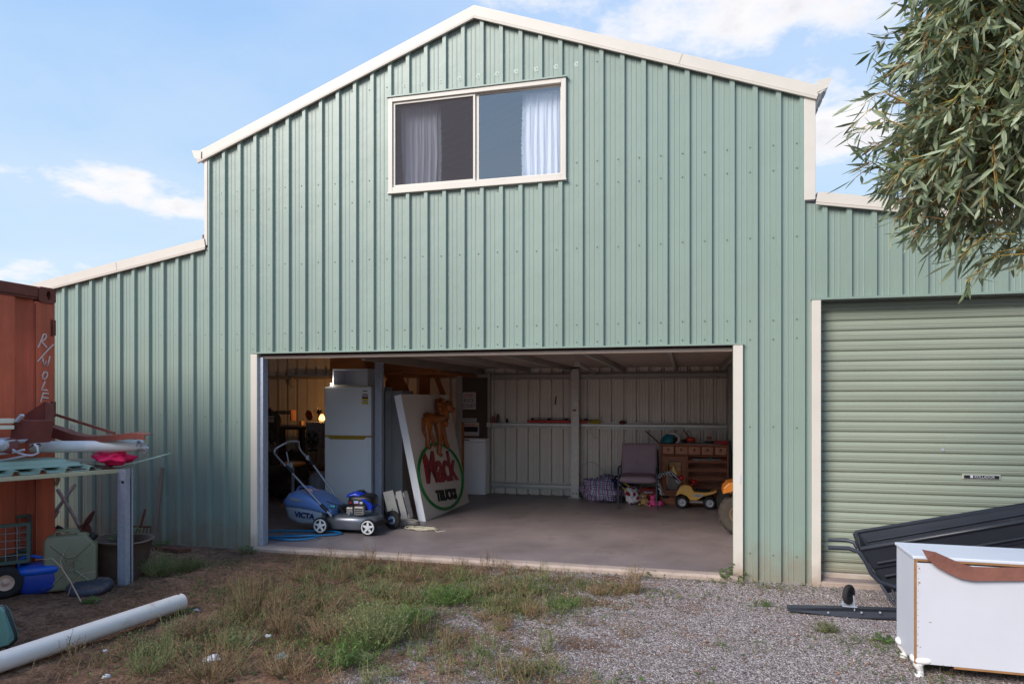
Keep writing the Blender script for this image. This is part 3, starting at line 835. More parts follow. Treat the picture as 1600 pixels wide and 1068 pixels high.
letters = [[(322, 552), (345, 500), (368, 440), (385, 436), (393, 455), (380, 480), (350, 500)], [(352, 498), (372, 522), (395, 548)],
           [(318, 668), (360, 620), (410, 565), (452, 524)],
           [(362, 630), (366, 665), (372, 702), (392, 662), (400, 706), (414, 660), (422, 618)],
           [(378, 750), (360, 780), (364, 808), (384, 812), (402, 785), (400, 758), (380, 750)],
           [(384, 830), (366, 868), (350, 900), (378, 903), (405, 906)], [(366, 930), (355, 970), (344, 1004)], [(362, 930), (390, 932), (412, 934)], [(350, 964), (380, 968), (410, 972)]]
mb = MB()
for st in letters: mb.tube([hs(p) for p in st], .0085, 5)
for i, v in enumerate(mb.v): mb.v[i] = (X + .0075 + (v[0] - X - .0145) * .3, v[1], v[2])
mb.build('lettering', m_paint_w, ct)

# ---------------------------------------------------------------- bench of old sheets on posts
m_sheet = mat('old_green_sheet', S(150, 170, 152), rough=.5, var=.08, dirt=(S(120, 104, 84), .22, 6.))
m_yell = mat('pale_rail', S(186, 178, 146), rough=.6, var=.15, dirt=(S(120, 100, 80), .2, 8.))
wb = thing('outdoor_bench', 'waist-high outdoor bench of galvanised posts in front of the red container', 'bench', (-5.1, -2, 0))
eA, eB, eC, eD = V((-4.74, -1.38, .972)), V((-5.10, -2.75, 1.0)), V((-5.5, -1.3, .975)), V((-5.52, -2.75, 1.0))
mb = MB(); mb.beam(eA, eB, .035, .034); mb.build('rail', m_yell, wb, bev=.004)
mb = MB(); mb.beam(eC, eD, .04, .05); mb.build('rail', m_yell, wb, bev=.004)
mb = MB(); mb.beam(eA + V((-.03, .0, -.0)), eC + V((.03, 0, 0)), .04, .045); mb.build('cross_rail', m_galv, wb, bev=.004)
mb = MB(); mb.beam(eB + V((-.03, .03, 0)), eD + V((.03, .03, 0)), .04, .045); mb.build('cross_rail', m_galv, wb, bev=.004)
for (x, y, zt) in ((-4.715, -1.42, .99), (-5.08, -2.72, .93)):
    mb = MB(); w = .042; t = .004       # lipped C section
    pr = [(-w, -w), (w, -w), (w, -w + .05), (w - t, -w + .05), (w - t, -w + t), (-w + t, -w + t), (-w + t, w - t), (w - t, w - t), (w - t, w - .018), (w, w - .018), (w, w), (-w, w)]
    mb.prism([V((x + a, y + b, -.05)) for a, b in pr], (0, 0, zt + .05)); mb.box((x - .012, y - w - .0025, .0), (x - .002, y - w - .0005, zt))
    mb.build('post', m_galv, wb)
mb = MB(); mb.cyl((-4.70, -1.462, .88), (-4.70, -1.47, .88), .012, n=8); mb.build('bolt', m_dark, wb)
E1 = (eB - eA).normalized(); E2 = V((-1, 0, 0)) * 1.0 + V((0, .26, 0)); E2.normalize()


def sheet(label, o, d1, len1, d2, len2, m, ribs=True, pitch=.19, h=.028, th=.002, up=V((0, 0, 1)), wav=.0):
    """loose roofing sheet: section along d1, swept along d2"""
    mb = MB(); pts = [(0, 0)]
    c = .05
    while ribs and c + .07 < len1:
        pts += [(c, 0), (c + .014, h), (c + .045, h), (c + .059, 0)]; c += pitch
    pts.append((len1, 0)); A = [o + d1 * a + up * b for a, b in pts]; B = [p + d2 * len2 + V((0, 0, wav)) for p in A]; k = len(pts)
    mb.add(A + B, [(i, i + 1, i + 1 + k, i + k) for i in range(k - 1)])
    ob = mb.build('roofing_sheet', m, solid=th, loc=tuple(o)); props(ob, label, 'roofing sheet', 'loose sheets stacked on the bench'); return ob


sheet('lowest green ribbed roofing sheet, wavy cut end along the bench edge', V((-4.80, -1.58, .998)), E1, 1.12, E2, .55, m_sheet, wav=.05, h=.03)


def strip(label, o, ln, sec, m):
    """folded sheet lying along the bench: section of (inward, up) points swept along the edge"""
    mb = MB(); A = [o + E2 * a + V((0, 0, b)) for a, b in sec]; B = [p + E1 * ln + V((0, 0, .006)) for p in A]; k = len(sec)
    mb.add(A + B, [(i, i + 1, i + 1 + k, i + k) for i in range(k - 1)]); ob = mb.build('roofing_sheet', m, solid=.002, loc=tuple(o)); props(ob, label, 'roofing sheet', 'loose sheets stacked on the bench')


strip('middle pale green folded sheet in the stack beside the white tube frame', V((-4.93, -1.66, 1.034)), 1.1, [(0, 0), (.03, .028), (.06, .030), (.07, .026), (.3, .04)], m_sheet)
strip('topmost pale green folded sheet in the stack, nearest the white tube frame', V((-4.99, -1.74, 1.066)), 1.0, [(0, 0), (.025, .026), (.28, .034)], m_sheet)
m_brn = mat('brown_flat_sheet', S(116, 92, 86), rough=.6, var=.15)
sheet('brown flat sheet with a lifted corner under the pink cloth', V((-4.79, -1.40, 1.005)), E1, .40, E2, .5, m_brn, ribs=False)
sheet('dark grey flat sheet directly below the thick white pipe', V((-4.93, -1.36, 1.05)), E1, .55, E2, .4, mat('dark_flat_sheet', S(92, 88, 96), rough=.5), ribs=False)
mb = MB(); p0 = at(163, 737, -1.40); p1 = at(250, 714, -1.28); mb.prism([p0, p0 + V((0, 0, .012)), p1 + V((0, 0, .008)), p1], (-.05, .22, .02)); ob = mb.build('flashing_strip', m_sheet, loc=tuple(p0)); props(ob, 'thin green flashing strip jutting past the bench post to the right', 'flashing')
# folds of the loose edge: lips hanging from the two upper sheets
mb = MB()
# pipe with torn plastic end
pp = thing('plastic_pipe', 'white plastic pipe lying on the bench with clear film stuffed in its end', 'pipe', tuple(at(52, 698, -1.72)))
p0, p1 = at(50, 698, -1.74), at(216, 696, -1.40)
d = (p1 - p0).normalized(); mb = MB(); mb.tube([p0, p1], [.049, .049], 20, caps=False); mb.tube([p1, p0], [.044, .044], 20, caps=False)
mb.build('tube', m_pvc, pp)
mb = MB(); mb.blob(p1 + d * .012, (.05, .035, .042), amp=.5, ns=5, seed=2); mb.blob(p1 + d * .05 + V((0, 0, -.03)), (.03, .02, .03), amp=.6, ns=6, seed=5)
mb.build('film', mat('crumpled_film', S(206, 204, 206), rough=.15, var=.3, vs=40), pp)
# hooked white tube frame
cf = thing('chair_frame', 'white painted tubular chair frame lying on the green sheets', 'chair frame', tuple(at(20, 715, -2.1)))
mb = MB()
for a in (((0, 709), (22, 706), (38, 702)), ((0, 719), (24, 715), (42, 711)), ((20, 702), (26, 706), (42, 711), (52, 711), (60, 707), (58, 697), (54, 694))):
    mb.tube([at(u, v, -2.1) for u, v in a], .0085, 8)
mb.tube([at(-40, 712, -2.1), at(0, 709, -2.1)], .0085, 8); mb.tube([at(-40, 723, -2.1), at(0, 719, -2.1)], .0085, 8)
mb.build('tube', m_white, cf)
mb = MB(); mb.tube([at(46, 699, -1.95), at(52, 695, -1.92), at(62, 693, -1.9), at(63, 696, -1.9)], .006, 8); mb.build('bracket', m_rustpaint, cf)
# white dish and cap at the frame's left
ob = MB().lathe([(0, .0), (.20, .004), (.24, .03), (.235, .034), (.19, .012), (0, .01)], tuple(at(4, 688, -2.0) - V((0, 0, .02))), n=28).build('dish', m_white, loc=tuple(at(4, 688, -2.0)))
props(ob, 'wide shallow white dish leaning on rusty pieces at the left end of the bench', 'dish')
ob = MB().lathe([(0, .05), (.028, .048), (.036, .03), (.036, .0), (.05, -.012), (0, -.012)], tuple(at(2, 695, -2.25)), (.4, -.6, .4)).build('pipe_cap', m_white, loc=tuple(at(2, 695, -2.25))); props(ob, 'small round white pipe cap beside the rusty disc on the bench', 'cap')
ob = MB().lathe([(0, -.01), (.062, -.01), (.062, .004), (.02, .008), (0, .008)], tuple(at(16, 696, -2.1)), (.5, -.8, .3)).build('disc', m_oxide, loc=tuple(at(16, 696, -2.1))); props(ob, 'rusty red metal disc standing behind the white tube frame', 'disc')
# red oxide steel pieces
mb = MB(); o = at(18, 657, -1.98); mb.prism([at(20, 656, -1.98), at(54, 657, -1.98), at(48, 692, -1.98), at(14, 690, -1.98)], (0.02, .16, 0)); ob = mb.build('steel_box', m_oxide, loc=tuple(o), bev=.004)
props(ob, 'dark red rusty steel box tipped on the bench beside cream planks', 'steel box')
wg = thing('steel_bracket', 'large red oxide steel bracket with a pointed upright plate on the bench', 'bracket', tuple(at(60, 690, -1.5)))
mb = MB(); mb.prism([at(38, 648, -1.76), at(70, 627, -1.76), at(69, 668, -1.76), at(50, 690, -1.76), at(40, 690, -1.76)], (0, .016, 0)); mb.build('upright_plate', m_oxide, wg)
mb = MB(); mb.prism([at(70.5, 627, -1.76), at(82, 631, -1.70), at(84, 664, -1.70), at(70, 670, -1.76)], (-.01, .02, 0)); mb.build('side_plate', m_oxide, wg)
mb = MB(); path = [(66, 664), (90, 671), (112, 679), (135, 683), (170, 681), (205, 677), (226, 680)]
hts = [17, 15, 13, 10, 8, 8, 7]
for (a, h1), (b, h2) in zip(zip(path[:-1], hts), zip(path[1:], hts[1:])):
    P = [at(a[0], a[1], -1.55), at(b[0], b[1], -1.55), at(b[0], b[1] + h2, -1.55), at(a[0], a[1] + h1, -1.55)]; mb.prism(P, (0, .008, 0))
    mb.prism([P[0], P[1], P[1] + V((0, .09, .006)), P[0] + V((0, .09, .006))], (0, 0, .006))
mb.build('channel', m_oxide, wg)
mb = MB(); mb.beam(at(62, 683, -1.72), at(98, 692, -1.60), .02, .02); mb.build('foot', m_oxide, wg)
mb = MB(); mb.beam(at(82, 646, -1.50), at(180, 677, -1.40), .014, .022); ob = mb.build('steel_bar', m_oxide, loc=tuple(at(82, 646, -1.50))); props(ob, 'slim red steel bar sloping down behind the curved channel', 'bar')
mb = MB(); c = at(114, 668, -1.45); pts = []
for i in range(34):
    a = i * .34; r = .006 + .0011 * i * .85; pts.append(c + V((cos(a) * r, 0, sin(a) * r)))
pts.append(pts[-1] + V((-.004, 0, -.03))); pts.append(pts[-1] + V((0, 0, -.04))); mb.tube(pts, .0032, 6)
ob = mb.build('scroll', m_white, loc=tuple(c)); props(ob, 'small white wrought iron scroll standing up behind the red channel', 'scroll')
for i, (v0, lab) in enumerate(((657, 'upper cream painted plank at the left edge of the photo'), (667, 'lower cream painted plank resting on the tipped steel box'))):
    mb = MB(); a = at(-60, v0 + 1, -2.3); b = at(19, v0, -1.99); mb.beam(a, b, .10, .038 - i * .006); ob = mb.build('plank', mat('cream_plank', S(232, 222, 196), rough=.6, var=.06), loc=tuple(a), bev=.004); props(ob, lab, 'plank', 'cream planks')
mb = MB(); mb.beam(at(26, 658, -2.0), at(35, 648, -2.0), .03, .02); ob = mb.build('offcut', m_white, loc=tuple(at(26, 658, -2.0))); props(ob, 'short white offcut leaning on the pointed red plate', 'offcut')


def cloth(name, label, cat, c, r, m, seed, amp=.35, group=None, zmin=None, nu=60, nv=30, world=True):
    mb = MB(); mb.blob(c, r, amp=amp, ns=1.6, nu=nu, nv=nv, seed=seed, zmin=zmin)
    for i, v in enumerate(mb.v):
        p = V(v); d = (p - V(c)); k = 1 + .13 * noise.noise(p * 26 + V((seed, 0, 0))) + .07 * (1 - abs(noise.noise(p * 48 + V((0, seed, 0)))) * 2)
        mb.v[i] = tuple(V(c) + V((d.x * k, d.y * k, d.z * k)))
    o = mb.build(name, m, loc=tuple(c)); props(o, label, cat, group); return o


m_pink = mat('pink_fabric', S(226, 22, 92), rough=.7, var=.12, vs=30)
c = at(177, 715, -1.42); cloth('cloth', 'crumpled bright pink cloth lying on the bench below the white pipe', 'cloth', c, (.145, .11, .055), m_pink, 3.)
c = at(88, 748, -1.55); mb = MB()
for i in range(7):
    a = c + V((R.uniform(-.015, .015), R.uniform(-.02, .02), .055)); b = a + V((R.uniform(-.03, .01), 0, -R.uniform(.07, .14))); mb.tube([a, (a + b) / 2 + V((R.uniform(-.02, .02), 0, 0)), b], [.002, .009, .002], 5)
ob = mb.build('dry_leaves', mat('dry_leaf', S(186, 140, 108), rough=.8, var=.3, vs=20), loc=tuple(c)); props(ob, 'tuft of curled dry leaves hanging under the bench edge', 'leaves')

# ---------------------------------------------------------------- under the bench
# wire cart on pneumatic wheels
kc = thing('garden_cart', 'green steel mesh garden cart with grey tyres at the left edge', 'cart', (-5.1, -2.35, 0))
mgf = mat('green_cart_frame', S(72, 92, 86), rough=.5, metal=.3, var=.15, dirt=(S(120, 100, 84), .2, 8.))
kc.location = tuple(atz(36, 930, 0)); kc.location.z = 0; kc.rotation_euler.z = radians(48); OFF[kc] = V((0, 0, 0))
zt, zb = .575, .275; xr, xl, yf, yb = .035, -.85, .02, .50
mb = MB()
for z in (zt, zb):
    for a, b in (((xr, yf), (xl, yf)), ((xr, yf), (xr, yb)), ((xr, yb), (xl, yb)), ((xl, yb), (xl, yf))): mb.beam((a[0], a[1], z), (b[0], b[1], z), .022, .026)
for x, y in ((xr, yf), (xr, yb), (xl, yf), (xl, yb)): mb.beam((x, y, zb), (x, y, zt), .024, .024)
mb.build('frame', mgf, kc)
mb = MB(); x = xr - .075
while x > xl: mb.cyl((x, yf, zb), (x, yf, zt), .0035, n=5); mb.cyl((x, yb, zb), (x, yb, zt), .0035, n=5); x -= .075
z = zb + .055
while z < zt:
    for y in (yf, yb): mb.cyl((xl, y, z), (xr, y, z), .003, n=5)
    mb.cyl((xr, yf, z), (xr, yb, z), .003, n=5); z += .06
y = yf + .07
while y < yb: mb.cyl((xr, y, zb), (xr, y, zt), .003, n=5); y += .075
stuff(mb.build('wire_mesh', mat('mesh_wire', S(150, 160, 160), rough=.4, metal=.6), kc))
mb = MB(); mb.box((xl, yf, zb - .01), (xr, yb, zb)); mb.build('tray', mgf, kc)
m_wheelrim = mat('cream_rim', S(204, 170, 152), rough=.5, dirt=(S(120, 80, 60), .3, 20.))


def wheel(parent, c, ax, r, w, rim_r, m_rim, tread=0, name='wheel', tyre_m=m_rubber):
    e = bpy.data.objects.new(name, None); COL.objects.link(e); e.parent = parent; OFF[e] = OFF[parent]
    c = V(c); ax = V(ax).normalized(); mb = MB(); h = w / 2
    mb.lathe([(rim_r, -h * .8), (rim_r + (r - rim_r) * .5, -h), (r - w * .18, -h * .9), (r, -h * .4), (r, h * .4), (r - w * .18, h * .9), (rim_r + (r - rim_r) * .5, h), (rim_r, h * .8)], c, ax, n=36)
    if tread:
        a0 = V((0, 0, 1)) if abs(ax.z) < .9 else V((1, 0, 0)); u = ax.cross(a0).normalized(); q = ax.cross(u)
        for i in range(tread):
            t = 2 * pi * i / tread; d = u * cos(t) + q * sin(t); tt = -u * sin(t) + q * cos(t); s_ = 1 if i % 2 else -1
            p = c + d * (r - .002); mb.beam(p + ax * (s_ * h * .05), p + ax * (s_ * h * .85) + tt * .012 * s_ - d * .012, .012, .014, up=d)
    mb.build('tyre', tyre_m, e)
    mb = MB(); mb.lathe([(rim_r, -h * .8), (rim_r * .96, -h * .85), (rim_r * .82, -h * .35), (rim_r * .34, -h * .3), (rim_r * .3, -h * .75), (rim_r * .12, -h * .8), (.0001, -h * .8)], c, ax, n=28)
    mb.lathe([(.0001, h * .8), (rim_r * .12, h * .8), (rim_r * .3, h * .75), (rim_r * .34, h * .3), (rim_r * .82, h * .35), (rim_r * .96, h * .85), (rim_r, h * .8)], c, ax, n=28)
    mb.build('rim', m_rim, e); return e


wcx = -.115
for wx in (wcx, wcx - .62):
    for wy in (.0, .52): wheel(kc, (wx, wy, .125), (0, 1, 0), .125, .075, .062, m_wheelrim)
    mb = MB(); mb.cyl((wx, 0, .125), (wx, .52, .125), .012, n=8); mb.beam((wx, .26, .13), (wx, .26, zb), .03, .03); mb.build('axle', m_dark, kc)


def rounded_box(mb, a, b, r):
    mb.box(a, b)


# olive jerry can
def jerry(label, o, rz, w, d, h, m, name='jerry_can'):
    t = thing(name, label, 'jerry can', o, world=False, rz=rz)
    mb = MB(); mb.prism([(-w / 2, -d / 2, 0), (w / 2, -d / 2, 0), (w / 2, -d / 2, h * .80), (w * .30, -d / 2, h), (-w * .42, -d / 2, h), (-w / 2, -d / 2, h * .93)], (0, d, 0))
    ob = mb.build('body', m, t, bev=.035, seg=4, smooth=True)
    for sgn in (-1, 1):
        yy = sgn * (d / 2 - .002)
        for j, P in enumerate((((-.36, .86), (-.06, .60), (.10, .60), (.40, .84)), ((-.36, .10), (-.06, .36), (.10, .36), (.40, .12)), ((-.06, .60), (-.06, .52)), ((.10, .60), (.10, .36)))):
            mb = MB(); mb.tube([V((a * w, yy, b * h)) for a, b in P], .009, 6); mb.build('pressed_rib', m, t)
    mb = MB()
    for q in (-.045, 0, .045): mb.tube([(-w * .30, q, h - .01), (-w * .27, q, h + .035), (w * .10, q, h + .035), (w * .18, q, h - .02)], .010, 8)
    mb.build('handle', m, t)
    mb = MB(); mb.cyl((w * .36, 0, h * .86), (w * .47, 0, h * .98), .032, n=14); mb.build('cap', m_dark, t)
    return t


m_olive = mat('olive_enamel', S(124, 122, 98), rough=.5, var=.12, vs=5., dirt=(S(134, 112, 88), .25, 6.))
jerry('dusty olive green jerry can standing between the blue tub and brown bucket', tuple(atz(112, 922, 0) + V((-.07, .06, 0))), radians(40), .375, .17, .455, m_olive)
jerry('sun-faded red jerry can behind the olive one, against the container', tuple(atz(66, 890, 0)), radians(48), .30, .16, .40, mat('red_plastic', S(178, 34, 36), rough=.45, var=.12, dirt=(S(120, 70, 60), .2, 6.)))
# blue tub
m_blue = mat('blue_plastic', S(20, 84, 190), rough=.4, var=.1, dirt=(S(122, 102, 92), .42, 9.))
m_blued = mat('blue_translucent', S(28, 56, 146), rough=.4, var=.2, dirt=(S(96, 78, 84), .40, 6.))
bt = thing('blue_drum', 'squat blue plastic drum with a dusty lid and carry handle beside the cart wheel', 'drum', tuple(atz(62, 926, 0) + V((-.06, .05, 0))), world=False, rz=radians(48))
mb = MB(); mb.blob((0, 0, .105), (.158, .125, .12), sq=.6, nu=32, nv=14); mb.build('body', m_blued, bt)
mb = MB(); mb.blob((0, 0, .19), (.172, .138, .042), sq=.6, nu=32, nv=10); mb.build('lid', m_blue, bt)
mb = MB(); mb.tube(smoothpath([(-.14, 0, .21), (-.13, 0, .275), (-.05, -.02, .30), (.05, -.03, .265), (.09, -.02, .215)], 4), .013, 8); mb.build('handle', m_blue, bt)
# low black disc
ob = MB().lathe([(0, .055), (.145, .055), (.165, .048), (.172, .02), (.165, -.01), (0, -.01)], tuple(atz(141, 920, .01)), (.03, -.10, 1), n=40).build('rubber_lid', mat('dark_blue_rubber', S(56, 60, 74), rough=.6, dirt=(S(150, 118, 98), .5, 7.)), loc=tuple(atz(141, 920, .01)))
props(ob, 'round dark lid with dust on top lying in front of the olive can', 'lid')
# bucket planter, oval and dented
bk = thing('feed_bucket', 'wide dented brown tub with folded rim standing behind the galvanised bench post', 'tub', (-4.97, -1.20, 0), world=False)
mb = MB(); n = 48; vs = []; prof = [(.215, 0), (.22, .03), (.232, .12), (.262, .24), (.276, .318), (.288, .322), (.284, .332), (.268, .326), (.235, .15), (.21, .03)]
for (r, z) in prof:
    for i in range(n):
        a = 2 * pi * i / n; q = 1 + .06 * noise.noise(V((cos(a) * 1.6, sin(a) * 1.6, z * 4))) + .018 * noise.noise(V((cos(a) * 6, sin(a) * 6, z * 9)))
        vs.append((cos(a) * r * q * 1.02, sin(a) * r * q * .78, z + .01 * sin(a * 2) * (z > .2)))
fs = [(i * n + j, i * n + (j + 1) % n, (i + 1) * n + (j + 1) % n, (i + 1) * n + j) for i in range(len(prof) - 1) for j in range(n)]
m_tub = mat('brown_tub', S(96, 76, 66), rough=.55, var=.3, vs=6., bump=.2, bs=20, dirt=(S(134, 108, 94), .3, 6.))
mb.add(vs, fs, True); mb.build('wall', m_tub, bk)
mb = MB(); mb.lathe([(0, .28), (.26, .26)], (0, 0, 0), n=24); mb.v = [(x, y * .78, z) for x, y, z in mb.v]; mb.build('soil', mat('potting_soil', S(70, 52, 42), rough=.95, var=.3, vs=30, bump=.8, bs=60), bk)
mb = MB(); mb.tube([(cos(a) * .292, sin(a) * .222, .326 + .006 * sin(3 * a)) for a in [2 * pi * i / 40 for i in range(40)]], .007, 6, closed=True); mb.build('rim', mat('rim_grey', S(128, 108, 102), rough=.5, dirt=(S(80, 60, 52), .3, 20)), bk)


# tools along the wall
def handle_tool(name, label, cat, p0, p1, r, m, head=None, hm=None):
    t = thing(name, label, cat, tuple(p1)); mb = MB(); mid = (V(p0) + V(p1)) / 2 + V((.004, 0, .004)); mb.tube([p0, mid, p1], [r, r * .9, r * 1.08], 10); mb.build('handle', m, t)
    if head: head(t, V(p1), (V(p1) - V(p0)).normalized(), hm)
    return t


def blade(t, p, d, m):
    s_ = d.cross(V((0, 1, 0))).normalized(); mb = MB(); P = []
    for a, b in ((-.02, -.03), (-.10, .02), (-.115, .12), (-.09, .22), (0, .28), (.09, .22), (.115, .12), (.10, .02), (.02, -.03)): P.append(p + s_ * a + d * b + V((0, -.015 * (1 - abs(a) * 8), 0)))
    mb.prism(P, (0, .004, 0)); mb.build('blade', m, t)
    mb = MB(); mb.tube([p - d * .1, p + d * .08], [.017, .024], 8); mb.build('socket', m, t)


m_rusty = mat('rusty_steel', S(98, 58, 44), rough=.85, var=.35, vs=14., bump=.4, bs=50)
handle_tool('shovel', 'timber handled shovel leaning left, rusty blade resting behind the tub', 'shovel', at(90, 765, -.75), at(127, 826, -1.0), .017, m_oldwood, blade, m_rusty)
handle_tool('shovel', 'second shovel crossing the first with its grey handle leaning right', 'shovel', at(117, 757, -.55), at(84, 802, -.9), .017, m_oldwood, blade, m_rusty)
handle_tool('mattock_handle', 'thick bare timber handle leaning upright against the green wall', 'handle', at(254, 730, -.06), atz(240, 850, .02), .019, m_oldwood)


def tines(t, p, d, m):
    s_ = V((1, .1, 0)).normalized(); mb = MB()
    for i in range(7):
        a = -.11 + .037 * i; q = p + s_ * a; mb.tube([q + V((0, 0, .0)), q + V((a * .15, -.03, -.10)), q + V((a * .4, -.02, -.24))], .006, 6)
    mb.tube([p - s_ * .11, p + s_ * .11], .010, 6); mb.tube([p - d * .14, p], .012, 6); mb.build('tines', m, t)


handle_tool('garden_fork', 'rusty wide garden fork standing in the tub by the post', 'fork', at(227, 795, -.50), at(220, 822, -.52), .010, m_rusty, tines, m_rusty)
mb = MB(); c = atz(270, 862, .0)
mb.prism([(c.x - .24, c.y + .02, .0), (c.x + .1, c.y - .03, .0), (c.x + .16, c.y + .08, .0), (c.x - .18, c.y + .14, 0)], (0, 0, .035)); ob = mb.build('rusty_plate', m_rusty, loc=tuple(c)); props(ob, 'flat rusty steel plate lying against the foot of the green wall', 'plate')
mb = MB(); c = at(133, 812, -1.0); mb.tube([at(128, 830, -1.0), at(138, 812, -1.0), at(147, 798, -1.0)], [.02, .028, .012], 8); ob = mb.build('pick_head', m_rusty, loc=tuple(c)); props(ob, 'short rusty pick head pointing up beside the leafy tub', 'pick')

# pipe on the ground
pg = thing('drain_pipe', 'long dirty white drain pipe lying across the bare soil', 'pipe', (-3.7, -2.4, .06))
q0 = atz(-40, 1047, .065); q1 = atz(284, 939, .075); d = (q1 - q0).normalized()
mb = MB(); mb.tube([q0 - d * .8, q0, (q0 + q1) / 2, q1], .060, 28, caps=False); mb.tube([q1, q0 - d * .8], .054, 28, caps=False)
nrm_ = [q1]
mb.build('tube', mat('dirty_pvc', S(224, 214, 206), rough=.42, var=.06, vs=3., dirt=(S(150, 112, 88), .42, 5.)), pg)
mb = MB(); u = d.cross(V((0, 0, 1))).normalized(); w = u.cross(d)
ring = [q1 + (u * cos(t * pi / 14) + w * sin(t * pi / 14)) * .060 for t in range(28)]; ring2 = [q1 + (u * cos(t * pi / 14) + w * sin(t * pi / 14)) * .054 for t in range(28)]
mb.add(ring + ring2, [(t, (t + 1) % 28, 28 + (t + 1) % 28, 28 + t) for t in range(28)]); mb.build('cut_end', m_pvc, pg)
mb = MB(); h = q1 - d * .03 + V((0, 0, .0605)); mb.cyl(h, h + V((0, 0, .0015)), .008, n=10); mb.build('screw_hole', m_dark, pg)
# teal folded camp chair, only its corner is in view
tc_ = thing('folded_camp_chair', 'teal padded seat with black piping, cut off by the left edge of the photo', 'camp chair', (-4.2, -3.1, 0))
p = [at(-60, 948, -3.05), at(0, 947, -3.05), at(6, 955, -3.05), at(19, 990, -3.02), at(20, 1000, -3.02), at(12, 1008, -3.02), at(-60, 1028, -3.0)]
mb = MB(); mb.prism(p, (.0, .045, 0)); mb.build('panel', mat('teal_fabric', S(76, 122, 122), rough=.85, var=.08, vs=20, bump=.3, bs=90), tc_, bev=.012, seg=3)
mb = MB(); mb.tube([q + V((0, .02, 0)) for q in p], .010, 8); mb.build('piping', m_dark, tc_)
mb = MB(); mb.tube([p[0] + V((0, .06, 0)), V((p[0].x, p[0].y + .1, 0))], .012, 8); mb.build('leg', m_dark, tc_)
mb = MB(); mb.tube([p[5] + V((-.12, .06, 0)), V((p[5].x - .1, p[5].y + .1, .0))], .012, 8); mb.build('leg', m_dark, tc_)

# ---------------------------------------------------------------- right: dresser and trailer
dr = thing('dresser', 'old white dresser on curved legs standing with its bare back to the camera', 'dresser', (1.27, -1.97, 0), world=False, rz=radians(-1.5))
W_, D_ = 1.25, .38; zb_, zt_ = .085, .69
lean = Matrix.Rotation(radians(0), 4, 'X')
mb = MB(); mb.box((.012, 0, zb_), (W_ - .012, .007, zt_ - .03)); mb.build('back_panel', m_white, dr)
mb = MB(); mb.box((0, .008, zb_ + .0), (.018, D_, zt_ - .012)); mb.build('side_panel', mat('side_white', S(204, 208, 218), rough=.45, var=.03), dr, bev=.002)
mb = MB(); mb.box((W_ - .018, .008, zb_), (W_, D_, zt_ - .012)); mb.build('side_panel', MATS['side_white'], dr, bev=.002)
mb = MB(); mb.box((-.008, .002, zt_ - .011), (W_ + .008, D_ + .015, zt_ + .008)); mb.build('top_board', MATS['side_white'], dr, bev=.005)
mb = MB(); mb.box((.0, -.001, zt_ - .020), (W_, .007, zt_ - .0115)); mb.box((-.001, -.001, zb_), (.011, .0075, zt_ - .021)); mb.box((.2, .001, zb_ - .013), (W_, .012, zb_ - .001)); mb.build('raw_edge', m_wedge, dr)
mb = MB(); mb.box((.02, .01, zb_ + .0), (W_ - .02, D_, zb_ + .015)); mb.build('bottom_board', m_wedge, dr)
m_scuff = mat('board_scuff', S(150, 122, 100), rough=.8, var=.3, vs=30)
mb = MB(); rs_ = random.Random(2)
for i in range(26):
    x, z = (rs_.uniform(.02, 1.2), rs_.choice((zb_ + .004, zb_ + .012, rs_.uniform(.1, .64)))) if i % 3 else (rs_.uniform(.012, .03), rs_.uniform(.1, .64)); n = 7; r_ = rs_.uniform(.0015, .007)
    vs = [(x + cos(t * 2 * pi / n) * r_ * rs_.uniform(.5, 2.2), -.0012, z + sin(t * 2 * pi / n) * r_ * rs_.uniform(.4, 1.)) for t in range(n)]; mb.add(vs, [tuple(range(n))])
stuff(mb.build('scuffs', m_scuff, dr))
mb = MB()
for i in range(16): mb.cyl((R.choice([.02, .3 + i * .06]), -.0012, R.uniform(zb_ + .01, zt_ - .05) if i % 2 else zb_ + .012), (.02, -.0005, .3), .002, n=5) if False else mb.cyl((.018 + R.uniform(-.003, .003), -.0015, zb_ + .03 + i * .035), (.018, .0, zb_ + .03 + i * .035), .0022, n=6)
stuff(mb.build('tacks', m_rust, dr))
for (lx, ly) in ((.045, .04), (.04, D_ - .05), (W_ - .045, .04), (W_ - .045, D_ - .05)):
    mb = MB(); ox = -1 if lx < .5 else 1; oy = -1 if ly < .2 else 1
    P = [(0, 0, .11), (.012, .008, .085), (.016, .012, .065), (.006, .004, .040), (.002, .0, .022), (.010, .008, .008), (.012, .01, -.008)]
    mb.tube([V((lx + ox * a * 1.2, ly + oy * b * .8, z)) for a, b, z in P], [.040, .036, .026, .018, .017, .026, .020], 14)
    mb.blob((lx, ly, .10), (.060, .05, .026), sq=.8); mb.build('leg', m_cream if False else mat('glossy_white_leg', S(232, 230, 228), rough=.3, dirt=(S(170, 160, 150), .1, 20)), dr)
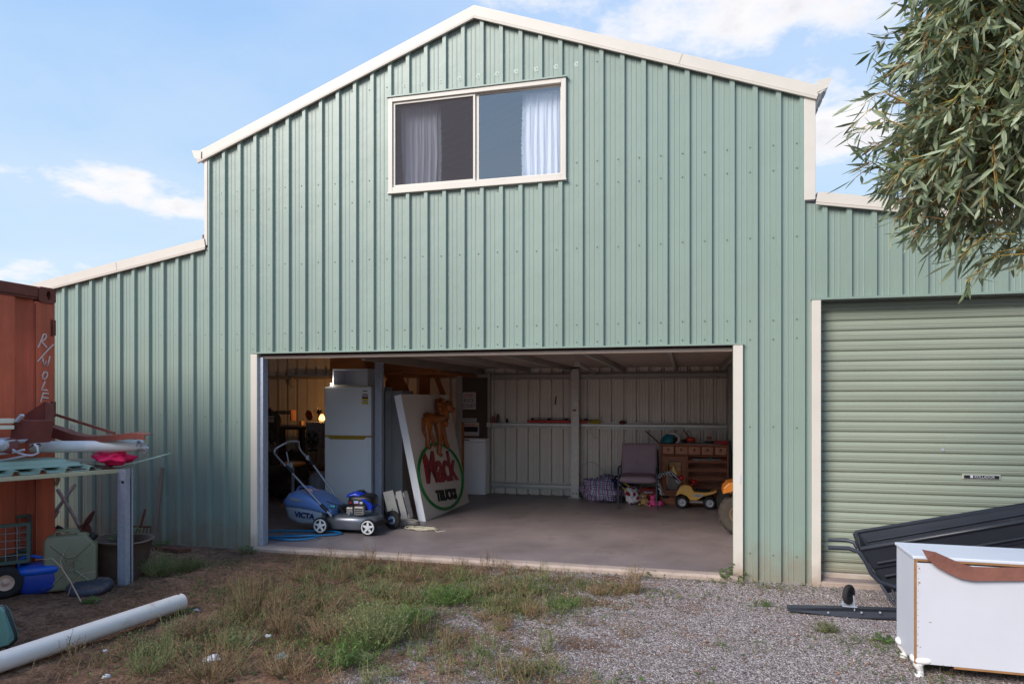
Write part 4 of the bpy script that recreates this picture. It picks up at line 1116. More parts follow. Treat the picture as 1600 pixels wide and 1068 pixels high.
# curved rusty strip on the dresser
mb = MB(); P = [(1441, 858, 872), (1462, 862, 884), (1480, 870, 894), (1500, 879, 903), (1520, 885, 907), (1560, 886, 907), (1610, 886, 907), (1660, 886, 907)]
yb_ = -2.005
for (a, b) in zip(P[:-1], P[1:]):
    q = [at(a[0], a[1], yb_ + .02), at(b[0], b[1], yb_ + .02), at(b[0], b[2], yb_), at(a[0] + 8, a[2], yb_)] if a is P[0] else [at(a[0], a[1], yb_ + .02), at(b[0], b[1], yb_ + .02), at(b[0], b[2], yb_), at(a[0] + (8 if a is P[0] else 0), a[2], yb_)]
    if b is P[1]: q[2] = at(b[0], b[2], yb_)
    mb.prism(q, (0, .006, 0))
ob = mb.build('steel_strip', mat('rust_strip', S(118, 74, 62), rough=.8, var=.25, vs=10, bump=.3, bs=50), loc=tuple(at(1500, 890, yb_))); props(ob, 'bent rust-brown steel strip lying along the edge of the white dresser', 'steel strip')
# trailer
tl = thing('yard_trailer', 'black moulded tipping trailer with its drawbar on the gravel behind the dresser', 'trailer', (1.9, -.6, 0))
m_tray = mat('black_poly_tray', S(46, 48, 55), rough=.36, var=.15, vs=4., dirt=(S(96, 96, 108), .25, 4.))
# tray: inclined tub. rim corners, floor corners
FL, FR = at(1338, 831, -.28), at(1345, 857, -.72)      # low front end, far and near rim
s1 = V((1.65, .0, .375)); e = [FL, FL + s1, FR + s1 + V((0, 0, .02)), FR]
dn = V((.10, 0, -.33)); ins = .07
fl = [FL + dn + V((.10, -ins, 0)), FL + s1 + dn + V((-.18, -ins, 0)), FR + s1 + dn + V((-.18, ins, 0)), FR + dn + V((.10, ins, 0))]
mb = MB()
for i in range(4):
    j = (i + 1) % 4; a, b, c2, d2 = e[i], e[j], fl[j], fl[i]; m1 = a.lerp(d2, .45); m2 = b.lerp(c2, .45); out = ((a + b) / 2 - (e[0] + e[1] + e[2] + e[3]) / 4); out.z = 0; out.normalize()
    k1, k2 = m1 - out * .012, m2 - out * .012
    mb.add([a, b, m2, m1, k2, k1, c2, d2], [(0, 1, 2, 3), (3, 2, 4, 5), (5, 4, 6, 7)])
mb.add(fl, [(0, 1, 2, 3)]); mb.build('tray', m_tray, tl, solid=.010)
mb = MB(); mb.tube(e + [e[0]], .016, 8); mb.build('rim', m_tray, tl)
for i, (a, b) in enumerate(((.12, .88), (.2, .8))):
    mb = MB(); t = .35 + .3 * i; p0 = e[3].lerp(fl[3], t).lerp(e[2].lerp(fl[2], t), .03) + V((0, -.008, 0)); p1 = e[3].lerp(fl[3], t).lerp(e[2].lerp(fl[2], t), .97) + V((0, -.008, 0)); mb.tube([p0, p1], .011, 6); mb.build('moulded_rib', m_tray, tl)
    mb = MB(); p0 = e[0].lerp(fl[0], t * .6) + V((.03, -.008, 0)); p1 = e[1].lerp(fl[1], t * .6) + V((-.03, -.008, 0)); mb.tube([p0, p1], .009, 6); mb.build('moulded_rib', m_tray, tl)
m_tfr = mat('charcoal_tube', S(58, 62, 72), rough=.45, metal=.3, var=.1, dirt=(S(100, 92, 90), .2, 10.))
mb = MB()
mb.tube([at(1294, 843, -.45), at(1322, 843, -.45), at(1334, 847, -.5), at(1340, 856, -.5)], .0145, 10)
mb.build('tipping_handle', m_tfr, tl)
mb = MB()
mb.tube([at(1294, 855, -.72), at(1326, 856, -.72), at(1342, 862, -.74), at(1352, 876, -.74), at(1362, 896, -.74), at(1374, 908, -.74), at(1396, 916, -.74), at(1440, 918, -.74)], .0155, 10)
mb.build('tube_frame', m_tfr, tl)
mb = MB(); mb.tube([at(1336, 832, -.42), at(1346, 862, -.45), at(1366, 892, -.5), at(1380, 908, -.6)], [.02, .016, .015, .013], 8); mb.build('front_brace', m_tray, tl)
mb = MB()
mb.tube([at(1376, 912, -.74), at(1392, 936, -.78), at(1400, 946, -.80)], .011, 8); mb.tube([at(1392, 912, -.70), at(1400, 940, -.74)], .009, 8); mb.build('stay', m_tfr, tl)
mb = MB(); a = atz(1236, 958, .045); b = atz(1400, 956, .05); a.y = -.86; b.y = -.80; b.x = 1.5; mb.prism([a + V((0, -.025, -.028)), a + V((0, -.025, .002)), V((1.0, a.y - .025, .062)), V((1.2, a.y - .02, .07)), b + V((1.0, 0, .045)), b + V((1.0, 0, -.03)), V((1.2, a.y - .02, -.005)), V((1.0, a.y - .025, .0))], (0, .055, 0)); mb.build('drawbar', m_tfr, tl, bev=.004)
for u in (1294, 1346, 1375):
    mb = MB(); p = at(u, 956, -.886); mb.cyl(p, p + V((0, -.004, 0)), .008, n=8); mb.build('bolt', m_galv, tl)
jw = at(1326, 930, -.85)
wheel(tl, (jw.x + .0, -.85, jw.z + .01), (1, -.75, .0), .072, .036, .03, m_dark)
mb = MB(); 
for s_ in (-1, 1):
    o = V((.8, -.6, 0)) * .036 * s_; mb.tube([V((jw.x, -.85, jw.z + .01)) + o, V((jw.x, -.85, jw.z - .10)) + o * 1.2], .005, 6)
mb.box((jw.x - .05, -.89, .075), (jw.x + .05, -.81, .083)); mb.build('castor_bracket', m_galv, tl)
ww = at(1560, 935, -.5)
wheel(tl, (2.25, -.90, .19), (0, 1, 0), .19, .09, .09, m_galvd, 0)
wheel(tl, (2.25, -.12, .19), (0, 1, 0), .19, .09, .09, m_galvd, 0)
mb = MB(); mb.cyl((2.25, -.90, .19), (2.25, -.12, .19), .016, n=8); mb.beam((2.25, -.51, .19), (2.0, -.51, .36), .05, .05); mb.build('axle', m_tfr, tl)

# ---------------------------------------------------------------- inside the shed
FL0 = .05
# fridge
m_frg = mat('fridge_enamel', S(245, 246, 250), rough=.35, var=.02, dirt=(S(170, 170, 172), .06, 6.))
m_gold = mat('brass_trim', S(214, 176, 74), rough=.35, metal=.5)
fg = thing('fridge', 'tall white two-door fridge with a brass coloured handle strip', 'fridge', (-4.24, 1.75, FL0))
mb = MB(); mb.box((-4.60, 1.81, .07), (-3.94, 2.42, 1.755)); mb.build('body', mat('fridge_side', S(190, 196, 206), rough=.45), fg, bev=.008)
mb = MB(); mb.box((-4.60, 1.745, 1.115), (-3.935, 1.805, 1.75)); mb.build('door', m_frg, fg, bev=.012, seg=3)
mb = MB(); mb.box((-4.60, 1.745, .10), (-3.935, 1.805, 1.098)); mb.build('door', m_frg, fg, bev=.012, seg=3)
mb = MB(); mb.box((-4.60, 1.742, 1.099), (-3.935, 1.79, 1.114)); mb.build('trim_strip', m_gold, fg)
mb = MB(); mb.prism([(-4.54, 1.73, 1.098), (-4.00, 1.73, 1.098), (-4.03, 1.73, 1.068), (-4.51, 1.73, 1.068)], (0, .02, 0)); mb.build('handle', m_gold, fg, bev=.004)
mb = MB(); mb.box((-4.60, 1.75, 1.751), (-3.935, 1.80, 1.758)); mb.build('top_trim', m_gold, fg)
m_red = mat('red_print', S(204, 40, 44), rough=.5); m_yel = mat('yellow_print', S(238, 206, 40), rough=.5); m_grn = mat('green_print', S(40, 130, 60), rough=.5); m_blk = mat('black_print', S(26, 26, 28), rough=.5)
for (za, zb, m) in ((1.62, 1.665, m_white), (1.598, 1.619, m_blk), (1.533, 1.597, m_yel), (1.527, 1.5325, m_grn)):
    mb = MB(); mb.box((-4.06, 1.7435, za), (-3.975, 1.7445, zb)); mb.build('energy_label', m, fg)
mb = MB(); mb.tube([(-4.05 + .065 * i / 8, 1.743, 1.625 + .028 * sin(pi * i / 8)) for i in range(9)], .005, 5); mb.build('label_arc', m_red, fg)
mb = MB(); mb.box((-4.045, 1.743, 1.55), (-3.99, 1.7434, 1.575)); mb.build('label_box', m_white, fg)
mb = MB(); mb.box((-4.05, 1.743, 1.688), (-3.985, 1.7444, 1.699)); mb.build('badge', m_blk, fg)
text('label_lettering', '504', .026, frame((-4.018, 1.7425, 1.5625), (1, 0, 0), (0, 0, 1)), m_blk, fg, .0003)
# open box on the fridge
bx = thing('shelf_box', 'open fronted white shelf box standing on top of the fridge', 'box', (-4.24, 1.9, 1.76))
t = .014; a0, a1, z0_, z1_ = -4.50, -4.00, 1.76, 1.985; ya, yb2 = 1.78, 2.12
for p, q in (((a0, ya, z0_), (a0 + t, yb2, z1_)), ((a1 - t, ya, z0_), (a1, yb2, z1_)), ((a0 + t, ya, z1_ - t), (a1 - t, yb2, z1_)), ((a0 + t, ya, z0_), (a1 - t, yb2, z0_ + t)), ((a0 + t, yb2 - .01, z0_ + t), (a1 - t, yb2, z1_ - t))):
    mb = MB(); mb.box(p, q); mb.build('panel', m_white, bx)
ob = MB().box((-4.545, 1.80, 1.762), (-4.52, 1.82, 1.80)).build('night_light', mat('lit_white_led', (.9, .9, .9), emit=((.95, .97, 1.), 2.5)), loc=(-4.53, 1.81, 1.76)); props(ob, 'tiny lit white lamp at the top left corner of the fridge', 'lamp')
# grey locker behind the post
lk = thing('locker', 'narrow grey steel cupboard between the fridge and the leaning truck sign', 'cupboard', (-3.7, 2.2, FL0))
m_lock = mat('grey_locker', S(150, 148, 146), rough=.5, var=.05)
mb = MB(); mb.box((-3.86, 2.02, .05), (-3.62, 2.4, 1.70)); mb.build('body', m_lock, lk, bev=.006)
mb = MB(); mb.box((-3.855, 2.0, .08), (-3.765, 2.018, 1.68)); mb.build('door', m_lock, lk, bev=.003)

# sign
sg = thing('truck_sign', 'big leaning sign board with an orange lion, green ring and red lettering', 'sign', (-3.19, 2.5, FL0))
so = V((-3.19, 1.75, .05)); sx = V((.03, 1, 0)).normalized(); sy = V((-.34, 0, 1.6)).normalized(); sn_ = sx.cross(sy).normalized()
if sn_.x < 0: sn_ = -sn_
SM = Matrix(((sx.x, sy.x, sn_.x, so.x), (sx.y, sy.y, sn_.y, so.y), (sx.z, sy.z, sn_.z, so.z), (0, 0, 0, 1)))
def sp_(a, b, c=0.): return SM @ V((a, b, c))
m_board = mat('grey_sign_board', S(226, 214, 202), rough=.5, var=.05, vs=2.)
mb = MB(); mb.box((0, 0, -.04), (1.65, 1.63, 0), SM); mb.build('board', m_board, sg)
mb = MB(); mb.box((-.012, -.004, -.085), (.0, 1.635, .012), SM); mb.build('side_rail', m_frg, sg, bev=.003)
mb = MB(); mb.box((0, 1.6305, -.08), (1.65, 1.637, .006), SM); mb.build('edge_rail', m_board, sg)
mb = MB(); mb.box((0, -.007, -.08), (1.65, -.0005, .006), SM); mb.build('edge_rail', m_board, sg)
mb = MB(); ra, rb = .755, .45; cx_, cy_ = .80, .49; pts = []
for i in range(64):
    a = 2 * pi * i / 64; pts.append(sp_(cx_ + ra * cos(a), cy_ + rb * sin(a) - .03 * cos(a), .012))
mb.tube(pts, .021, 8, closed=True); mb.build('ring', mat('green_neon_tube', S(20, 122, 52), rough=.3), sg)
mk = frame((0, 0, 0), (1, 0, 0), (0, 1, 0))
LM = SM @ Matrix.Translation((.80, .60, .004)) @ Matrix.Rotation(radians(-4), 4, 'Z')
text('red_lettering', 'Mack', .60, LM, mat('dark_red_letter', S(150, 26, 34), rough=.4), sg, .012, bold=.012, xs=.92, spacing=.92)
LM = SM @ Matrix.Translation((.84, .215, .004)) @ Matrix.Rotation(radians(-5), 4, 'Z')
text('black_lettering', 'TRUCKS', .20, LM, m_blk, sg, .010, bold=.008, xs=.95)
# lion in relief
m_lion = mat('amber_lion', S(160, 90, 40), rough=.22, var=.3, vs=9., dirt=(S(120, 54, 20), .3, 14.), bump=.3, bs=30)
mb = MB()
def sk_(pts, rs, n=10): mb.tube([sp_(a, b, c * .8) for a, b, c in pts], [q * .8 for q in rs], n)
sk_([(.52, 1.26, .05), (.60, 1.30, .07), (.80, 1.28, .07), (.98, 1.28, .08), (1.10, 1.34, .09)], [.03, .10, .085, .10, .07])
sk_([(.58, 1.28, .05), (.50, 1.14, .05), (.52, 1.02, .04), (.46, .93, .04), (.53, .90, .04)], [.09, .07, .045, .035, .03])
sk_([(.68, 1.24, .02), (.66, 1.10, .02), (.72, 1.0, .02), (.68, .93, .02), (.74, .915, .02)], [.07, .05, .035, .03, .025])
sk_([(.92, 1.24, .07), (.90, 1.08, .07), (.86, .94, .06), (.78, .80, .05), (.84, .775, .05)], [.08, .055, .045, .035, .035])
sk_([(1.06, 1.22, .04), (1.10, 1.06, .04), (1.12, .93, .04), (1.17, .86, .04)], [.07, .05, .04, .035])
sk_([(.50, 1.28, .05), (.44, 1.20, .05), (.42, 1.08, .05)], [.025, .018, .022], 6)
for v_ in (0,): pass
mb.build('lion_body', m_lion, sg)
mb = MB()
for i in range(26):
    a = 2 * pi * i / 26; q = R.uniform(.08, .15); c = sp_(1.10 + cos(a) * q * .9, 1.38 + sin(a) * q * 1.2, .06 + R.uniform(0, .04)); mb.blob(c, (.05, .05, .05), amp=.3, ns=3, nu=8, nv=6, seed=i)
mb.blob(sp_(1.10, 1.38, .07), (.10, .13, .16), nu=14, nv=10); mb.build('mane', m_lion, sg)
mb = MB(); mb.blob(sp_(1.16, 1.42, .17), (.06, .075, .085), nu=14, nv=10); mb.blob(sp_(1.22, 1.37, .20), (.04, .045, .04), nu=10, nv=8); mb.blob(sp_(1.08, 1.52, .14), (.025, .025, .03), nu=8, nv=6); mb.blob(sp_(1.22, 1.50, .14), (.025, .025, .03), nu=8, nv=6); mb.build('head', m_lion, sg)

# whitewashed crate by the sign
wc_ = thing('slatted_crate', 'tilted white slatted wooden crate between the mower and the leaning sign', 'crate', (-3.45, 1.52, FL0), world=False, rz=radians(8), rot=(0, radians(-14), radians(8)))
m_ww = mat('whitewashed_wood', S(196, 190, 182), rough=.75, var=.12, vs=8., dirt=(S(130, 112, 98), .3, 8.))
for (x0_, x1_) in ((-.10, .03), (.055, .13)):
    mb = MB(); mb.box((x0_, -.01, .02), (x1_, .01, .42 - (.0 if x0_ < 0 else .03))); mb.build('slat', m_ww, wc_, bev=.003)
for z in (.03, .30):
    mb = MB(); mb.box((-.10, .012, z), (.15, .03, z + .05)); mb.build('rail', m_ww, wc_, bev=.003)
for z in (.12, .19):
    mb = MB(); mb.cyl((-.035, -.011, z), (-.035, -.013, z), .008, n=8); mb.build('nail_hole', m_dark, wc_)
mb = MB(); mb.box((-.10, .032, .02), (-.085, .20, .38)); mb.build('side_board', m_ww, wc_)
mb = MB(); mb.box((.13, .032, .02), (.145, .20, .36)); mb.build('side_board', m_ww, wc_)
# coil of rope and lead on the floor
m_rope = mat('grey_rope', S(150, 142, 134), rough=.9, var=.2, vs=30.)
def coil(name, label, cat, c, rx, ry, turns, r, m, seed, flat=.012, tail=None):
    rr = random.Random(seed); mb = MB(); pts = []
    for i in range(turns * 22):
        a = 2 * pi * i / 22; k = 1 + .25 * noise.noise(V((a * .21, seed, 0))) * 2
        pts.append(V((c[0] + cos(a) * rx * k + .04 * noise.noise(V((a * .1, 5, seed))), c[1] + sin(a) * ry * k, c[2] + r + flat * (i / 22) * .6 + .006 * (1 + sin(a * 3.3)))))
    if tail: pts += [V(p) for p in tail]
    mb.tube(pts, r, 6); o = mb.build(name, m, loc=tuple(c)); props(o, label, cat); return o
coil('rope_coil', 'loose coil of thick grey rope on the concrete at the foot of the crate', 'rope', (-3.30, 1.42, .05), .16, .09, 6, .011, m_rope, 3)
coil('power_lead', 'tangle of thin pale cord lying in front of the leaning sign', 'cord', (-3.02, 1.20, .05), .17, .06, 5, .004, mat('pale_cord', S(204, 196, 170), rough=.7), 8, flat=.006, tail=[(-2.8, 1.12, .055), (-2.72, 1.2, .055)])
m_hose = mat('blue_hose', S(22, 116, 168), rough=.4, var=.1)
mb = MB(); P = [(-4.36, .46, .065), (-4.1, .50, .065), (-3.86, .62, .065), (-3.80, .72, .066), (-3.95, .78, .068), (-4.3, .74, .066), (-4.6, .66, .066), (-4.75, .50, .066), (-4.60, .34, .066), (-4.34, .26, .066), (-4.10, .26, .067), (-3.93, .36, .082), (-3.98, .45, .084), (-4.2, .42, .07), (-4.45, .34, .066), (-4.62, .22, .066)]
mb.tube(smoothpath(P), .0105, 8); ob = mb.build('garden_hose', m_hose, loc=(-4.2, .5, .05)); props(ob, 'bright blue hose looped on the concrete just inside the left door jamb', 'hose')

# lawn mower; local x forward, y away from the yard
mw = thing('lawn_mower', 'blue and grey petrol lawn mower with catcher parked in the doorway', 'lawn mower', (-3.775, .97, FL0), world=False, rz=radians(3))
m_deck = mat('alloy_deck', S(128, 132, 140), rough=.35, metal=.55, var=.12, vs=6., dirt=(S(90, 88, 88), .25, 8.))
m_bluep = mat('mower_blue', S(110, 146, 210), rough=.35, var=.06)
m_catch = mat('catcher_grey', S(150, 158, 172), rough=.5, var=.08, dirt=(S(110, 100, 96), .15, 8))
m_whw = mat('white_wheel_hub', S(222, 222, 222), rough=.4)
mb = MB(); n = 40; vs = []; prof = [(0, .205), (.5, .205), (.86, .195), (.97, .175), (1.0, .14), (1.0, .055), (.97, .05)]
for k_, z in prof:
    for i in range(n):
        a = 2 * pi * i / n; X_ = math.copysign(abs(cos(a)) ** .75, cos(a)) * .335 * k_ + .01; Y_ = math.copysign(abs(sin(a)) ** .8, sin(a)) * .215 * k_; vs.append((X_, Y_, z))
mb.add(vs, [(i * n + j, i * n + (j + 1) % n, (i + 1) * n + (j + 1) % n, (i + 1) * n + j) for i in range(len(prof) - 1) for j in range(n)], True)
mb.build('deck', m_deck, mw)
mb = MB(); mb.prism([(-.10, -.02, .20), (-.30, -.02, .20), (-.36, -.02, .30), (-.16, -.02, .27)], (0, .24, 0)); mb.build('chute', m_dark, mw, bev=.01)


def spoked(parent, c, side, r=.095, w=.045):
    wheel(parent, c, (0, 1, 0), r, w, r * .80, m_dark)
    e = [o for o in parent.children if o.name.startswith('wheel')][-1]
    mb = MB(); y = c[1] + side * w * .52
    ring = [V((c[0] + cos(2 * pi * i / 30) * r * .74, y, c[2] + sin(2 * pi * i / 30) * r * .74)) for i in range(30)]; mb.tube(ring, r * .085, 6, closed=True)
    mb.build('hub_rim', m_whw, e)
    mb = MB()
    for i in range(5):
        a = 2 * pi * i / 5 + .3; q = V((cos(a), 0, sin(a))); tg = V((-sin(a), 0, cos(a))); cc = V((c[0], y, c[2]))
        mb.prism([cc + q * r * .1 - tg * r * .16, cc + q * r * .72 - tg * r * .10, cc + q * r * .72 + tg * r * .10, cc + q * r * .1 + tg * r * .16], (0, -side * .008, 0))
    mb.build('spokes', m_whw, e)
    mb = MB(); mb.cyl((c[0], y + side * .006, c[2]), (c[0], y - side * .01, c[2]), r * .24, n=14); mb.build('hub', m_whw, e)


spoked(mw, (-.29, -.255, .095), -1); spoked(mw, (.29, -.255, .095), -1)
wheel(mw, (-.27, .255, .095), (0, 1, 0), .095, .045, .075, m_dark)
wheel(mw, (.40, .20, .105), (.25, 1, 0), .112, .05, .05, mat('grey_blue_hub', S(150, 166, 196), rough=.5))
mb = MB(); mb.cyl((.29, -.24, .095), (.40, .2, .105), .018, n=8); mb.beam((.3, -.18, .12), (.36, .05, .12), .06, .04); mb.build('axle', m_dark, mw)
mb = MB(); mb.cyl((-.28, -.24, .095), (-.27, .24, .095), .012, n=8); mb.build('axle', m_dark, mw)
# engine
mb = MB(); mb.blob((.12, 0, .345), (.155, .15, .095), sq=.55, nu=28, nv=14); mb.build('engine_cover', m_dark, mw)
mb = MB()
for i in range(14):
    pass
sec = []
for i in range(15):
    t = i / 14; x = -.035 + .315 * t; z = .435 + .02 * sin(pi * min(1, t * 1.6)) - .22 * max(0, t - .45) ** 1.5 * 1.6
    sec.append((x, z))
A = [V((x, -.125, z - .03)) for x, z in sec]; B = [V((x, -.10, z)) for x, z in sec]; C_ = [V((x, .06, z + .012)) for x, z in sec]; D__ = [V((x, .12, z - .03)) for x, z in sec]; k = 15
mb.add(A + B + C_ + D__, [(j * k + i, j * k + i + 1, (j + 1) * k + i + 1, (j + 1) * k + i) for j in range(3) for i in range(14)], True)
mb.build('cowl', mat('royal_blue_cowl', S(16, 58, 190), rough=.25), mw, solid=.006)
mb = MB(); mb.prism([(.15, -.150, .40), (.20, -.155, .395), (.27, -.14, .34), (.275, -.13, .27), (.235, -.14, .27), (.225, -.15, .33)], (0, .03, 0)); mb.build('cowl_side', MATS['royal_blue_cowl'], mw, bev=.004)
mb = MB(); mb.cyl((.10, 0, .45), (.10, 0, .478), .034, n=16); mb.build('fuel_cap', m_dark, mw)
mb = MB(); mb.box((.085, -.195, .215), (.205, -.13, .315)); mb.build('muffler', mat('cast_alloy', S(176, 172, 166), rough=.4, metal=.6), mw, bev=.014, seg=3)
for i in range(3):
    mb = MB(); mb.box((.10, -.199, .235 + i * .025), (.19, -.196, .243 + i * .025)); mb.build('muffler_slot', m_dark, mw)
mb = MB(); mb.box((-.02, -.17, .22), (.06, -.10, .30)); mb.build('carburettor', m_galvd, mw, bev=.01)
mb = MB(); mb.tube([(.02, -.18, .21), (.035, -.18, .26)], .008, 6); mb.build('lever', m_galv, mw)
mb = MB(); mb.prism([(.012, -.153, .345), (.042, -.153, .345), (.027, -.153, .368)], (0, -.003, 0)); mb.build('warning_decal', m_red, mw)
mb = MB(); mb.box((.07, -.158, .345), (.125, -.155, .375)); mb.build('decal', mat('pale_blue_decal', S(170, 190, 226), rough=.4), mw)
mb = MB(); mb.box((.07, -.1585, .339), (.125, -.1555, .3445)); mb.build('decal', m_red, mw)
mb = MB(); mb.box((.14, -.156, .34), (.175, -.153, .365)); mb.build('decal', m_white, mw)
# catcher: grey tub with blue lid
def loft(secs, n, m_, name, parent, cap=True):
    """secs: list of (x, half width, z low, z high, squareness)"""
    mb = MB(); vs = []
    for (x, hw, zl, zh, q) in secs:
        for i in range(n):
            a = 2 * pi * i / n; c_, s_ = cos(a), sin(a)
            vs.append((x, math.copysign(abs(c_) ** q, c_) * hw, (zl + zh) / 2 + math.copysign(abs(s_) ** q, s_) * (zh - zl) / 2))
    fs = [(i * n + j, i * n + (j + 1) % n, (i + 1) * n + (j + 1) % n, (i + 1) * n + j) for i in range(len(secs) - 1) for j in range(n)]
    mb.add(vs, fs, True)
    if cap: mb.add([vs[i] for i in range(n)], [tuple(range(n))]); mb.add([vs[-n + i] for i in range(n)], [tuple(range(n))[::-1]])
    return mb.build(name, m_, parent)


loft([(-.78, .17, .26, .31, .6), (-.765, .20, .20, .315, .5), (-.70, .225, .12, .31, .45), (-.58, .235, .085, .295, .4), (-.40, .235, .085, .27, .4), (-.30, .22, .10, .25, .4)], 28, m_catch, 'catcher_tub', mw)
loft([(-.80, .16, .285, .34, .6), (-.785, .215, .275, .38, .55), (-.72, .24, .27, .455, .55), (-.62, .245, .262, .475, .55), (-.45, .245, .24, .445, .55), (-.30, .235, .215, .36, .55), (-.19, .21, .20, .26, .6)], 28, m_bluep, 'catcher_lid', mw)
mb = MB(); mb.prism([(-.70, -.252, .40), (-.52, -.252, .385), (-.54, -.252, .35), (-.66, -.252, .36)], (0, .05, 0)); mb.build('lid_vent', m_catch, mw, bev=.01)
mb = MB(); mb.tube(smoothpath([(-.70, -.05, .45), (-.66, -.05, .505), (-.52, -.05, .50), (-.47, -.05, .455)], 4), .014, 8); mb.build('catcher_handle', m_bluep, mw)
text('catcher_lettering', 'VICTA', .085, frame((-.50, -.2445, .20), (1, 0, -.10), (0, .0, 1)), mat('navy_print', S(24, 40, 92), rough=.5), mw, .003, bold=.003)
# handles
m_tube = mat('silver_handle', S(172, 176, 186), rough=.3, metal=.6)
mb = MB()
mb.tube(smoothpath([(-.17, -.23, .20), (-.24, -.23, .27), (-.60, -.225, .62), (-.86, -.22, .87), (-.90, -.21, .93), (-.88, -.19, .97), (-.80, -.10, 1.03), (-.785, .0, 1.035), (-.80, .16, 1.025), (-.815, .20, .98), (-.79, .22, .90), (-.62, .22, .72), (-.24, .225, .24), (-.16, .22, .20)], 5), .0125, 10)
mb.build('handle_bar', m_tube, mw)
for p, q in (((-.66, -.225, .68), (-.74, -.22, .76)), ((-.30, -.23, .33), (-.22, -.23, .26)), ((-.68, .22, .79), (-.63, .22, .735)), ((-.25, .225, .25), (-.20, .225, .22))):
    mb = MB(); mb.tube([p, q], .022, 8); mb.build('clamp', m_dark, mw)
mb = MB(); mb.tube([(-.72, -.20, .78), (-.76, -.16, .86), (-.78, -.15, .92)], .008, 6); mb.box((-.74, -.205, .74), (-.69, -.17, .80)); mb.build('throttle', m_galv, mw)
mb = MB(); mb.tube(smoothpath([(-.72, -.2, .76), (-.60, -.19, .55), (-.40, -.15, .40), (-.15, -.05, .30), (0, 0, .3)], 4), .004, 5); mb.build('cable', m_dark, mw)
mb = MB(); mb.box((-.72, .205, .80), (-.685, .215, .85)); mb.build('tag', m_white, mw)
mb = MB(); mb.cyl((-.21, -.19, .31), (-.14, -.19, .30), .02, n=8); mb.build('height_lever', mat('teal_plastic', S(40, 130, 150), rough=.4), mw)

# plaid laundry bag
def plaid():
    m = bpy.data.materials.new('plaid_bag'); m.use_nodes = True; N = m.node_tree.nodes; L = m.node_tree.links; b = N['Principled BSDF']; b.inputs['Roughness'].default_value = .45
    tc = N.new('ShaderNodeTexCoord'); n = N.new('ShaderNodeTexNoise'); n.inputs['Scale'].default_value = 4; L.new(tc.outputs['Object'], n.inputs['Vector'])
    sc = N.new('ShaderNodeVectorMath'); sc.operation = 'MULTIPLY_ADD'; L.new(n.outputs['Color'], sc.inputs[0]); sc.inputs[1].default_value = (.12, .12, .12); L.new(tc.outputs['Object'], sc.inputs[2])
    cur = None; base = N.new('ShaderNodeRGB'); base.outputs[0].default_value = (*S(206, 208, 224), 1); cur = base.outputs[0]
    for ax, s, col in (('X', 9, S(44, 58, 128)), ('Z', 9, S(44, 58, 128)), ('X', 5, S(176, 60, 84)), ('Z', 14, S(90, 96, 150))):
        w = N.new('ShaderNodeTexWave'); w.bands_direction = ax; w.inputs['Scale'].default_value = s; L.new(sc.outputs[0], w.inputs['Vector'])
        r = N.new('ShaderNodeMapRange'); L.new(w.outputs['Fac'], r.inputs[0]); r.inputs[1].default_value = .75; r.inputs[2].default_value = .85; r.inputs[4].default_value = .75
        mx = N.new('ShaderNodeMix'); mx.data_type = 'RGBA'; L.new(r.outputs[0], mx.inputs['Factor']); L.new(cur, mx.inputs['A']); mx.inputs['B'].default_value = (*col, 1); cur = mx.outputs['Result']
    L.new(cur, b.inputs['Base Color']); return m


cloth('laundry_bag', 'big slumped blue checked laundry bag against the back wall', 'bag', (-1.22, 4.02, .21), (.33, .24, .20), plaid(), 4., amp=.22, zmin=.052)
c_j = cloth('jacket', 'navy and yellow jacket heaped on the checked bag beside the chair', 'jacket', (-.93, 4.0, .33), (.16, .14, .10), mat('navy_cloth', S(28, 38, 92), rough=.8, var=.2), 9., amp=.3)
mb = MB()
for a, b in (((-1.0, 3.86, .42), (-.80, 3.84, .30)), ((-.98, 3.84, .36), (-.84, 3.82, .23))): mb.tube([a, (V(a) + V(b)) / 2 + V((0, -.03, .0)), b], .010, 6)
ob = mb.build('jacket_stripe', m_yel); ob.parent = c_j; ob.matrix_parent_inverse = Matrix.Translation(-V(c_j.location))
# garden chair with mauve cushion
ch = thing('garden_chair', 'grey metal garden chair with a buttoned mauve cushion', 'chair', (-.66, 3.62, FL0), world=False)
m_chf = mat('chair_tube', S(70, 78, 86), rough=.45, metal=.4)
m_cush = mat('mauve_cushion', S(176, 152, 164), rough=.85, var=.06, bump=.2, bs=60)
for s_ in (-1, 1):
    mb = MB(); mb.tube([(s_ * .265, -.24, .0), (s_ * .265, -.235, .52), (s_ * .265, -.22, .56), (s_ * .265, -.17, .575), (s_ * .262, .14, .56)], .0135, 8); mb.build('arm', m_chf, ch)
    mb = MB(); mb.tube([(s_ * .26, .26, .0), (s_ * .26, .10, .40), (s_ * .25, .16, .60), (s_ * .24, .24, .83)], .0125, 8); mb.build('leg', m_chf, ch)
mb = MB(); mb.tube([(-.265, -.21, .36), (.265, -.21, .36)], .012, 8); mb.tube([(-.24, .24, .83), (.24, .24, .83)], .012, 8); mb.build('cross_bar', m_chf, ch)
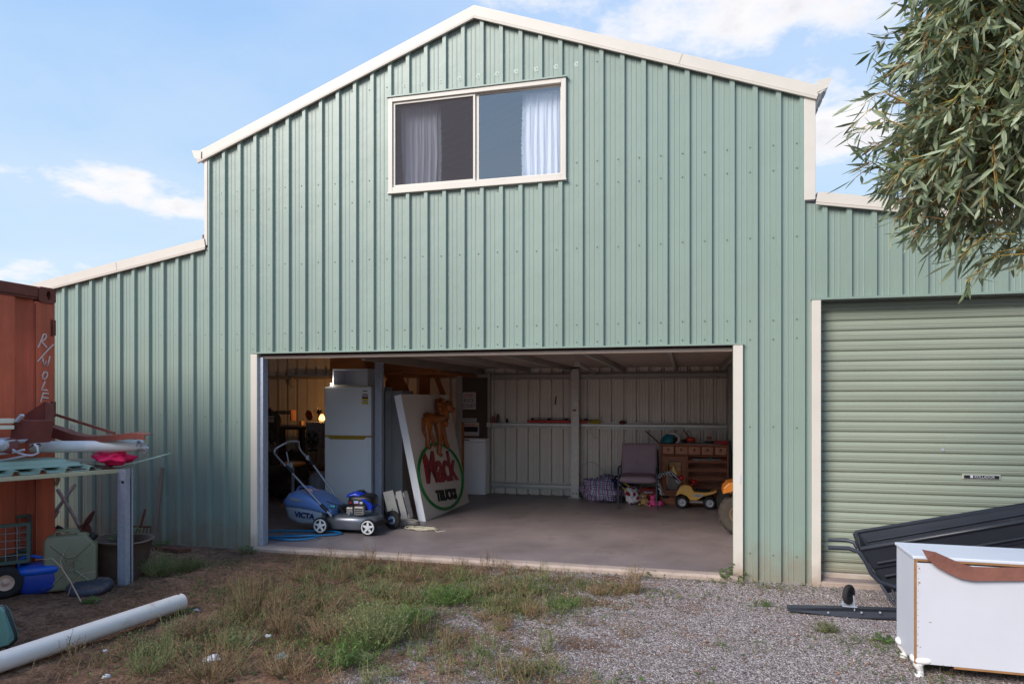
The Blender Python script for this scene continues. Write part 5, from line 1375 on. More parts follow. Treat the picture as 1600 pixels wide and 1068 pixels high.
def cushion(name, w, l, t, M, parent, tuft=False):
    mb = MB(); nx, ny = 24, 24; vs = []; 
    for side in (1, -1):
        for j in range(ny + 1):
            for i in range(nx + 1):
                u, v = i / nx * 2 - 1, j / ny * 2 - 1; h = t * (max(0, 1 - u ** 6)) ** .5 * (max(0, 1 - v ** 6)) ** .5
                if tuft:
                    r = sqrt(u * u + v * v); h -= t * .75 * math.exp(-r * r * 60) ; a = atan2(v, u); h -= t * .16 * abs(cos(a * 4)) ** 12 * math.exp(-r * 1.8)
                vs.append(M @ V((u * w / 2, v * l / 2, side * h)))
    q = (nx + 1) * (ny + 1)
    for s2 in (0, 1):
        for j in range(ny):
            for i in range(nx):
                f = (s2 * q + j * (nx + 1) + i, s2 * q + j * (nx + 1) + i + 1, s2 * q + (j + 1) * (nx + 1) + i + 1, s2 * q + (j + 1) * (nx + 1) + i); mb.f.append(f if s2 == 0 else f[::-1]); mb.sm.append(True)
    mb.v = [tuple(v) for v in vs]; return mb.build(name, m_cush, parent)
cushion('back_cushion', .50, .54, .035, frame((0, .15, .63), (1, 0, 0), (0, .22, 1)), ch, True)
cushion('seat_cushion', .52, .44, .05, frame((0, -.04, .415), (1, 0, 0), (0, 1, .06)), ch)
# things under the chair
m_spot = bpy.data.materials.new('red_spotted_bag'); m_spot.use_nodes = True
def spots(m, base, col, sc_, thr):
    m.use_nodes = True
    N = m.node_tree.nodes; L = m.node_tree.links; b = N['Principled BSDF']; b.inputs['Roughness'].default_value = .5
    tc = N.new('ShaderNodeTexCoord'); v = N.new('ShaderNodeTexVoronoi'); v.inputs['Scale'].default_value = sc_; L.new(tc.outputs['Object'], v.inputs['Vector'])
    r = N.new('ShaderNodeMapRange'); L.new(v.outputs['Distance'], r.inputs[0]); r.inputs[1].default_value = thr; r.inputs[2].default_value = thr - .04
    mx = N.new('ShaderNodeMix'); mx.data_type = 'RGBA'; L.new(r.outputs[0], mx.inputs['Factor']); mx.inputs['A'].default_value = (*base, 1); mx.inputs['B'].default_value = (*col, 1); L.new(mx.outputs['Result'], b.inputs['Base Color'])
spots(m_spot, S(216, 216, 222), S(150, 20, 30), 11, .36)
cloth('carrier_bag', 'white carrier bag with red spots under the garden chair', 'bag', (-.76, 3.86, .17), (.115, .10, .13), m_spot, 12., amp=.18, zmin=.052)
ob = MB().box((-.64, 3.86, .052), (-.40, 4.05, .28)).build('toy_carton', mat('red_carton', S(166, 52, 44), rough=.6, var=.25, vs=8), loc=(-.52, 3.95, .05), bev=.004); props(ob, 'red printed carton behind the soft toys under the chair', 'carton')
mb = MB(); mb.box((-.60, 3.8565, .21), (-.47, 3.8595, .235)); q = mb.build('printed_band', m_white); q.parent = ob; q.matrix_parent_inverse = Matrix.Translation(-V(ob.location))
def plush(name, label, c, m, s=1.):
    t = thing(name, label, 'soft toy', c, world=False, rz=R.uniform(-.4, .4)); mb = MB()
    mb.blob((0, 0, .05 * s), (.05 * s, .04 * s, .055 * s)); mb.build('body', m, t)
    mb = MB(); mb.blob((0, -.01, .125 * s), (.04 * s, .036 * s, .036 * s)); mb.blob((0, -.045 * s, .115 * s), (.018 * s, .016 * s, .014 * s)); mb.build('head', m, t)
    for sx in (-1, 1):
        mb = MB(); mb.blob((sx * .032 * s, -.005, .158 * s), (.014 * s, .009 * s, .016 * s), nu=10, nv=8); mb.build('ear', m, t)
        mb = MB(); mb.tube([(sx * .03 * s, -.01, .02 * s), (sx * .06 * s, -.06 * s, .015 * s)], [.018 * s, .016 * s], 8); mb.build('leg', m, t)
        mb = MB(); mb.tube([(sx * .04 * s, 0, .085 * s), (sx * .07 * s, -.03 * s, .05 * s)], [.014 * s, .012 * s], 8); mb.build('arm', m, t)
plush('plush_bear', 'small sandy plush animal sitting under the chair', (-.585, 3.74, .052), mat('sandy_plush', S(176, 142, 96), rough=.95, var=.2, bump=.5, bs=120))
plush('plush_pig', 'bright pink plush toy slumped by the right chair leg', (-.46, 3.70, .05), mat('pink_plush', S(226, 92, 150), rough=.95, var=.2, bump=.5, bs=120), .95)
cloth('pink_scarf', 'pink fluffy scarf end behind the right leg of the chair', 'scarf', (-.36, 3.75, .085), (.055, .05, .035), MATS['pink_plush'], 2., amp=.3, nu=24, nv=14)
# black cross post of shadow side: umbrella by the chair
mb = MB(); mb.tube([at(1027, 702, 3.9), at(1028, 770, 3.85)], [.012, .035], 8); ob = mb.build('folded_umbrella', m_dark, loc=tuple(at(1028, 780, 3.85))); props(ob, 'folded black umbrella standing between the chair and the pine dresser', 'umbrella')
# zebra striped soft snake leg
def stripes(name, a, b, sc_, ax='Z'):
    m = bpy.data.materials.new(name); m.use_nodes = True; N = m.node_tree.nodes; L = m.node_tree.links; bb = N['Principled BSDF']; bb.inputs['Roughness'].default_value = .8
    tc = N.new('ShaderNodeTexCoord'); w = N.new('ShaderNodeTexWave'); w.bands_direction = ax; w.inputs['Scale'].default_value = sc_; w.inputs['Distortion'].default_value = 4; w.inputs['Detail Scale'].default_value = 3; L.new(tc.outputs['Object'], w.inputs['Vector'])
    r = N.new('ShaderNodeMapRange'); L.new(w.outputs['Fac'], r.inputs[0]); r.inputs[1].default_value = .45; r.inputs[2].default_value = .55
    mx = N.new('ShaderNodeMix'); mx.data_type = 'RGBA'; L.new(r.outputs[0], mx.inputs['Factor']); mx.inputs['A'].default_value = (*a, 1); mx.inputs['B'].default_value = (*b, 1); L.new(mx.outputs['Result'], bb.inputs['Base Color']); return m
zt = thing('striped_toy', 'black and white striped stuffed toy draped over the toy quad bike', 'soft toy', tuple(at(1040, 775, 3.62)))
mb = MB(); P = [at(u, v, 3.60) for u, v in ((1035, 773), (1030, 758), (1027, 748), (1034, 741), (1046, 738), (1056, 745), (1062, 754))]; mb.tube(smoothpath(P, 4), .030, 10); mb.build('body', stripes('zebra_cloth', S(24, 24, 28), S(214, 214, 220), 14, 'DIAGONAL'), zt)
mb = MB(); mb.blob(at(1040, 776, 3.58), (.06, .05, .022)); mb.build('foot', m_dark, zt)
mb = MB(); mb.prism([at(1048, 741, 3.59), at(1052, 727, 3.59), at(1058, 741, 3.59)], (0, .02, 0)); mb.build('crest', mat('cream_crest', S(226, 196, 130), rough=.7), zt)
mb = MB(); mb.blob(at(1064, 746, 3.6), (.035, .035, .04)); mb.build('head', m_red, zt)
# toy quad bike
tq = thing('toy_quad_bike', 'yellow toy quad bike with grey wheels and red steering wheel', 'toy vehicle', (.13, 3.72, FL0), world=False)
m_tq = mat('toy_yellow', S(250, 196, 104), rough=.4, var=.05)
for x in (-.185, .19):
    for y in (-.13, .13): wheel(tq, (x, y, .088), (0, 1, 0), .088, .065, .052, mat('toy_hub', S(176, 178, 186), rough=.4), 14, tyre_m=m_dark)
mb = MB(); mb.prism([(-.27, -.10, .16), (-.25, -.10, .22), (-.21, -.10, .30), (-.14, -.10, .33), (-.06, -.10, .31), (-.02, -.10, .235), (.12, -.10, .225), (.24, -.10, .245), (.29, -.10, .265), (.29, -.10, .235), (.22, -.10, .20), (.10, -.10, .17), (.02, -.10, .11), (-.07, -.10, .11), (-.12, -.10, .17), (-.20, -.10, .20)], (0, .20, 0)); mb.build('body', m_tq, tq, bev=.012)
mb = MB(); mb.box((-.03, -.104, .165), (.10, -.1015, .20)); mb.build('number_plate', m_white, tq)
text('plate_lettering', 'MAXI', .03, frame((.035, -.1045, .182), (1, 0, 0), (0, 0, 1)), m_blk, tq, .0004)
mb = MB(); mb.box((-.08, -.10, .075), (.12, .10, .105)); mb.build('chassis', m_galvd, tq, bev=.006)
mb = MB(); mb.box((.0, -.07, .236), (.20, .07, .262)); mb.build('seat', m_dark, tq, bev=.01)
mb = MB(); mb.cyl((-.06, 0, .30), (-.02, 0, .36), .012, n=8); mb.lathe([(0, .0), (.06, .0), (.072, .012), (.06, .025), (0, .02)], (-.02, 0, .36), (.4, 0, 1), n=20); mb.build('steering_wheel', m_red, tq)
# pine dresser with wine rack
pd = thing('pine_dresser', 'stained pine dresser with five small drawers, glazed door and bottle rack', 'dresser', (.11, 4.1, FL0))
X0, X1, Y0, Y1, ZT = -.365, .595, 3.95, 4.28, .93
def pb(a, b, name='panel', m=None, bev=.003): mb = MB(); mb.box(a, b); return mb.build(name, m or m_wood, pd, bev=bev)
pb((X0 - .015, Y0 - .02, ZT - .02), (X1 + .015, Y1, ZT), 'top')
for x in (X0, X0 + .375, X1 - .022): pb((x, Y0, .06), (x + .022, Y1, ZT - .021))
pb((X0, Y1 - .008, .06), (X1, Y1, ZT - .022), 'back')
pb((X0 + .022, Y0, .76), (X1 - .022, Y1 - .01, .775), 'shelf')
pb((X0 + .022, Y0, .905), (X1 - .022, Y1 - .01, .9085), 'shelf')
pb((X0, Y0 - .01, .05), (X1, Y0 + .012, .15), 'plinth'); pb((X0 + .022, Y0 + .013, .15), (X1 - .022, Y1 - .01, .162), 'shelf')
pb((X0 - .006, Y0 - .016, .12), (X1 + .006, Y0 - .0105, .135), 'moulding')
for i in range(5):
    a = X0 + .032 + i * .1825 + (.006 if i > 1 else 0); d_ = MB().box((a, Y0 - .012, .785), (a + .165, Y0 + .06, .898)).build('drawer', mat('drawer_pine', S(204, 142, 110), rough=.5, var=.18, vs=4, stretch=(7, 1, 1)), pd, bev=.004)
    mb = MB(); cxx = a + .083; mb.cyl((cxx, Y0 - .013, .86), (cxx, Y0 - .022, .86), .012, n=10); mb.tube([V((cxx + cos(t * pi / 6) * .014, Y0 - .02, .845 + sin(t * pi / 6) * .016)) for t in range(12)], .0032, 5, closed=True); mb.build('ring_pull', m_dark, d_)
# door with glass
dm = bpy.data.objects.new('door', None); COL.objects.link(dm); dm.parent = pd; OFF[dm] = OFF[pd]
a0_, a1_ = X0 + .026, X0 + .370
for p, q in (((a0_, .17), (a0_ + .06, .75)), ((a1_ - .06, .17), (a1_, .75)), ((a0_ + .06, .69), (a1_ - .06, .75)), ((a0_ + .06, .17), (a1_ - .06, .25))):
    mb = MB(); mb.box((p[0], Y0 - .010, p[1]), (q[0], Y0 + .012, q[1])); mb.build('frame', m_wood, dm, bev=.002)
mb = MB(); mb.add([(a0_ + .06, Y0, .25), (a1_ - .06, Y0, .25), (a1_ - .06, Y0, .69), (a0_ + .06, Y0, .69)], [(0, 1, 2, 3)]); mb.build('pane', glass('cabinet_glass', .05, (.95, .9, .8)), dm)
m_amb = mat('painted_amber_reflection', S(214, 150, 84), rough=.35, var=.5, vs=14., dirt=(S(120, 84, 60), .4, 20.))  # orange reflection of the door glass, painted on a panel behind it
pb((a0_ + .10, Y0 + .10, .45), (a1_ - .07, Y0 + .12, .66), 'reflection_panel', m_amb)
pb((a0_ + .064, Y0 + .02, .33), (a0_ + .078, Y0 + .03, .69), 'reflection_stripe', mat('bright_yellow_strip', S(250, 196, 40), rough=.4))  # yellow stripe of that reflection, painted as a strip behind the pane
pb((a0_ + .08, Y0 + .14, .25), (a1_ - .08, Y0 + .16, .42), 'stored_board', m_oldwood)
# bottle rack with scalloped rails
for z in (.70, .575, .45, .325, .20):
    mb = MB(); pts = [(X0 + .40, z - .03), (X0 + .40, z)]
    for i in range(7):
        for t in range(7): a = pi * t / 6; c_ = X0 + .44 + i * .076; pts.append((c_ - cos(a) * .028, z - sin(a) * .016))
    pts += [(X1 - .024, z), (X1 - .024, z - .03)]
    # rail as separate quads following the scallops
    top = pts[1:-1]
    for (p, q) in zip(top[:-1], top[1:]): mb.add([(p[0], Y0, z - .034), (q[0], Y0, z - .034), (q[0], Y0, q[1]), (p[0], Y0, p[1]), (p[0], Y0 + .016, z - .034), (q[0], Y0 + .016, z - .034), (q[0], Y0 + .016, q[1]), (p[0], Y0 + .016, p[1])], [(0, 1, 2, 3), (3, 2, 6, 7), (7, 6, 5, 4), (4, 5, 1, 0)])
    mb.build('bottle_rail', m_wood, pd)
    pb((X0 + .398, Y1 - .10, z - .034), (X1 - .023, Y1 - .08, z + .0), 'rear_rail')
mb = MB(); mb.cyl((X0 + .46, Y0 + .05, .705), (X1 - .10, Y0 + .05, .705), .018, n=10); ob = mb.build('rolled_mat', m_galvd, loc=(.1, 4., .7)); props(ob, 'grey rolled mat pushed into the top row of the bottle rack', 'mat')
ob = MB().box((.32, 3.97, .724), (.36, 4.0, .742)).build('blue_clip', mat('cyan_plastic', S(40, 140, 170), rough=.4), loc=(.34, 3.98, .72)); props(ob, 'tiny blue clip on the rolled mat in the bottle rack', 'clip')
# on the pine dresser
cloth('dust_cloth', 'greyish folded cloth spread along the front of the dresser top', 'cloth', (.20, 4.00, .938), (.33, .10, .012), mat('grey_cloth', S(170, 164, 172), rough=.9), 6., amp=.1)
hm = thing('welding_mask', 'teal and white visor helmet on the left end of the dresser top', 'helmet', (-.22, 4.08, .93), world=False)
mb = MB(); mb.blob((-.03, 0, .04), (.12, .10, .10), nu=24, nv=16, M=Matrix.Rotation(-.5, 4, 'Y'), zmin=.005); mb.build('shell', mat('teal_shell', S(20, 122, 140), rough=.35), hm)
mb = MB(); mb.tube(smoothpath([(-.03, -.02, .14), (.06, -.04, .15), (.12, -.05, .10), (.11, -.05, .03), (.07, -.05, .012)], 4), [.02] * 17, 8); mb.build('ear_band', mat('dirty_white', S(206, 200, 192), rough=.5), hm)
mb = MB(); mb.blob((.04, -.03, .05), (.06, .06, .05), nu=16, nv=10); mb.build('visor', m_dark, hm)
gb = thing('grease_gun', 'orange-red power tool with a slanting handle on the dresser top', 'tool', (.07, 4.08, .94), world=False)
mb = MB(); mb.blob((0, 0, .05), (.065, .05, .042), sq=.6); mb.build('body', mat('orange_red', S(214, 50, 20), rough=.35), gb)
mb = MB(); mb.tube([(-.02, 0, .08), (-.06, 0, .13), (-.11, .02, .20)], .009, 8); mb.build('handle', m_oxide, gb)
mb = MB(); mb.blob((-.09, 0, .03), (.05, .04, .028)); mb.blob((0, 0, .012), (.07, .05, .014)); mb.build('base', m_dark, gb)
jb = thing('jar_caddy', 'black tray holding a cluster of small glass jars with red lids', 'jars', (.33, 4.08, .94), world=False)
mb = MB(); mb.lathe([(0, 0), (.055, 0), (.075, .03), (.07, .03), (.05, .008), (0, .008)], n=20); mb.build('tray', m_dark, jb)
for i in range(4):
    mb = MB(); x, y = (-.027 + .018 * i), (.014 if i % 2 else -.012); mb.cyl((x, y, .01), (x, y, .085), .012, n=10); j_ = mb.build('jar', mat('tan_glass', S(190, 160, 130), rough=.2, var=.3), jb)
    mb = MB(); mb.cyl((x, y, .0855), (x, y, .098), .012, n=10); mb.build('lid', m_red, jb)
rt = thing('red_tray', 'shallow red plastic tray at the right end of the dresser top', 'tray', (.50, 4.08, .932), world=False)
mb = MB()
for a, b in (((-.10, -.08, 0), (.10, .08, .006)), ((-.10, -.08, .006), (.10, -.074, .045)), ((-.10, .074, .006), (.10, .08, .045)), ((-.10, -.074, .006), (-.094, .074, .045)), ((.094, -.074, .006), (.10, .074, .045))): mb.box(a, b)
mb.build('shell', m_red, rt)
mb = MB(); mb.tube([at(1009, 673, 4.25), at(1031, 693, 4.1)], .009, 6); ob = mb.build('long_stick', m_oxide, loc=tuple(at(1031, 693, 4.1))); props(ob, 'thin red-brown rod leaning from the dresser to the wall', 'rod')
mb = MB(); mb.tube([at(1140, 688, 3.9), at(1142, 712, 3.9), at(1141, 770, 3.9)], [.016, .02, .016], 8); ob = mb.build('black_handle', m_dark, loc=tuple(at(1141, 780, 3.9))); props(ob, 'dark tool handle standing at the right of the pine dresser', 'tool')
# things on the girt
rl = thing('spirit_level', 'long red and black spirit level resting on the back wall rail', 'level', (-2.1, 4.33, 1.20))
mb = MB(); mb.box((-2.47, 4.32, 1.215), (-1.50, 4.35, 1.25)); mb.build('body', m_red, rl, bev=.002)
mb = MB(); mb.box((-2.40, 4.345, 1.252), (-1.40, 4.36, 1.262)); 
for x in (-2.41, -2.14, -1.86, -1.55): mb.box((x, 4.345, 1.25), (x + .05, 4.36, 1.285))
mb.box((-2.41, 4.345, 1.280), (-1.50, 4.36, 1.286)); mb.build('black_rack', m_dark, rl)
cloth('work_glove', 'yellow work glove lying on the rail right of the column', 'glove', (-1.37, 4.32, 1.235), (.10, .04, .022), mat('yellow_glove', S(186, 166, 40), rough=.8), 5., amp=.35, nu=30, nv=16)
ob = MB().blob((-.95, 4.33, 1.225), (.05, .03, .025), amp=.4, ns=3).build('small_pliers', m_oxide, loc=(-.95, 4.33, 1.2)); props(ob, 'small red handled tool on the back wall rail above the chair', 'tool')
mb = MB(); mb.tube([(-.85, 4.32, 1.21), (-.3, 4.33, 1.215), (.25, 4.32, 1.218), (.5, 4.33, 1.214)], .005, 6); ob = mb.build('welding_rod', m_galvd, loc=(-.3, 4.32, 1.21)); props(ob, 'thin steel rod lying along the rail above the pine dresser', 'rod')
for i, (u, lab, m1) in enumerate(((771, 'white-topped spray can on the left end of the wall rail', m_white), (778, 'dark spray can right of the white-topped one on the wall rail', m_dark))):
    p = at(u, 659, 4.33); p.z = 1.202; t = thing('spray_can', lab, 'spray can', tuple(p), 'spray cans on the wall rail', world=False)
    mb = MB(); mb.cyl((0, 0, 0), (0, 0, .11), .024, n=14); mb.build('can', mat('can_print' + str(i), S(150, 50, 60) if i == 0 else S(70, 70, 80), rough=.3, var=.5, vs=20), t)
    mb = MB(); mb.cyl((0, 0, .11), (0, 0, .145), .018, .013, n=12); mb.build('cap', m1, t)
ob = MB().lathe([(0, 0), (.02, 0), (.022, .04), (.012, .055), (.012, .07), (0, .07)], tuple(at(792, 660, 4.33))).build('small_bottle', m_dark, loc=tuple(at(792, 660, 4.33))); ob.location.z += 0; props(ob, 'little dark bottle standing alone on the wall rail', 'bottle')
mb = MB(); p = at(869, 622, 4.40); mb.tube([p + V((0, 0, .03)), p + V((0, -.02, .03)), p + V((0, -.02, 0)), p + V((-.012, -.02, -.10))], .010, 6); ob = mb.build('wall_hook', m_oxide, loc=tuple(p)); props(ob, 'small dark tool hanging high on the back wall near the column', 'tool')
mb = MB(); mb.cyl(p + V((0, -.025, .035)), p + V((0, -.03, .035)), .010, n=10); q = mb.build('bright_cap', m_white); q.parent = ob; q.matrix_parent_inverse = Matrix.Translation(-V(ob.location))
mb = MB(); mb.tube(smoothpath([at(u, v, 4.15) for u, v in ((906, 735), (914, 724), (926, 722), (938, 730), (948, 745), (954, 760))], 5), .006, 6); ob = mb.build('wire_hoop', m_galv, loc=tuple(at(950, 770, 4.15))); props(ob, 'thin bent wire hoop rising behind the checked bag', 'wire')
mb = MB(); mb.tube([at(922, 664, 4.38), at(923, 676, 4.38), at(930, 684, 4.38), at(934, 682, 4.38)], .004, 5); ob = mb.build('hanging_cable', m_galvd, loc=tuple(at(923, 676, 4.38))); props(ob, 'short grey cable end hanging under the wall rail right of the column', 'cable')
# workshop corner behind the sign: dark board, posters, white cabinet
ds = thing('dark_board', 'dark brown wall board carrying the posters left of the steel bay', 'board', (-3.3, 4.36, 1))
mb = MB(); mb.box((-3.62, 4.36, .95), (-3.13, 4.38, 1.94)); mb.build('panel', mat('brown_board', S(84, 74, 70), rough=.8, var=.1), ds)


def poster(label, x0, x1, z0, z1, lines, m=None):
    t = thing('poster', label, 'poster', ((x0 + x1) / 2, 4.355, z0), 'posters on the dark board')
    mb = MB(); mb.box((x0, 4.352, z0), (x1, 4.357, z1)); mb.build('sheet', m or m_white, t)
    n = len(lines); h = (z1 - z0) / (n + .3)
    for i, ln in enumerate(lines):
        if ln: text('lettering', ln, h * 1.0, frame(((x0 + x1) / 2, 4.351, z1 - h * (i + .65)), (1, 0, 0), (0, 0, 1)), m_blk if i % 2 else m_red if len(lines) > 2 and i == 0 else m_blk, t, .0004, xs=.75)
    return t


poster('white poster with three rows of bold lettering, the highest on the dark board', -3.57, -3.335, 1.42, 1.70, ['STAR', 'ROCK', 'COURT'])
poster('narrow white strip sign in the middle of the dark board', -3.57, -3.32, 1.215, 1.275, ['MCGOWN.LR'])
pz = poster('white framed notice with a black middle and yellow warning mark', -3.57, -3.28, .985, 1.205, ['WARNING', '', ''])
mb = MB(); mb.box((-3.565, 4.349, 1.05), (-3.30, 4.3515, 1.135)); mb.build('black_field', m_blk, pz)
mb = MB(); mb.prism([(-3.345, 4.351, 1.155), (-3.295, 4.351, 1.155), (-3.32, 4.351, 1.195)], (0, -.002, 0)); mb.build('warning_mark', m_yel, pz)
wcab = thing('white_cabinet', 'low white cabinet under the posters at the back wall', 'cabinet', (-3.3, 4.25, FL0))
mb = MB(); mb.box((-3.60, 4.12, .06), (-3.10, 4.34, .90)); mb.build('body', m_frg, wcab, bev=.006)
mb = MB(); mb.box((-3.61, 4.10, .905), (-3.095, 4.34, .955)); mb.build('top', m_frg, wcab, bev=.006)
mb = MB(); mb.box((-3.56, 4.096, .925), (-3.36, 4.099, .94)); mb.build('badge', m_blk, wcab)
# timber stair behind the sign
st = thing('timber_stair', 'warm coloured timber stair frame rising behind the leaning sign', 'stair', (-4.1, 3, FL0))
mb = MB(); mb.prism([at(586, 550, 2.75), at(616, 550, 2.75), at(646, 640, 2.75), at(626, 640, 2.75)], (0, .045, 0)); mb.build('stringer', m_ply, st)
mb = MB(); mb.prism([at(655, 552, 3.2), at(669, 552, 3.2), at(668, 660, 3.2), at(655, 660, 3.2)], (0, .08, 0)); mb.build('newel_post', m_ply, st)
mb = MB(); mb.prism([at(672, 575, 3.5), at(678, 575, 3.5), at(706, 640, 3.5), at(698, 640, 3.5)], (0, .04, 0)); mb.build('brace', m_ply, st)
mb = MB(); mb.prism([at(602, 594, 2.9), at(620, 594, 2.9), at(628, 612, 2.9), at(602, 612, 2.9)], (0, .3, 0)); mb.build('tread', m_ply, st)
mb = MB(); mb.prism([at(712, 660, 3.6), at(724, 660, 3.6), at(724, 780, 3.6), at(712, 780, 3.6)], (0, .04, 0)); mb.build('newel_post', m_ply, st)
mb = MB(); mb.box((-5.0, 2.62, 1.94), (-3.30, 4.30, 1.98)); mb.box((-5.0, 2.60, 1.985), (-3.30, 2.64, 2.26)); mb.build('landing', m_ply, st)
# dark left bay: bench, clutter, lamp
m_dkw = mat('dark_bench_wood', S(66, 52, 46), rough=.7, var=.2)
bn = thing('workbench', 'dark timber workbench along the back of the left bay', 'workbench', (-6.4, 3.7, FL0))
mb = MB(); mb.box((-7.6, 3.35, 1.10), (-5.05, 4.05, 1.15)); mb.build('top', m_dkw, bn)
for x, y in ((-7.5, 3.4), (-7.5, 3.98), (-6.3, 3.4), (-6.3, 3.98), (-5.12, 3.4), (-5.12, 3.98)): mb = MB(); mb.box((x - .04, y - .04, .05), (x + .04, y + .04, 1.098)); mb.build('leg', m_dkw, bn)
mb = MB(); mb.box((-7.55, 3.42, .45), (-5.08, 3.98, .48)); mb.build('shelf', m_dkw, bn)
ob = MB().box(tuple(at(433, 647, 3.6)), tuple(at(455, 641, 3.75))).build('pale_beam', m_oldwood, loc=tuple(at(440, 645, 3.6)), bev=.003); props(ob, 'pale timber offcut lying high in the dark left bay', 'offcut')
ob = MB().box(tuple(at(455, 657, 3.6)), tuple(at(461, 640, 3.75))).build('carton', mat('tan_carton', S(190, 130, 90), rough=.7), loc=tuple(at(457, 657, 3.6)), bev=.003); props(ob, 'small tan carton lit by the lamp on the workbench', 'carton')
ob = MB().box(tuple(at(467, 664, 3.45)), tuple(at(479, 657, 3.6))).build('wooden_block', mat('lit_block', S(190, 150, 110), rough=.7, var=.3), loc=tuple(at(470, 664, 3.45)), bev=.003); props(ob, 'pale wooden block at the front edge of the workbench', 'block')
ob = MB().box(tuple(at(478, 700, 3.2)), tuple(at(509, 659, 3.34))).build('patterned_box', (lambda m: (spots(m, S(150, 140, 146), S(60, 30, 50), 30, .3), m)[1])(bpy.data.materials.new('speckled_card')), loc=tuple(at(490, 700, 3.2))); props(ob, 'grey box with dark speckles left of the fridge', 'box')
fn = thing('desk_fan', 'round black cage fan in front of the speckled box', 'fan', tuple(at(486, 700, 3.0)))
c = at(486, 685, 3.0); mb = MB()
for r_ in (.05, .09, .125): mb.tube([c + V((cos(t * pi / 12) * r_, 0, sin(t * pi / 12) * r_)) for t in range(24)], .006, 5, closed=True)
for t in range(10): mb.tube([c, c + V((cos(t * pi / 5) * .125, 0, sin(t * pi / 5) * .125))], .003, 4)
mb.build('cage', m_dark, fn)
mb = MB()
for t in range(4):
    a = t * pi / 2 + .4; mb.prism([c + V((0, .02, 0)), c + V((cos(a) * .11, .03, sin(a) * .11)), c + V((cos(a + .7) * .11, .015, sin(a + .7) * .11))], (0, .002, 0))
mb.build('blades', m_dark, fn)
mb = MB(); mb.cyl(c + V((0, .04, 0)), c + V((0, .04, -.17)), .015, n=8); mb.cyl(c + V((0, .04, -.17)), c + V((0, .04, -.185)), .08, n=16); mb.build('stand', m_dark, fn)
sl_ = thing('bar_stool', 'chrome stool with an amber vinyl seat behind the mower handle', 'stool', tuple(V((-5.54, 2.5, .05))), world=False)
m_amber = mat('amber_vinyl', S(214, 130, 28), rough=.35)
mb = MB(); mb.blob((0, 0, .60), (.17, .17, .035), sq=.8); mb.build('seat', m_amber, sl_)
mb = MB(); mb.cyl((0, 0, .03), (0, 0, .58), .022, n=12); mb.build('stem', m_galv, sl_)
mb = MB(); mb.lathe([(0, .03), (.05, .03), (.18, .012), (.185, 0)], n=24); mb.build('base', m_amber, sl_)
wb_ = thing('plastic_drum', 'pale plastic drum in the dark just left of the fridge', 'drum', (-5.05, 2.4, .05), world=False)
mb = MB(); mb.lathe([(0, .0), (.13, 0), (.15, .05), (.15, .42), (.12, .47), (.05, .50), (0, .50)], n=24); mb.build('shell', mat('pale_drum', S(150, 156, 170), rough=.5), wb_)
mb = MB(); mb.tube([at(456, 606, 4.3), at(456, 590, 4.3), at(461, 587, 4.3), at(516, 588, 4.3)], .022, 8); ob = mb.build('wall_pipe', m_galvd, loc=tuple(at(456, 600, 4.3))); props(ob, 'bent grey pipe running high along the back of the left bay', 'pipe')
for i, v in enumerate((651, 655, 658)):
    mb = MB(); mb.beam(at(404, v, 1.4), at(427, v, 1.7), .02, .018); ob = mb.build('rack_arm', m_oldwood, loc=tuple(at(404, v, 1.4))); props(ob, ('topmost', 'middle', 'lowest')[i] + ' of three thin pale sticks stacked just inside the left jamb', 'stick', 'sticks stacked inside the left jamb')
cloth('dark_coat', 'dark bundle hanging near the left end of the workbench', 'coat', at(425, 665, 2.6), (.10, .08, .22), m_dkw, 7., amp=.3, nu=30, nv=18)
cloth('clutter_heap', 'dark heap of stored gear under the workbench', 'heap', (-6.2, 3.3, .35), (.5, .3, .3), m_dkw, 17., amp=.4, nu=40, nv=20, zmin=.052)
# lit lamp
lp = thing('work_lamp', 'small lit orange lamp glowing on the bench left of the fridge', 'lamp', tuple(at(502, 661, 3.55)))
c = at(503, 652, 3.55)
mb = MB(); mb.lathe([(.02, .05), (.045, .0), (.05, -.03), (.03, -.05)], tuple(c), n=18); mb.build('shade', mat('glowing_shade', S(240, 140, 40), emit=((1., .42, .10), 2.2)), lp)
mb = MB(); mb.cyl(c + V((0, 0, -.05)), c + V((0, 0, -.09)), .02, n=10); mb.build('stand', m_dark, lp)
ld = bpy.data.lights.new('lamp_glow', 'POINT'); lo = bpy.data.objects.new('lamp_glow', ld); COL.objects.link(lo); lo.location = c + V((-.05, .05, .12)); ld.energy = 2.0; ld.color = (1., .50, .16); ld.shadow_soft_size = .05
lo.parent = lp; lo.matrix_parent_inverse = Matrix.Translation(-V(lp.location))
pn = thing('frying_pan', 'round pan standing on edge lit by the orange lamp', 'pan', tuple(at(484, 652, 3.6)))
c = at(485, 648, 3.6); mb = MB(); mb.lathe([(.0, 0), (.06, 0), (.085, -.03)], tuple(c), (.3, 1, .2), n=24); mb.build('bowl', mat('copper_pan', S(150, 90, 60), rough=.3, metal=.6), pn)
mb = MB(); mb.tube([c + V((.06, 0, .05)), c + V((.13, .0, .12))], .009, 6); mb.build('handle', m_dark, pn)
fl_ = thing('dark_figurine', 'black spiky ornament silhouetted against the orange lamp', 'ornament', tuple(at(499, 662, 3.45)))
c = at(498, 644, 3.45); mb = MB()
for i in range(9): a = i * .75; mb.tube([c, c + V((cos(a) * .06, R.uniform(-.03, .03), sin(a) * .05 + .01))], [.018, .004], 5)
mb.tube([c, at(497, 659, 3.45)], .01, 6); mb.build('body', m_dark, fl_)
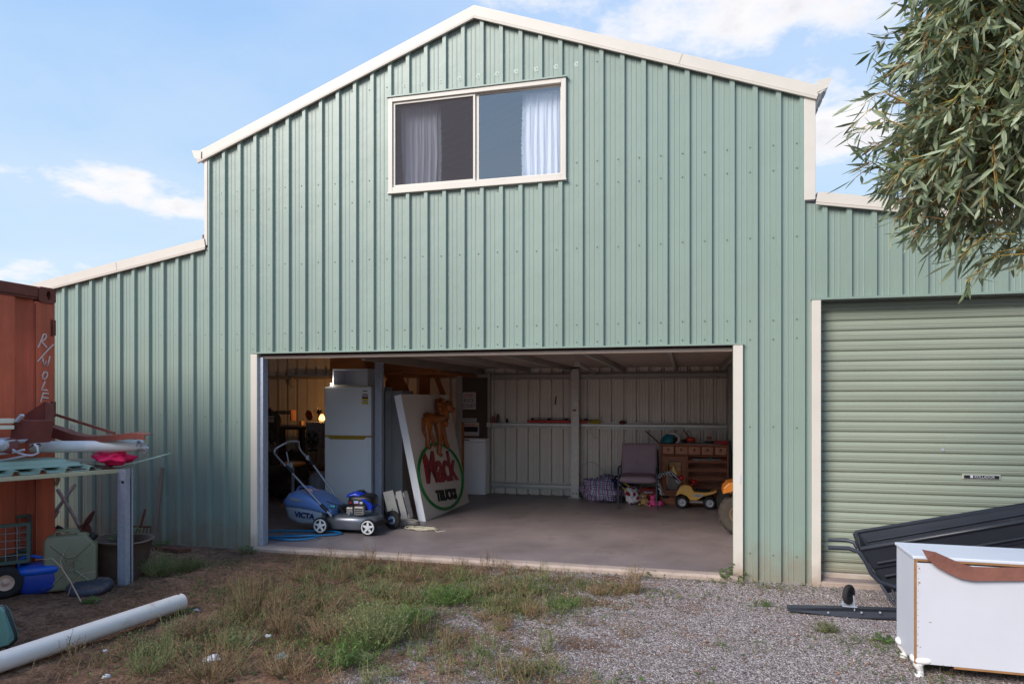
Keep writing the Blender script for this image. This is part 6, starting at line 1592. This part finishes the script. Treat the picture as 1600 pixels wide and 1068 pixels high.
# tyre and fender of a ride-on mower, cut by the right jamb
rm = thing('ride_on_mower', 'orange ride-on mower mostly hidden by the right door jamb, big treaded tyre showing', 'ride-on mower', (.72, 1.9, FL0))
wheel(rm, (.60, 1.80, .29), (.25, 1, 0), .24, .19, .11, mat('brown_hub', S(110, 86, 66), rough=.6), 40, tyre_m=mat('dusty_tyre', S(70, 62, 56), rough=.9, var=.2, vs=12., bump=.2, bs=80))
wheel(rm, (.62, 2.75, .29), (.0, 1, 0), .24, .19, .11, MATS['brown_hub'], 0)
m_or = mat('orange_enamel', S(206, 124, 44), rough=.4, var=.1)
mb = MB(); mb.prism([V((.40, 1.64, .53)), V((.41, 1.64, .60)), V((.46, 1.64, .655)), V((.56, 1.64, .67)), V((.90, 1.64, .67)), V((.90, 1.64, .62)), V((.58, 1.64, .60)), V((.49, 1.64, .555))], (0, .36, 0)); mb.build('fender', m_or, rm, bev=.01)
mb = MB(); mb.box((.52, 1.98, .42), (.92, 2.5, .62)); mb.build('body', m_or, rm, bev=.03)
mb = MB(); mb.box((.56, 2.02, .63), (.86, 2.42, .72)); mb.box((.80, 2.02, .72), (.88, 2.42, 1.0)); mb.build('seat', m_dark, rm, bev=.03)
mb = MB(); mb.cyl((.60, 1.8, .29), (.62, 2.75, .29), .025, n=8); mb.build('axle', m_dark, rm)
E1_ = bpy.data.lights.new('fridge_lamp_glow', 'POINT'); lo = bpy.data.objects.new('fridge_lamp_glow', E1_); COL.objects.link(lo); lo.location = (-4.53, 1.76, 1.84); E1_.energy = 0.45; E1_.color = (1, .93, .84); E1_.shadow_soft_size = .04

# ---------------------------------------------------------------- plants
def leafmat(name, c1, c2, rough=.55, trans=.25):
    m = bpy.data.materials.new(name); m.use_nodes = True; N = m.node_tree.nodes; L = m.node_tree.links; b = N['Principled BSDF']
    at_ = N.new('ShaderNodeAttribute'); at_.attribute_name = 'tint'; mx = N.new('ShaderNodeMix'); mx.data_type = 'RGBA'
    mx.inputs['A'].default_value = (*c1, 1); mx.inputs['B'].default_value = (*c2, 1); L.new(at_.outputs['Fac'], mx.inputs['Factor']); L.new(mx.outputs['Result'], b.inputs['Base Color'])
    b.inputs['Roughness'].default_value = rough
    tr = N.new('ShaderNodeBsdfTranslucent'); L.new(mx.outputs['Result'], tr.inputs[0]); ms = N.new('ShaderNodeMixShader'); ms.inputs[0].default_value = trans
    L.new(b.outputs[0], ms.inputs[1]); L.new(tr.outputs[0], ms.inputs[2]); L.new(ms.outputs[0], N['Material Output'].inputs[0]); return m


def tinted(mb, tints, name, m, parent=None, loc=None):
    """mesh with one tint value per face"""
    o = mb.build(name, m, parent, loc=loc); a = o.data.attributes.new('tint', 'FLOAT', 'FACE'); a.data.foreach_set('value', tints[:len(o.data.polygons)] + [0.5] * (len(o.data.polygons) - len(tints))); return o


m_grass = leafmat('grass_green', S(80, 92, 50), S(126, 126, 74)); m_dry = leafmat('dry_stalks', S(98, 74, 56), S(168, 142, 104)); m_clov = leafmat('broad_weed', S(66, 98, 46), S(112, 138, 66)); m_sage = leafmat('grey_green_weed', S(104, 116, 72), S(150, 152, 100))
m_lit = leafmat('leaf_litter', S(92, 62, 48), S(170, 124, 96), trans=.0); m_lit2 = m_lit


class Tuft:
    def __init__(s): s.mb = MB(); s.t = []

    def face(s, vs, tint): s.mb.add(vs, [tuple(range(len(vs)))], False); s.t.append(tint)

    def blade(s, p, ang, h, lean, w, tint):
        d = V((cos(ang), sin(ang), 0)); q = V((-d.y, d.x, 0)) * w; a = p; b = p + d * lean * .4 + V((0, 0, h * .6)); c = p + d * lean + V((0, 0, h))
        s.face([a - q, a + q, b + q * .7, b - q * .7], tint); s.face([b - q * .7, b + q * .7, c], tint)

    def leaf(s, p, d, n, l, w, tint):
        d = V(d).normalized(); q = d.cross(V(n)).normalized() * w; s.face([p, p + d * l * .45 + q, p + d * l, p + d * l * .45 - q], tint)

    def stem(s, a, b, r, tint):
        d = (b - a).normalized(); u = d.cross(V((.3, .2, 1))).normalized() * r; w = d.cross(u)
        tri = [u, -u * .5 + w * .87, -u * .5 - w * .87]
        for i in range(3): s.face([a + tri[i], a + tri[(i + 1) % 3], b + tri[(i + 1) % 3] * .6, b + tri[i] * .6], tint)


def bushy(t, c, rad, h, n, rr, leafy=6, ll=.014, stem_t=None):
    """wiry weed: branching stems from one foot with small leaves"""
    for i in range(n):
        a = rr.uniform(0, 2 * pi); out = rr.random() ** .6 * rad; p = V(c) + V((cos(a), sin(a), 0)) * out * .35 + V((rr.uniform(-.02, .02), rr.uniform(-.02, .02), 0)); hh = h * rr.uniform(.45, 1.) * (1 - .35 * out / rad)
        top = V(c) + V((cos(a) * out, sin(a) * out, hh)); mid = p.lerp(top, .5) + V((cos(a) * .02, sin(a) * .02, hh * .06)); tt = rr.uniform(.2, 1)
        t.stem(p, mid, .0022, tt); t.stem(mid, top, .0016, tt)
        for j in range(leafy):
            k = rr.uniform(.25, 1); q = p.lerp(mid, k * 2) if k < .5 else mid.lerp(top, k * 2 - 1); b = rr.uniform(0, 2 * pi); dd = V((cos(b), sin(b), rr.uniform(.1, .9)))
            if rr.random() < .35: e = q + dd * ll * 3; t.stem(q, e, .0008, tt); q = e
            t.leaf(q, dd, (0, 0, 1), ll * rr.uniform(.6, 1.4), ll * .22, rr.random())


def veg(x, y):
    """how thick the green growth is, from the photograph's patches"""
    g = 0
    for (cx, cy, sx, sy, w) in ((-2.05, -2.1, .45, .35, 1.1), (-1.45, -1.15, .75, .40, 1.0), (-1.0, -.55, .8, .22, .7), (-2.9, -1.6, .55, .5, .8), (-1.25, -2.35, .35, .3, .5), (-3.2, -.5, .6, .3, .5), (-2.2, -.55, .8, .25, .55), (-3.6, -1.4, .4, .3, .6), (-3.0, -2.6, .6, .5, .55), (1.1, -1.45, .3, .2, .45), (.3, -1.7, .25, .15, .35), (1.3, -2.0, .4, .2, .4), (-.4, -2.5, .6, .2, .4), (.7, -.25, .4, .12, .35), (-4.6, -.9, .5, .3, .5), (-.1, -.12, 1.4, .07, .35), (.55, -.75, .15, .15, .3)):
        g += w * math.exp(-((x - cx) / sx) ** 2 - ((y - cy) / sy) ** 2)
    return g * (.55 + .9 * max(0, noise.noise(V((x * 2.7, y * 2.7, 3.))) + .35))


rr = random.Random(5)
gt, dt, lt, ct_ = Tuft(), Tuft(), Tuft(), Tuft()
cnt = 0
while cnt < 13000:
    x, y = rr.uniform(-5.2, 2.3), rr.uniform(-4.2, -.02); v = veg(x, y)
    if rr.random() > v ** 1.4 * .7: continue
    cnt += 1; p = V((x, y, gz(x, y) - .002)); k = rr.random()
    if k < .45:
        for q in range(3): gt.blade(p + V((rr.uniform(-.01, .01), rr.uniform(-.01, .01), 0)), rr.uniform(0, 6.3), rr.uniform(.02, .065) * (.6 + v * .5), rr.uniform(.005, .04), .0014, rr.random())
    elif k < .8:
        for q in range(4): a = rr.uniform(0, 6.3); lt_ = V((cos(a), sin(a), rr.uniform(.05, .5))); ct_.leaf(p + V((0, 0, rr.uniform(.004, .03))), lt_, (0, 0, 1), rr.uniform(.010, .022), rr.uniform(.004, .008), rr.random())
    else:
        for q in range(2): dt.blade(p, rr.uniform(0, 6.3), rr.uniform(.03, .09), rr.uniform(.01, .07), .0011, rr.random())
cnt = 0
while cnt < 20000:      # dry wiry litter over the soil
    x, y = rr.uniform(-5.2, .2), rr.uniform(-4.2, -.05)
    dn = .25 + .9 * smooth01(-.05, .25, noise.noise(V((x * 1.6, y * 2.2, 7.)))); dn *= (1 - smooth01(-1.2, .2, x)) * smooth01(-4.9, -3.9, x) + .06
    if rr.random() > dn: continue
    cnt += 1; p = V((x, y, gz(x, y) + .002)); a = rr.uniform(0, 6.3)
    if rr.random() < .55: dt.blade(p, a, rr.uniform(.004, .05) * (2.2 if rr.random() < .15 else 1), rr.uniform(.03, .10), .0012, rr.random())
    else: e = p + V((cos(a), sin(a), rr.uniform(.0, .5))) * rr.uniform(.03, .09); dt.stem(p, e, .0012, rr.random() * .6)
for i in range(5200):  # fallen gum leaves and bark chips
    x, y = rr.uniform(-5.0, 2.4), rr.uniform(-4.2, -.05)
    if rr.random() > .22 + .8 * smooth01(-.02, .3, noise.noise(V((x * 1.9, y * 2.6, 17.)))): continue
    a = rr.uniform(0, 6.3); lt.leaf(V((x, y, gz(x, y) + rr.uniform(.003, .008))), (cos(a), sin(a), rr.uniform(-.1, .2)), (rr.uniform(-.4, .4), rr.uniform(-.4, .4), 1), rr.uniform(.02, .07), rr.uniform(.003, .007), rr.random())
for (tf, nm, m, lab) in ((gt, 'grass', m_grass, 'short green grass'), (dt, 'dry_grass', m_dry, 'wiry dead stalks'), (ct_, 'ground_cover', m_clov, 'low creeping green weeds'), (lt, 'leaf_litter', m_lit, 'fallen gum leaves')):
    stuff(tinted(tf.mb, tf.t, nm, m), lab + ' scattered over the soil and gravel', nm.replace('_', ' '))
t = Tuft(); t2 = Tuft(); cnt = 0
while cnt < 230:
    x, y = rr.uniform(-4.9, -.3), rr.uniform(-3.9, -.12)
    dn = veg(x, y) * .6 + .5 * smooth01(-.1, .3, noise.noise(V((x * 1.4, y * 1.9, 27.)))) * (1 - smooth01(-1.6, -.4, x))
    k_ = (x + 3.88) / .22 * 0
    if x < -3.5 + .9 * (y + 1.9) * (y < -1.9) or (x < -3.6 and y < -1.7) or rr.random() > dn: continue
    cnt += 1; bushy(t if rr.random() < .6 else t2, (x, y, gz(x, y)), rr.uniform(.05, .13), rr.choice((.06, .09, .12, .17, .24)), rr.randint(8, 20), rr, 8, .011)
stuff(tinted(t.mb, t.t, 'scrubby_weeds', m_dry), 'wiry brown weeds in small clumps over the soil', 'weeds')
stuff(tinted(t2.mb, t2.t, 'olive_weeds', m_sage), 'wiry olive weeds in small clumps over the soil', 'weeds')
# loose stones on the gravel
m_stone = leafmat('loose_stone', S(84, 76, 76), S(196, 184, 182), rough=.9, trans=0.)
t = Tuft(); cnt = 0
base_ = [V((1, 0, 0)), V((0, 1, 0)), V((-1, 0, 0)), V((0, -1, 0)), V((0, 0, 1))]
while cnt < 26000:
    x, y = rr.uniform(-3.6, 3.0), -abs(rr.gauss(0, 1)) * 1.9 - .05
    if y < -4.4: continue
    gk = smooth01(-2.3, -1.3, x + 1.3 * noise.noise(V((x * 1.3, y * 1.3, 2.)))) * .95 + .03
    if rr.random() > gk: continue
    cnt += 1; r = rr.uniform(.0025, .0065); a = rr.uniform(0, 6.3); c_, s_ = cos(a) * r, sin(a) * r; z = gz(x, y); k = rr.uniform(.5, .9); tt = rr.random()
    vs = [V((x + c_, y + s_, z)), V((x - s_ * k, y + c_ * k, z)), V((x - c_, y - s_, z)), V((x + s_ * k, y - c_ * k, z)), V((x + c_ * .2, y, z + r * rr.uniform(.6, 1.1)))]
    t.mb.add(vs, [(0, 1, 4), (1, 2, 4), (2, 3, 4), (3, 0, 4)]); t.t += [tt] * 4
stuff(tinted(t.mb, t.t, 'gravel', m_stone), 'loose pale stones lying on the gravel', 'gravel')


# single weeds one can pick out
def weed(name, label, c, rad, h, n, m, leafy=6, ll=.014, seed=1, group=None, broad=False):
    rw_ = random.Random(seed); r = thing(name, label, 'weed', tuple(c), group); t = Tuft()
    if broad:
        for i in range(n):
            a = rw_.uniform(0, 6.3); o_ = rw_.random() ** .5 * rad; q = V(c) + V((cos(a) * o_, sin(a) * o_, h * rw_.uniform(.2, 1) * (1 - .5 * o_ / rad))); t.stem(V(c) + V((cos(a) * o_ * .3, sin(a) * o_ * .3, 0)), q, .0015, .4)
            for j in range(4): b = rw_.uniform(0, 6.3); t.leaf(q, (cos(b), sin(b), rw_.uniform(-.1, .5)), (0, 0, 1), ll * rw_.uniform(.8, 1.6), ll * .42, rw_.random())
    else: bushy(t, c, rad, h, n, rw_, leafy, ll)
    tinted(t.mb, t.t, 'foliage', m, r)
    return r


def gp_(u, v): p = atz(u, v, 0.); p.z = gz(p.x, p.y); return p


WG = 'wiry weeds growing in the soil'
for (u, v, rad, h, n, m, lf, ll, sd, lab) in (
    (585, 1010, .24, .30, 70, m_sage, 16, .018, 1, 'tall grey-green bushy weed nearest the camera, left of the gravel'),
    (545, 1040, .20, .16, 44, m_clov, 14, .018, 2, 'low fresh green weed at the near foot of the tall bushy one'),
    (400, 960, .22, .26, 60, m_dry, 9, .012, 3, 'half dry wiry weed right of the drain pipe end'),
    (440, 985, .20, .22, 55, m_dry, 9, .012, 4, 'brown wiry weed between the pipe end and the tall grey-green bush'),
    (500, 960, .20, .16, 44, m_dry, 8, .012, 5, 'spreading brown weed behind the tall grey-green bush'),
    (250, 900, .17, .22, 60, m_sage, 12, .012, 6, 'feathery olive weed at the foot of the galvanised bench post'),
    (290, 895, .16, .12, 40, m_grass, 12, .014, 7, 'low green weed right of the feathery one by the bench post'),
    (330, 1060, .22, .26, 50, m_dry, 8, .012, 8, 'straggly brown weed at the bottom edge below the pipe'),
    (230, 1050, .16, .20, 34, m_sage, 10, .012, 9, 'thin upright weed in front of the middle of the drain pipe'),
    (700, 940, .22, .10, 60, m_clov, 14, .018, 10, 'broad dark green weed patch in the middle of the gravel edge'),
    (640, 975, .20, .13, 50, m_clov, 14, .018, 11, 'green weed patch just right of the tall grey-green bush'),
    (820, 925, .20, .08, 44, m_grass, 12, .014, 12, 'green weed patch in front of the centre of the door sill'),
    (955, 925, .20, .05, 60, m_dry, 6, .012, 13, 'flat brown mat of dead weed on the gravel before the doorway'),
    (640, 905, .16, .16, 30, m_dry, 6, .012, 14, 'pale dead stalks standing before the left half of the doorway'),
    (1290, 985, .10, .06, 26, m_grass, 10, .012, 15, 'small green tuft below the trailer drawbar'),
    (830, 1050, .12, .06, 30, m_grass, 10, .012, 16, 'small green tuft at the bottom centre of the gravel'),
    (470, 905, .16, .12, 40, m_dry, 8, .012, 17, 'brown weed in the soil left of the door sill centre'),
    (520, 1000, .22, .20, 60, m_dry, 8, .012, 19, 'tangled brown weed left of the tall grey-green bush'),
    (300, 990, .18, .14, 44, m_dry, 8, .012, 20, 'tangled brown weed on the bare soil right of the white pipe'),
    (385, 925, .20, .16, 44, m_dry, 8, .012, 21, 'brown weed behind the pipe end towards the door sill'),
    (600, 930, .20, .14, 44, m_sage, 10, .012, 22, 'olive weed between the tall bush and the door sill'),
    (770, 965, .16, .05, 40, m_dry, 6, .012, 23, 'flat brown weed right of the broad dark green patch'),
    (880, 945, .18, .05, 40, m_clov, 8, .014, 24, 'low green weed left of the flat brown mat'),
    (450, 1050, .20, .15, 50, m_dry, 8, .012, 25, 'brown weed at the bottom edge left of the gravel'),
    (370, 1010, .15, .14, 34, m_sage, 10, .012, 18, 'olive weed directly right of the crumpled paper')):
    weed('weed', lab, gp_(u, v), rad * 1.1, h * 1.2, int(n * 1.6), m, lf, ll, sd, WG)
BG = 'leafy green weeds along the wall'
for (u, v, rad, h, n, ll, sd, lab) in (
    (385, 864, .09, .12, 24, .024, 31, 'bright leafy weed at the foot of the left door jamb'),
    (1142, 906, .12, .17, 34, .026, 32, 'bright leafy weed at the foot of the right door jamb'),
    (1018, 898, .05, .07, 12, .02, 33, 'tiny leafy weed against the middle of the door sill'),
    (258, 855, .12, .14, 30, .022, 34, 'leafy weed by the rusty plate at the green wall'),
    (270, 957, .16, .07, 46, .018, 35, 'bright clover-like weed under the end of the drain pipe'),
    (145, 942, .08, .07, 22, .02, 36, 'small lime green weed in front of the round dark lid'),
    (1376, 1000, .07, .06, 18, .02, 37, 'small yellow-green weed left of the dresser leg'),
    (1440, 1035, .14, .08, 34, .02, 38, 'green weed in the shade under the white dresser'),
    (1196, 945, .06, .05, 16, .016, 39, 'small green tuft in the gravel before the roller door jamb')):
    weed('leafy_weed', lab, gp_(u, v), rad, h, n, m_clov, ll=ll, seed=sd, group=BG, broad=True)
c = V((-5.0, -1.15, .30)); weed('tub_plant', 'leafy green plant growing in the brown tub', c, .16, .16, 40, m_clov, ll=.026, seed=51, broad=True)
# dead branch by the olive can
db = thing('dead_branch', 'pale forked dry twig leaning in front of the olive jerry can', 'twig', tuple(atz(120, 945, 0)))
mb = MB(); Y_ = -1.98
mb.tube([at(128, 942, Y_), at(110, 908, Y_), at(95, 885, Y_), at(82, 872, Y_ - .02), at(56, 874, Y_ - .06)], [.006, .005, .004, .003, .0015], 6); mb.tube([at(99, 892, Y_), at(94, 876, Y_), at(105, 852, Y_)], [.004, .003, .0015], 6); mb.tube([at(106, 930, Y_), at(112, 912, Y_), at(130, 895, Y_), at(150, 892, Y_)], [.003, .003, .002, .001], 5)
mb.build('stem', mat('bleached_twig', S(186, 160, 140), rough=.8), db)
t = Tuft(); rb_ = random.Random(4)
for i in range(90):
    p = at(110 + rb_.gauss(0, 14), 890 + rb_.gauss(0, 14), Y_ + .05); a = rb_.uniform(0, 6.3); t.stem(p, p + V((cos(a), sin(a) * .5, rb_.uniform(-.6, .8))) * rb_.uniform(.03, .09), .0012, rb_.random() * .6)
o = tinted(t.mb, t.t, 'twigs', m_dry, db); stuff(o)
# scraps of paper and film on the soil
for (u, v, s_, m, lab) in ((332, 1030, .05, m_white, 'crumpled white paper on the soil, largest scrap'), (167, 1056, .025, m_white, 'flat white scrap near the bottom left edge'), (306, 952, .02, m_white, 'white shred right of the pipe end'), (165, 1013, .016, mat('blue_white_scrap', S(190, 200, 230), rough=.6), 'tiny bluish scrap in front of the drain pipe'), (440, 1025, .035, mat('teal_scrap', S(120, 160, 170), rough=.6), 'torn teal plastic scrap on the gravel edge'), (420, 993, .022, m_white, 'little white scrap among the brown weeds')):
    cloth('scrap', lab, 'scrap', gp_(u, v) + V((0, 0, s_ * .25)), (s_, s_ * .7, s_ * .4), m, u * .1, amp=.5, group='scraps of litter on the ground', nu=16, nv=10)
ob = MB().box(*[tuple(gp_(857, 1000) + V(q)) for q in ((-.02, -.015, 0), (.02, .015, .03))]).build('loose_rock', mat('purple_rock', S(122, 104, 108), rough=.9, bump=.5, bs=40), loc=tuple(gp_(857, 1000)), bev=.008); props(ob, 'single dark angular rock sitting on the gravel', 'rock')

# ---------------------------------------------------------------- eucalyptus
tr = thing('eucalyptus_tree', 'grey-green gum tree whose drooping leafy branches fill the top right corner', 'tree', (3.0, -2.6, 0))
m_gum = leafmat('gum_leaf', S(92, 108, 64), S(172, 182, 152), rough=.42, trans=.22); m_bark = mat('smooth_bark', S(150, 118, 98), rough=.8, var=.25, vs=6., bump=.3, bs=20); m_twig = leafmat('gum_twig', S(120, 74, 44), S(176, 150, 70), rough=.6, trans=0)
mb = MB(); mb.tube(smoothpath([(3.15, -2.5, -.1), (3.05, -2.6, .9), (2.75, -2.75, 1.9), (2.45, -2.9, 2.6), (2.1, -3.0, 3.2)], 4), [.16 - .006 * i for i in range(17)], 12); mb.build('trunk', m_bark, tr)
re_ = random.Random(21)
# crown volumes: main mass right of the frame edge, lobes reaching left
lobes = [((1.62, -3.05, 2.92), (.80, .62, .66)), ((1.20, -3.1, 2.62), (.42, .45, .36)), ((1.30, -3.05, 3.25), (.45, .5, .42)), ((2.4, -2.8, 3.1), (1.0, .9, .8)), ((2.0, -3.3, 2.6), (.7, .6, .45)), ((1.75, -3.1, 3.7), (.8, .8, .6)), ((3.1, -2.6, 2.9), (.9, .9, .8)), ((2.7, -3.0, 3.8), (1.0, .9, .7))]
hubs = [V((2.75, -2.75, 1.9)), V((2.45, -2.9, 2.6)), V((2.1, -3.0, 3.2))]
limb = MB(); tw = Tuft(); leaves = []


def gumleaf(p, d, l, w, tint, curl):
    """narrow drooping leaf, folded along its rib and bent"""
    d = d.normalized(); n = d.cross(V((re_.uniform(-1, 1), re_.uniform(-1, 1), re_.uniform(-.3, .3)))).normalized(); q = d.cross(n).normalized()
    pts = []
    for k, ww in ((.0, .06), (.25, .8), (.55, 1.), (.82, .55), (1., .0)):
        c = p + d * l * k + n * curl * l * k * k; pts.append((c - q * w * ww + n * w * .25 * ww, c, c + q * w * ww + n * w * .25 * ww))
    leaves.append((pts, tint))


def spray(root, tip, nl, sc_=1.):
    mid = root.lerp(tip, .5) + V((0, 0, .05)); tt = re_.uniform(.1, 1)
    tw.stem(root, mid, .0032, tt); tw.stem(mid, tip, .0022, tt)
    for i in range(nl):
        k = re_.uniform(.15, 1); q = root.lerp(mid, k * 2) if k < .5 else mid.lerp(tip, k * 2 - 1)
        d = (tip - root).normalized() * re_.uniform(.2, .9) + V((re_.gauss(0, .5), re_.gauss(0, .5), re_.gauss(-.35, .42)))
        if re_.random() < .5: e = q + d.normalized() * .03; tw.stem(q, e, .0012, tt); q = e
        gumleaf(q, d, re_.choice((.045, .06, .075, .09, .105)) * re_.uniform(.85, 1.15) * sc_, re_.uniform(.0055, .0095) * sc_, min(1, max(0, re_.gauss(.5, .3))), re_.uniform(-.25, .25))


def grow_lobe(c, r, n, nl):
    c = V(c); hub = min(hubs, key=lambda h: (h - c).length)
    for b in range(4):
        e = c + V((re_.uniform(-.5, .5) * r[0], re_.uniform(-.5, .5) * r[1], re_.uniform(-.4, .4) * r[2])); m_ = hub.lerp(e, .55) + V((0, 0, .10)); limb.tube(smoothpath([hub, m_, e], 3), [.022 - .0028 * i for i in range(7)], 6)
    for i in range(n):
        d = V((re_.gauss(0, 1), re_.gauss(0, 1), re_.gauss(0, 1))).normalized(); k = re_.uniform(.45, 1.) ** .6
        k *= 1 + .22 * noise.noise(d * 2.2 + c)
        p = c + V((d.x * r[0] * k, d.y * r[1] * k, d.z * r[2] * k)); root = p - V((d.x, d.y, d.z * .5)).normalized() * re_.uniform(.14, .26) + V((0, 0, .05))
        if re_.random() < .25: tw.stem(c.lerp(root, .3), root, .004, .3)
        spray(root, p + V((0, 0, -.04)), nl)


for i, (c, r) in enumerate(lobes): grow_lobe(c, r, int(470 * (r[0] * r[1] * r[2] / .2) ** .55) if i < 5 else 260, 15)
# hanging sprays seen against the wall and sky
for (u, v, Y) in ((1505, 440, -3.1), (1500, 400, -3.1), (1560, 420, -3.0), (1590, 410, -3.1), (1440, 330, -3.1), (1395, 300, -3.1), (1345, 270, -3.1), (1340, 205, -3.1), (1352, 160, -3.1), (1385, 120, -3.1), (1440, 60, -3.1), (1470, 25, -3.1), (1500, 5, -3.0), (1420, 380, -3.1), (1460, 390, -3.0), (1530, 400, -3.0), (1350, 235, -3.1), (1400, 350, -3.1), (1480, 370, -3.2)):
    for j in range(3):
        tip = at(u + re_.uniform(-12, 12), v + re_.uniform(-10, 10), Y + re_.uniform(-.1, .1)); root = tip + V((re_.uniform(.12, .22), .0, re_.uniform(.02, .16) if v > 280 else re_.uniform(-.06, .05))); spray(root, tip, 11)
# nearest, largest leaves are parts of their own, the rest one mass
camp = V((0, -6.33, 1.6)); fwd = V((-sin(radians(14.3)), cos(radians(14.3)), 0)); rgt = V((cos(radians(14.3)), sin(radians(14.3)), 0))
def seen(p):
    q = p - camp; d = q.dot(fwd); return d > .5 and q.dot(rgt) / d < .75 and (p.z - 1.6) / d < .584
def lmesh(pts): 
    vs = [p for r_ in pts for p in r_]; return vs, [(i * 3 + j, i * 3 + j + 1, i * 3 + 4 + j, i * 3 + 3 + j) for i in range(4) for j in (0, 1)]
leaves.sort(key=lambda L_: (L_[0][2][1] - camp).length if seen(L_[0][2][1]) else 99)
for pts, tint in leaves[:290]:
    vs, fs = lmesh(pts); mb = MB(); mb.add(vs, fs, True); tinted(mb, [tint] * 8, 'leaf', m_gum, tr)
big = MB(); tints = []
for pts, tint in leaves[290:]:
    vs, fs = lmesh(pts); big.add(vs, fs, True); tints += [tint] * 8
stuff(tinted(big, tints, 'foliage', m_gum, tr))
stuff(tinted(tw.mb, tw.t, 'twigs', m_twig, tr)); stuff(limb.build('limbs', m_bark, tr))

# ---------------------------------------------------------------- far scrub line round the yard, behind and beside the camera
fw_ = Tuft(); rf = random.Random(3)
for i in range(150):
    a = radians(rf.uniform(92, 288)); d_ = rf.uniform(38, 60); c = V((sin(a) * d_, cos(a) * d_ - 6, 0)); h = rf.uniform(3.2, 7.)
    for j in range(130):
        p = c + V((rf.gauss(0, 1.7), rf.gauss(0, 1.7), h * rf.uniform(.12, 1.))); n_ = V((rf.gauss(0, 1), rf.gauss(0, 1), rf.gauss(0, 1))).normalized(); u = n_.cross(V((0, .1, 1))).normalized() * rf.uniform(.3, .7); w = n_.cross(u)
        fw_.face([p - u, p + w * .6, p + u, p - w * .7], rf.random())
o = tinted(fw_.mb, fw_.t, 'far_scrub', leafmat('far_scrub_leaf', S(60, 74, 48), S(96, 104, 70), trans=.1)); stuff(o, 'distant line of scrub trees round the yard', 'scrub')
print('leaves', len(leaves), 'tris', sum(len(o.data.polygons) for o in SC.objects if o.type == 'MESH'))
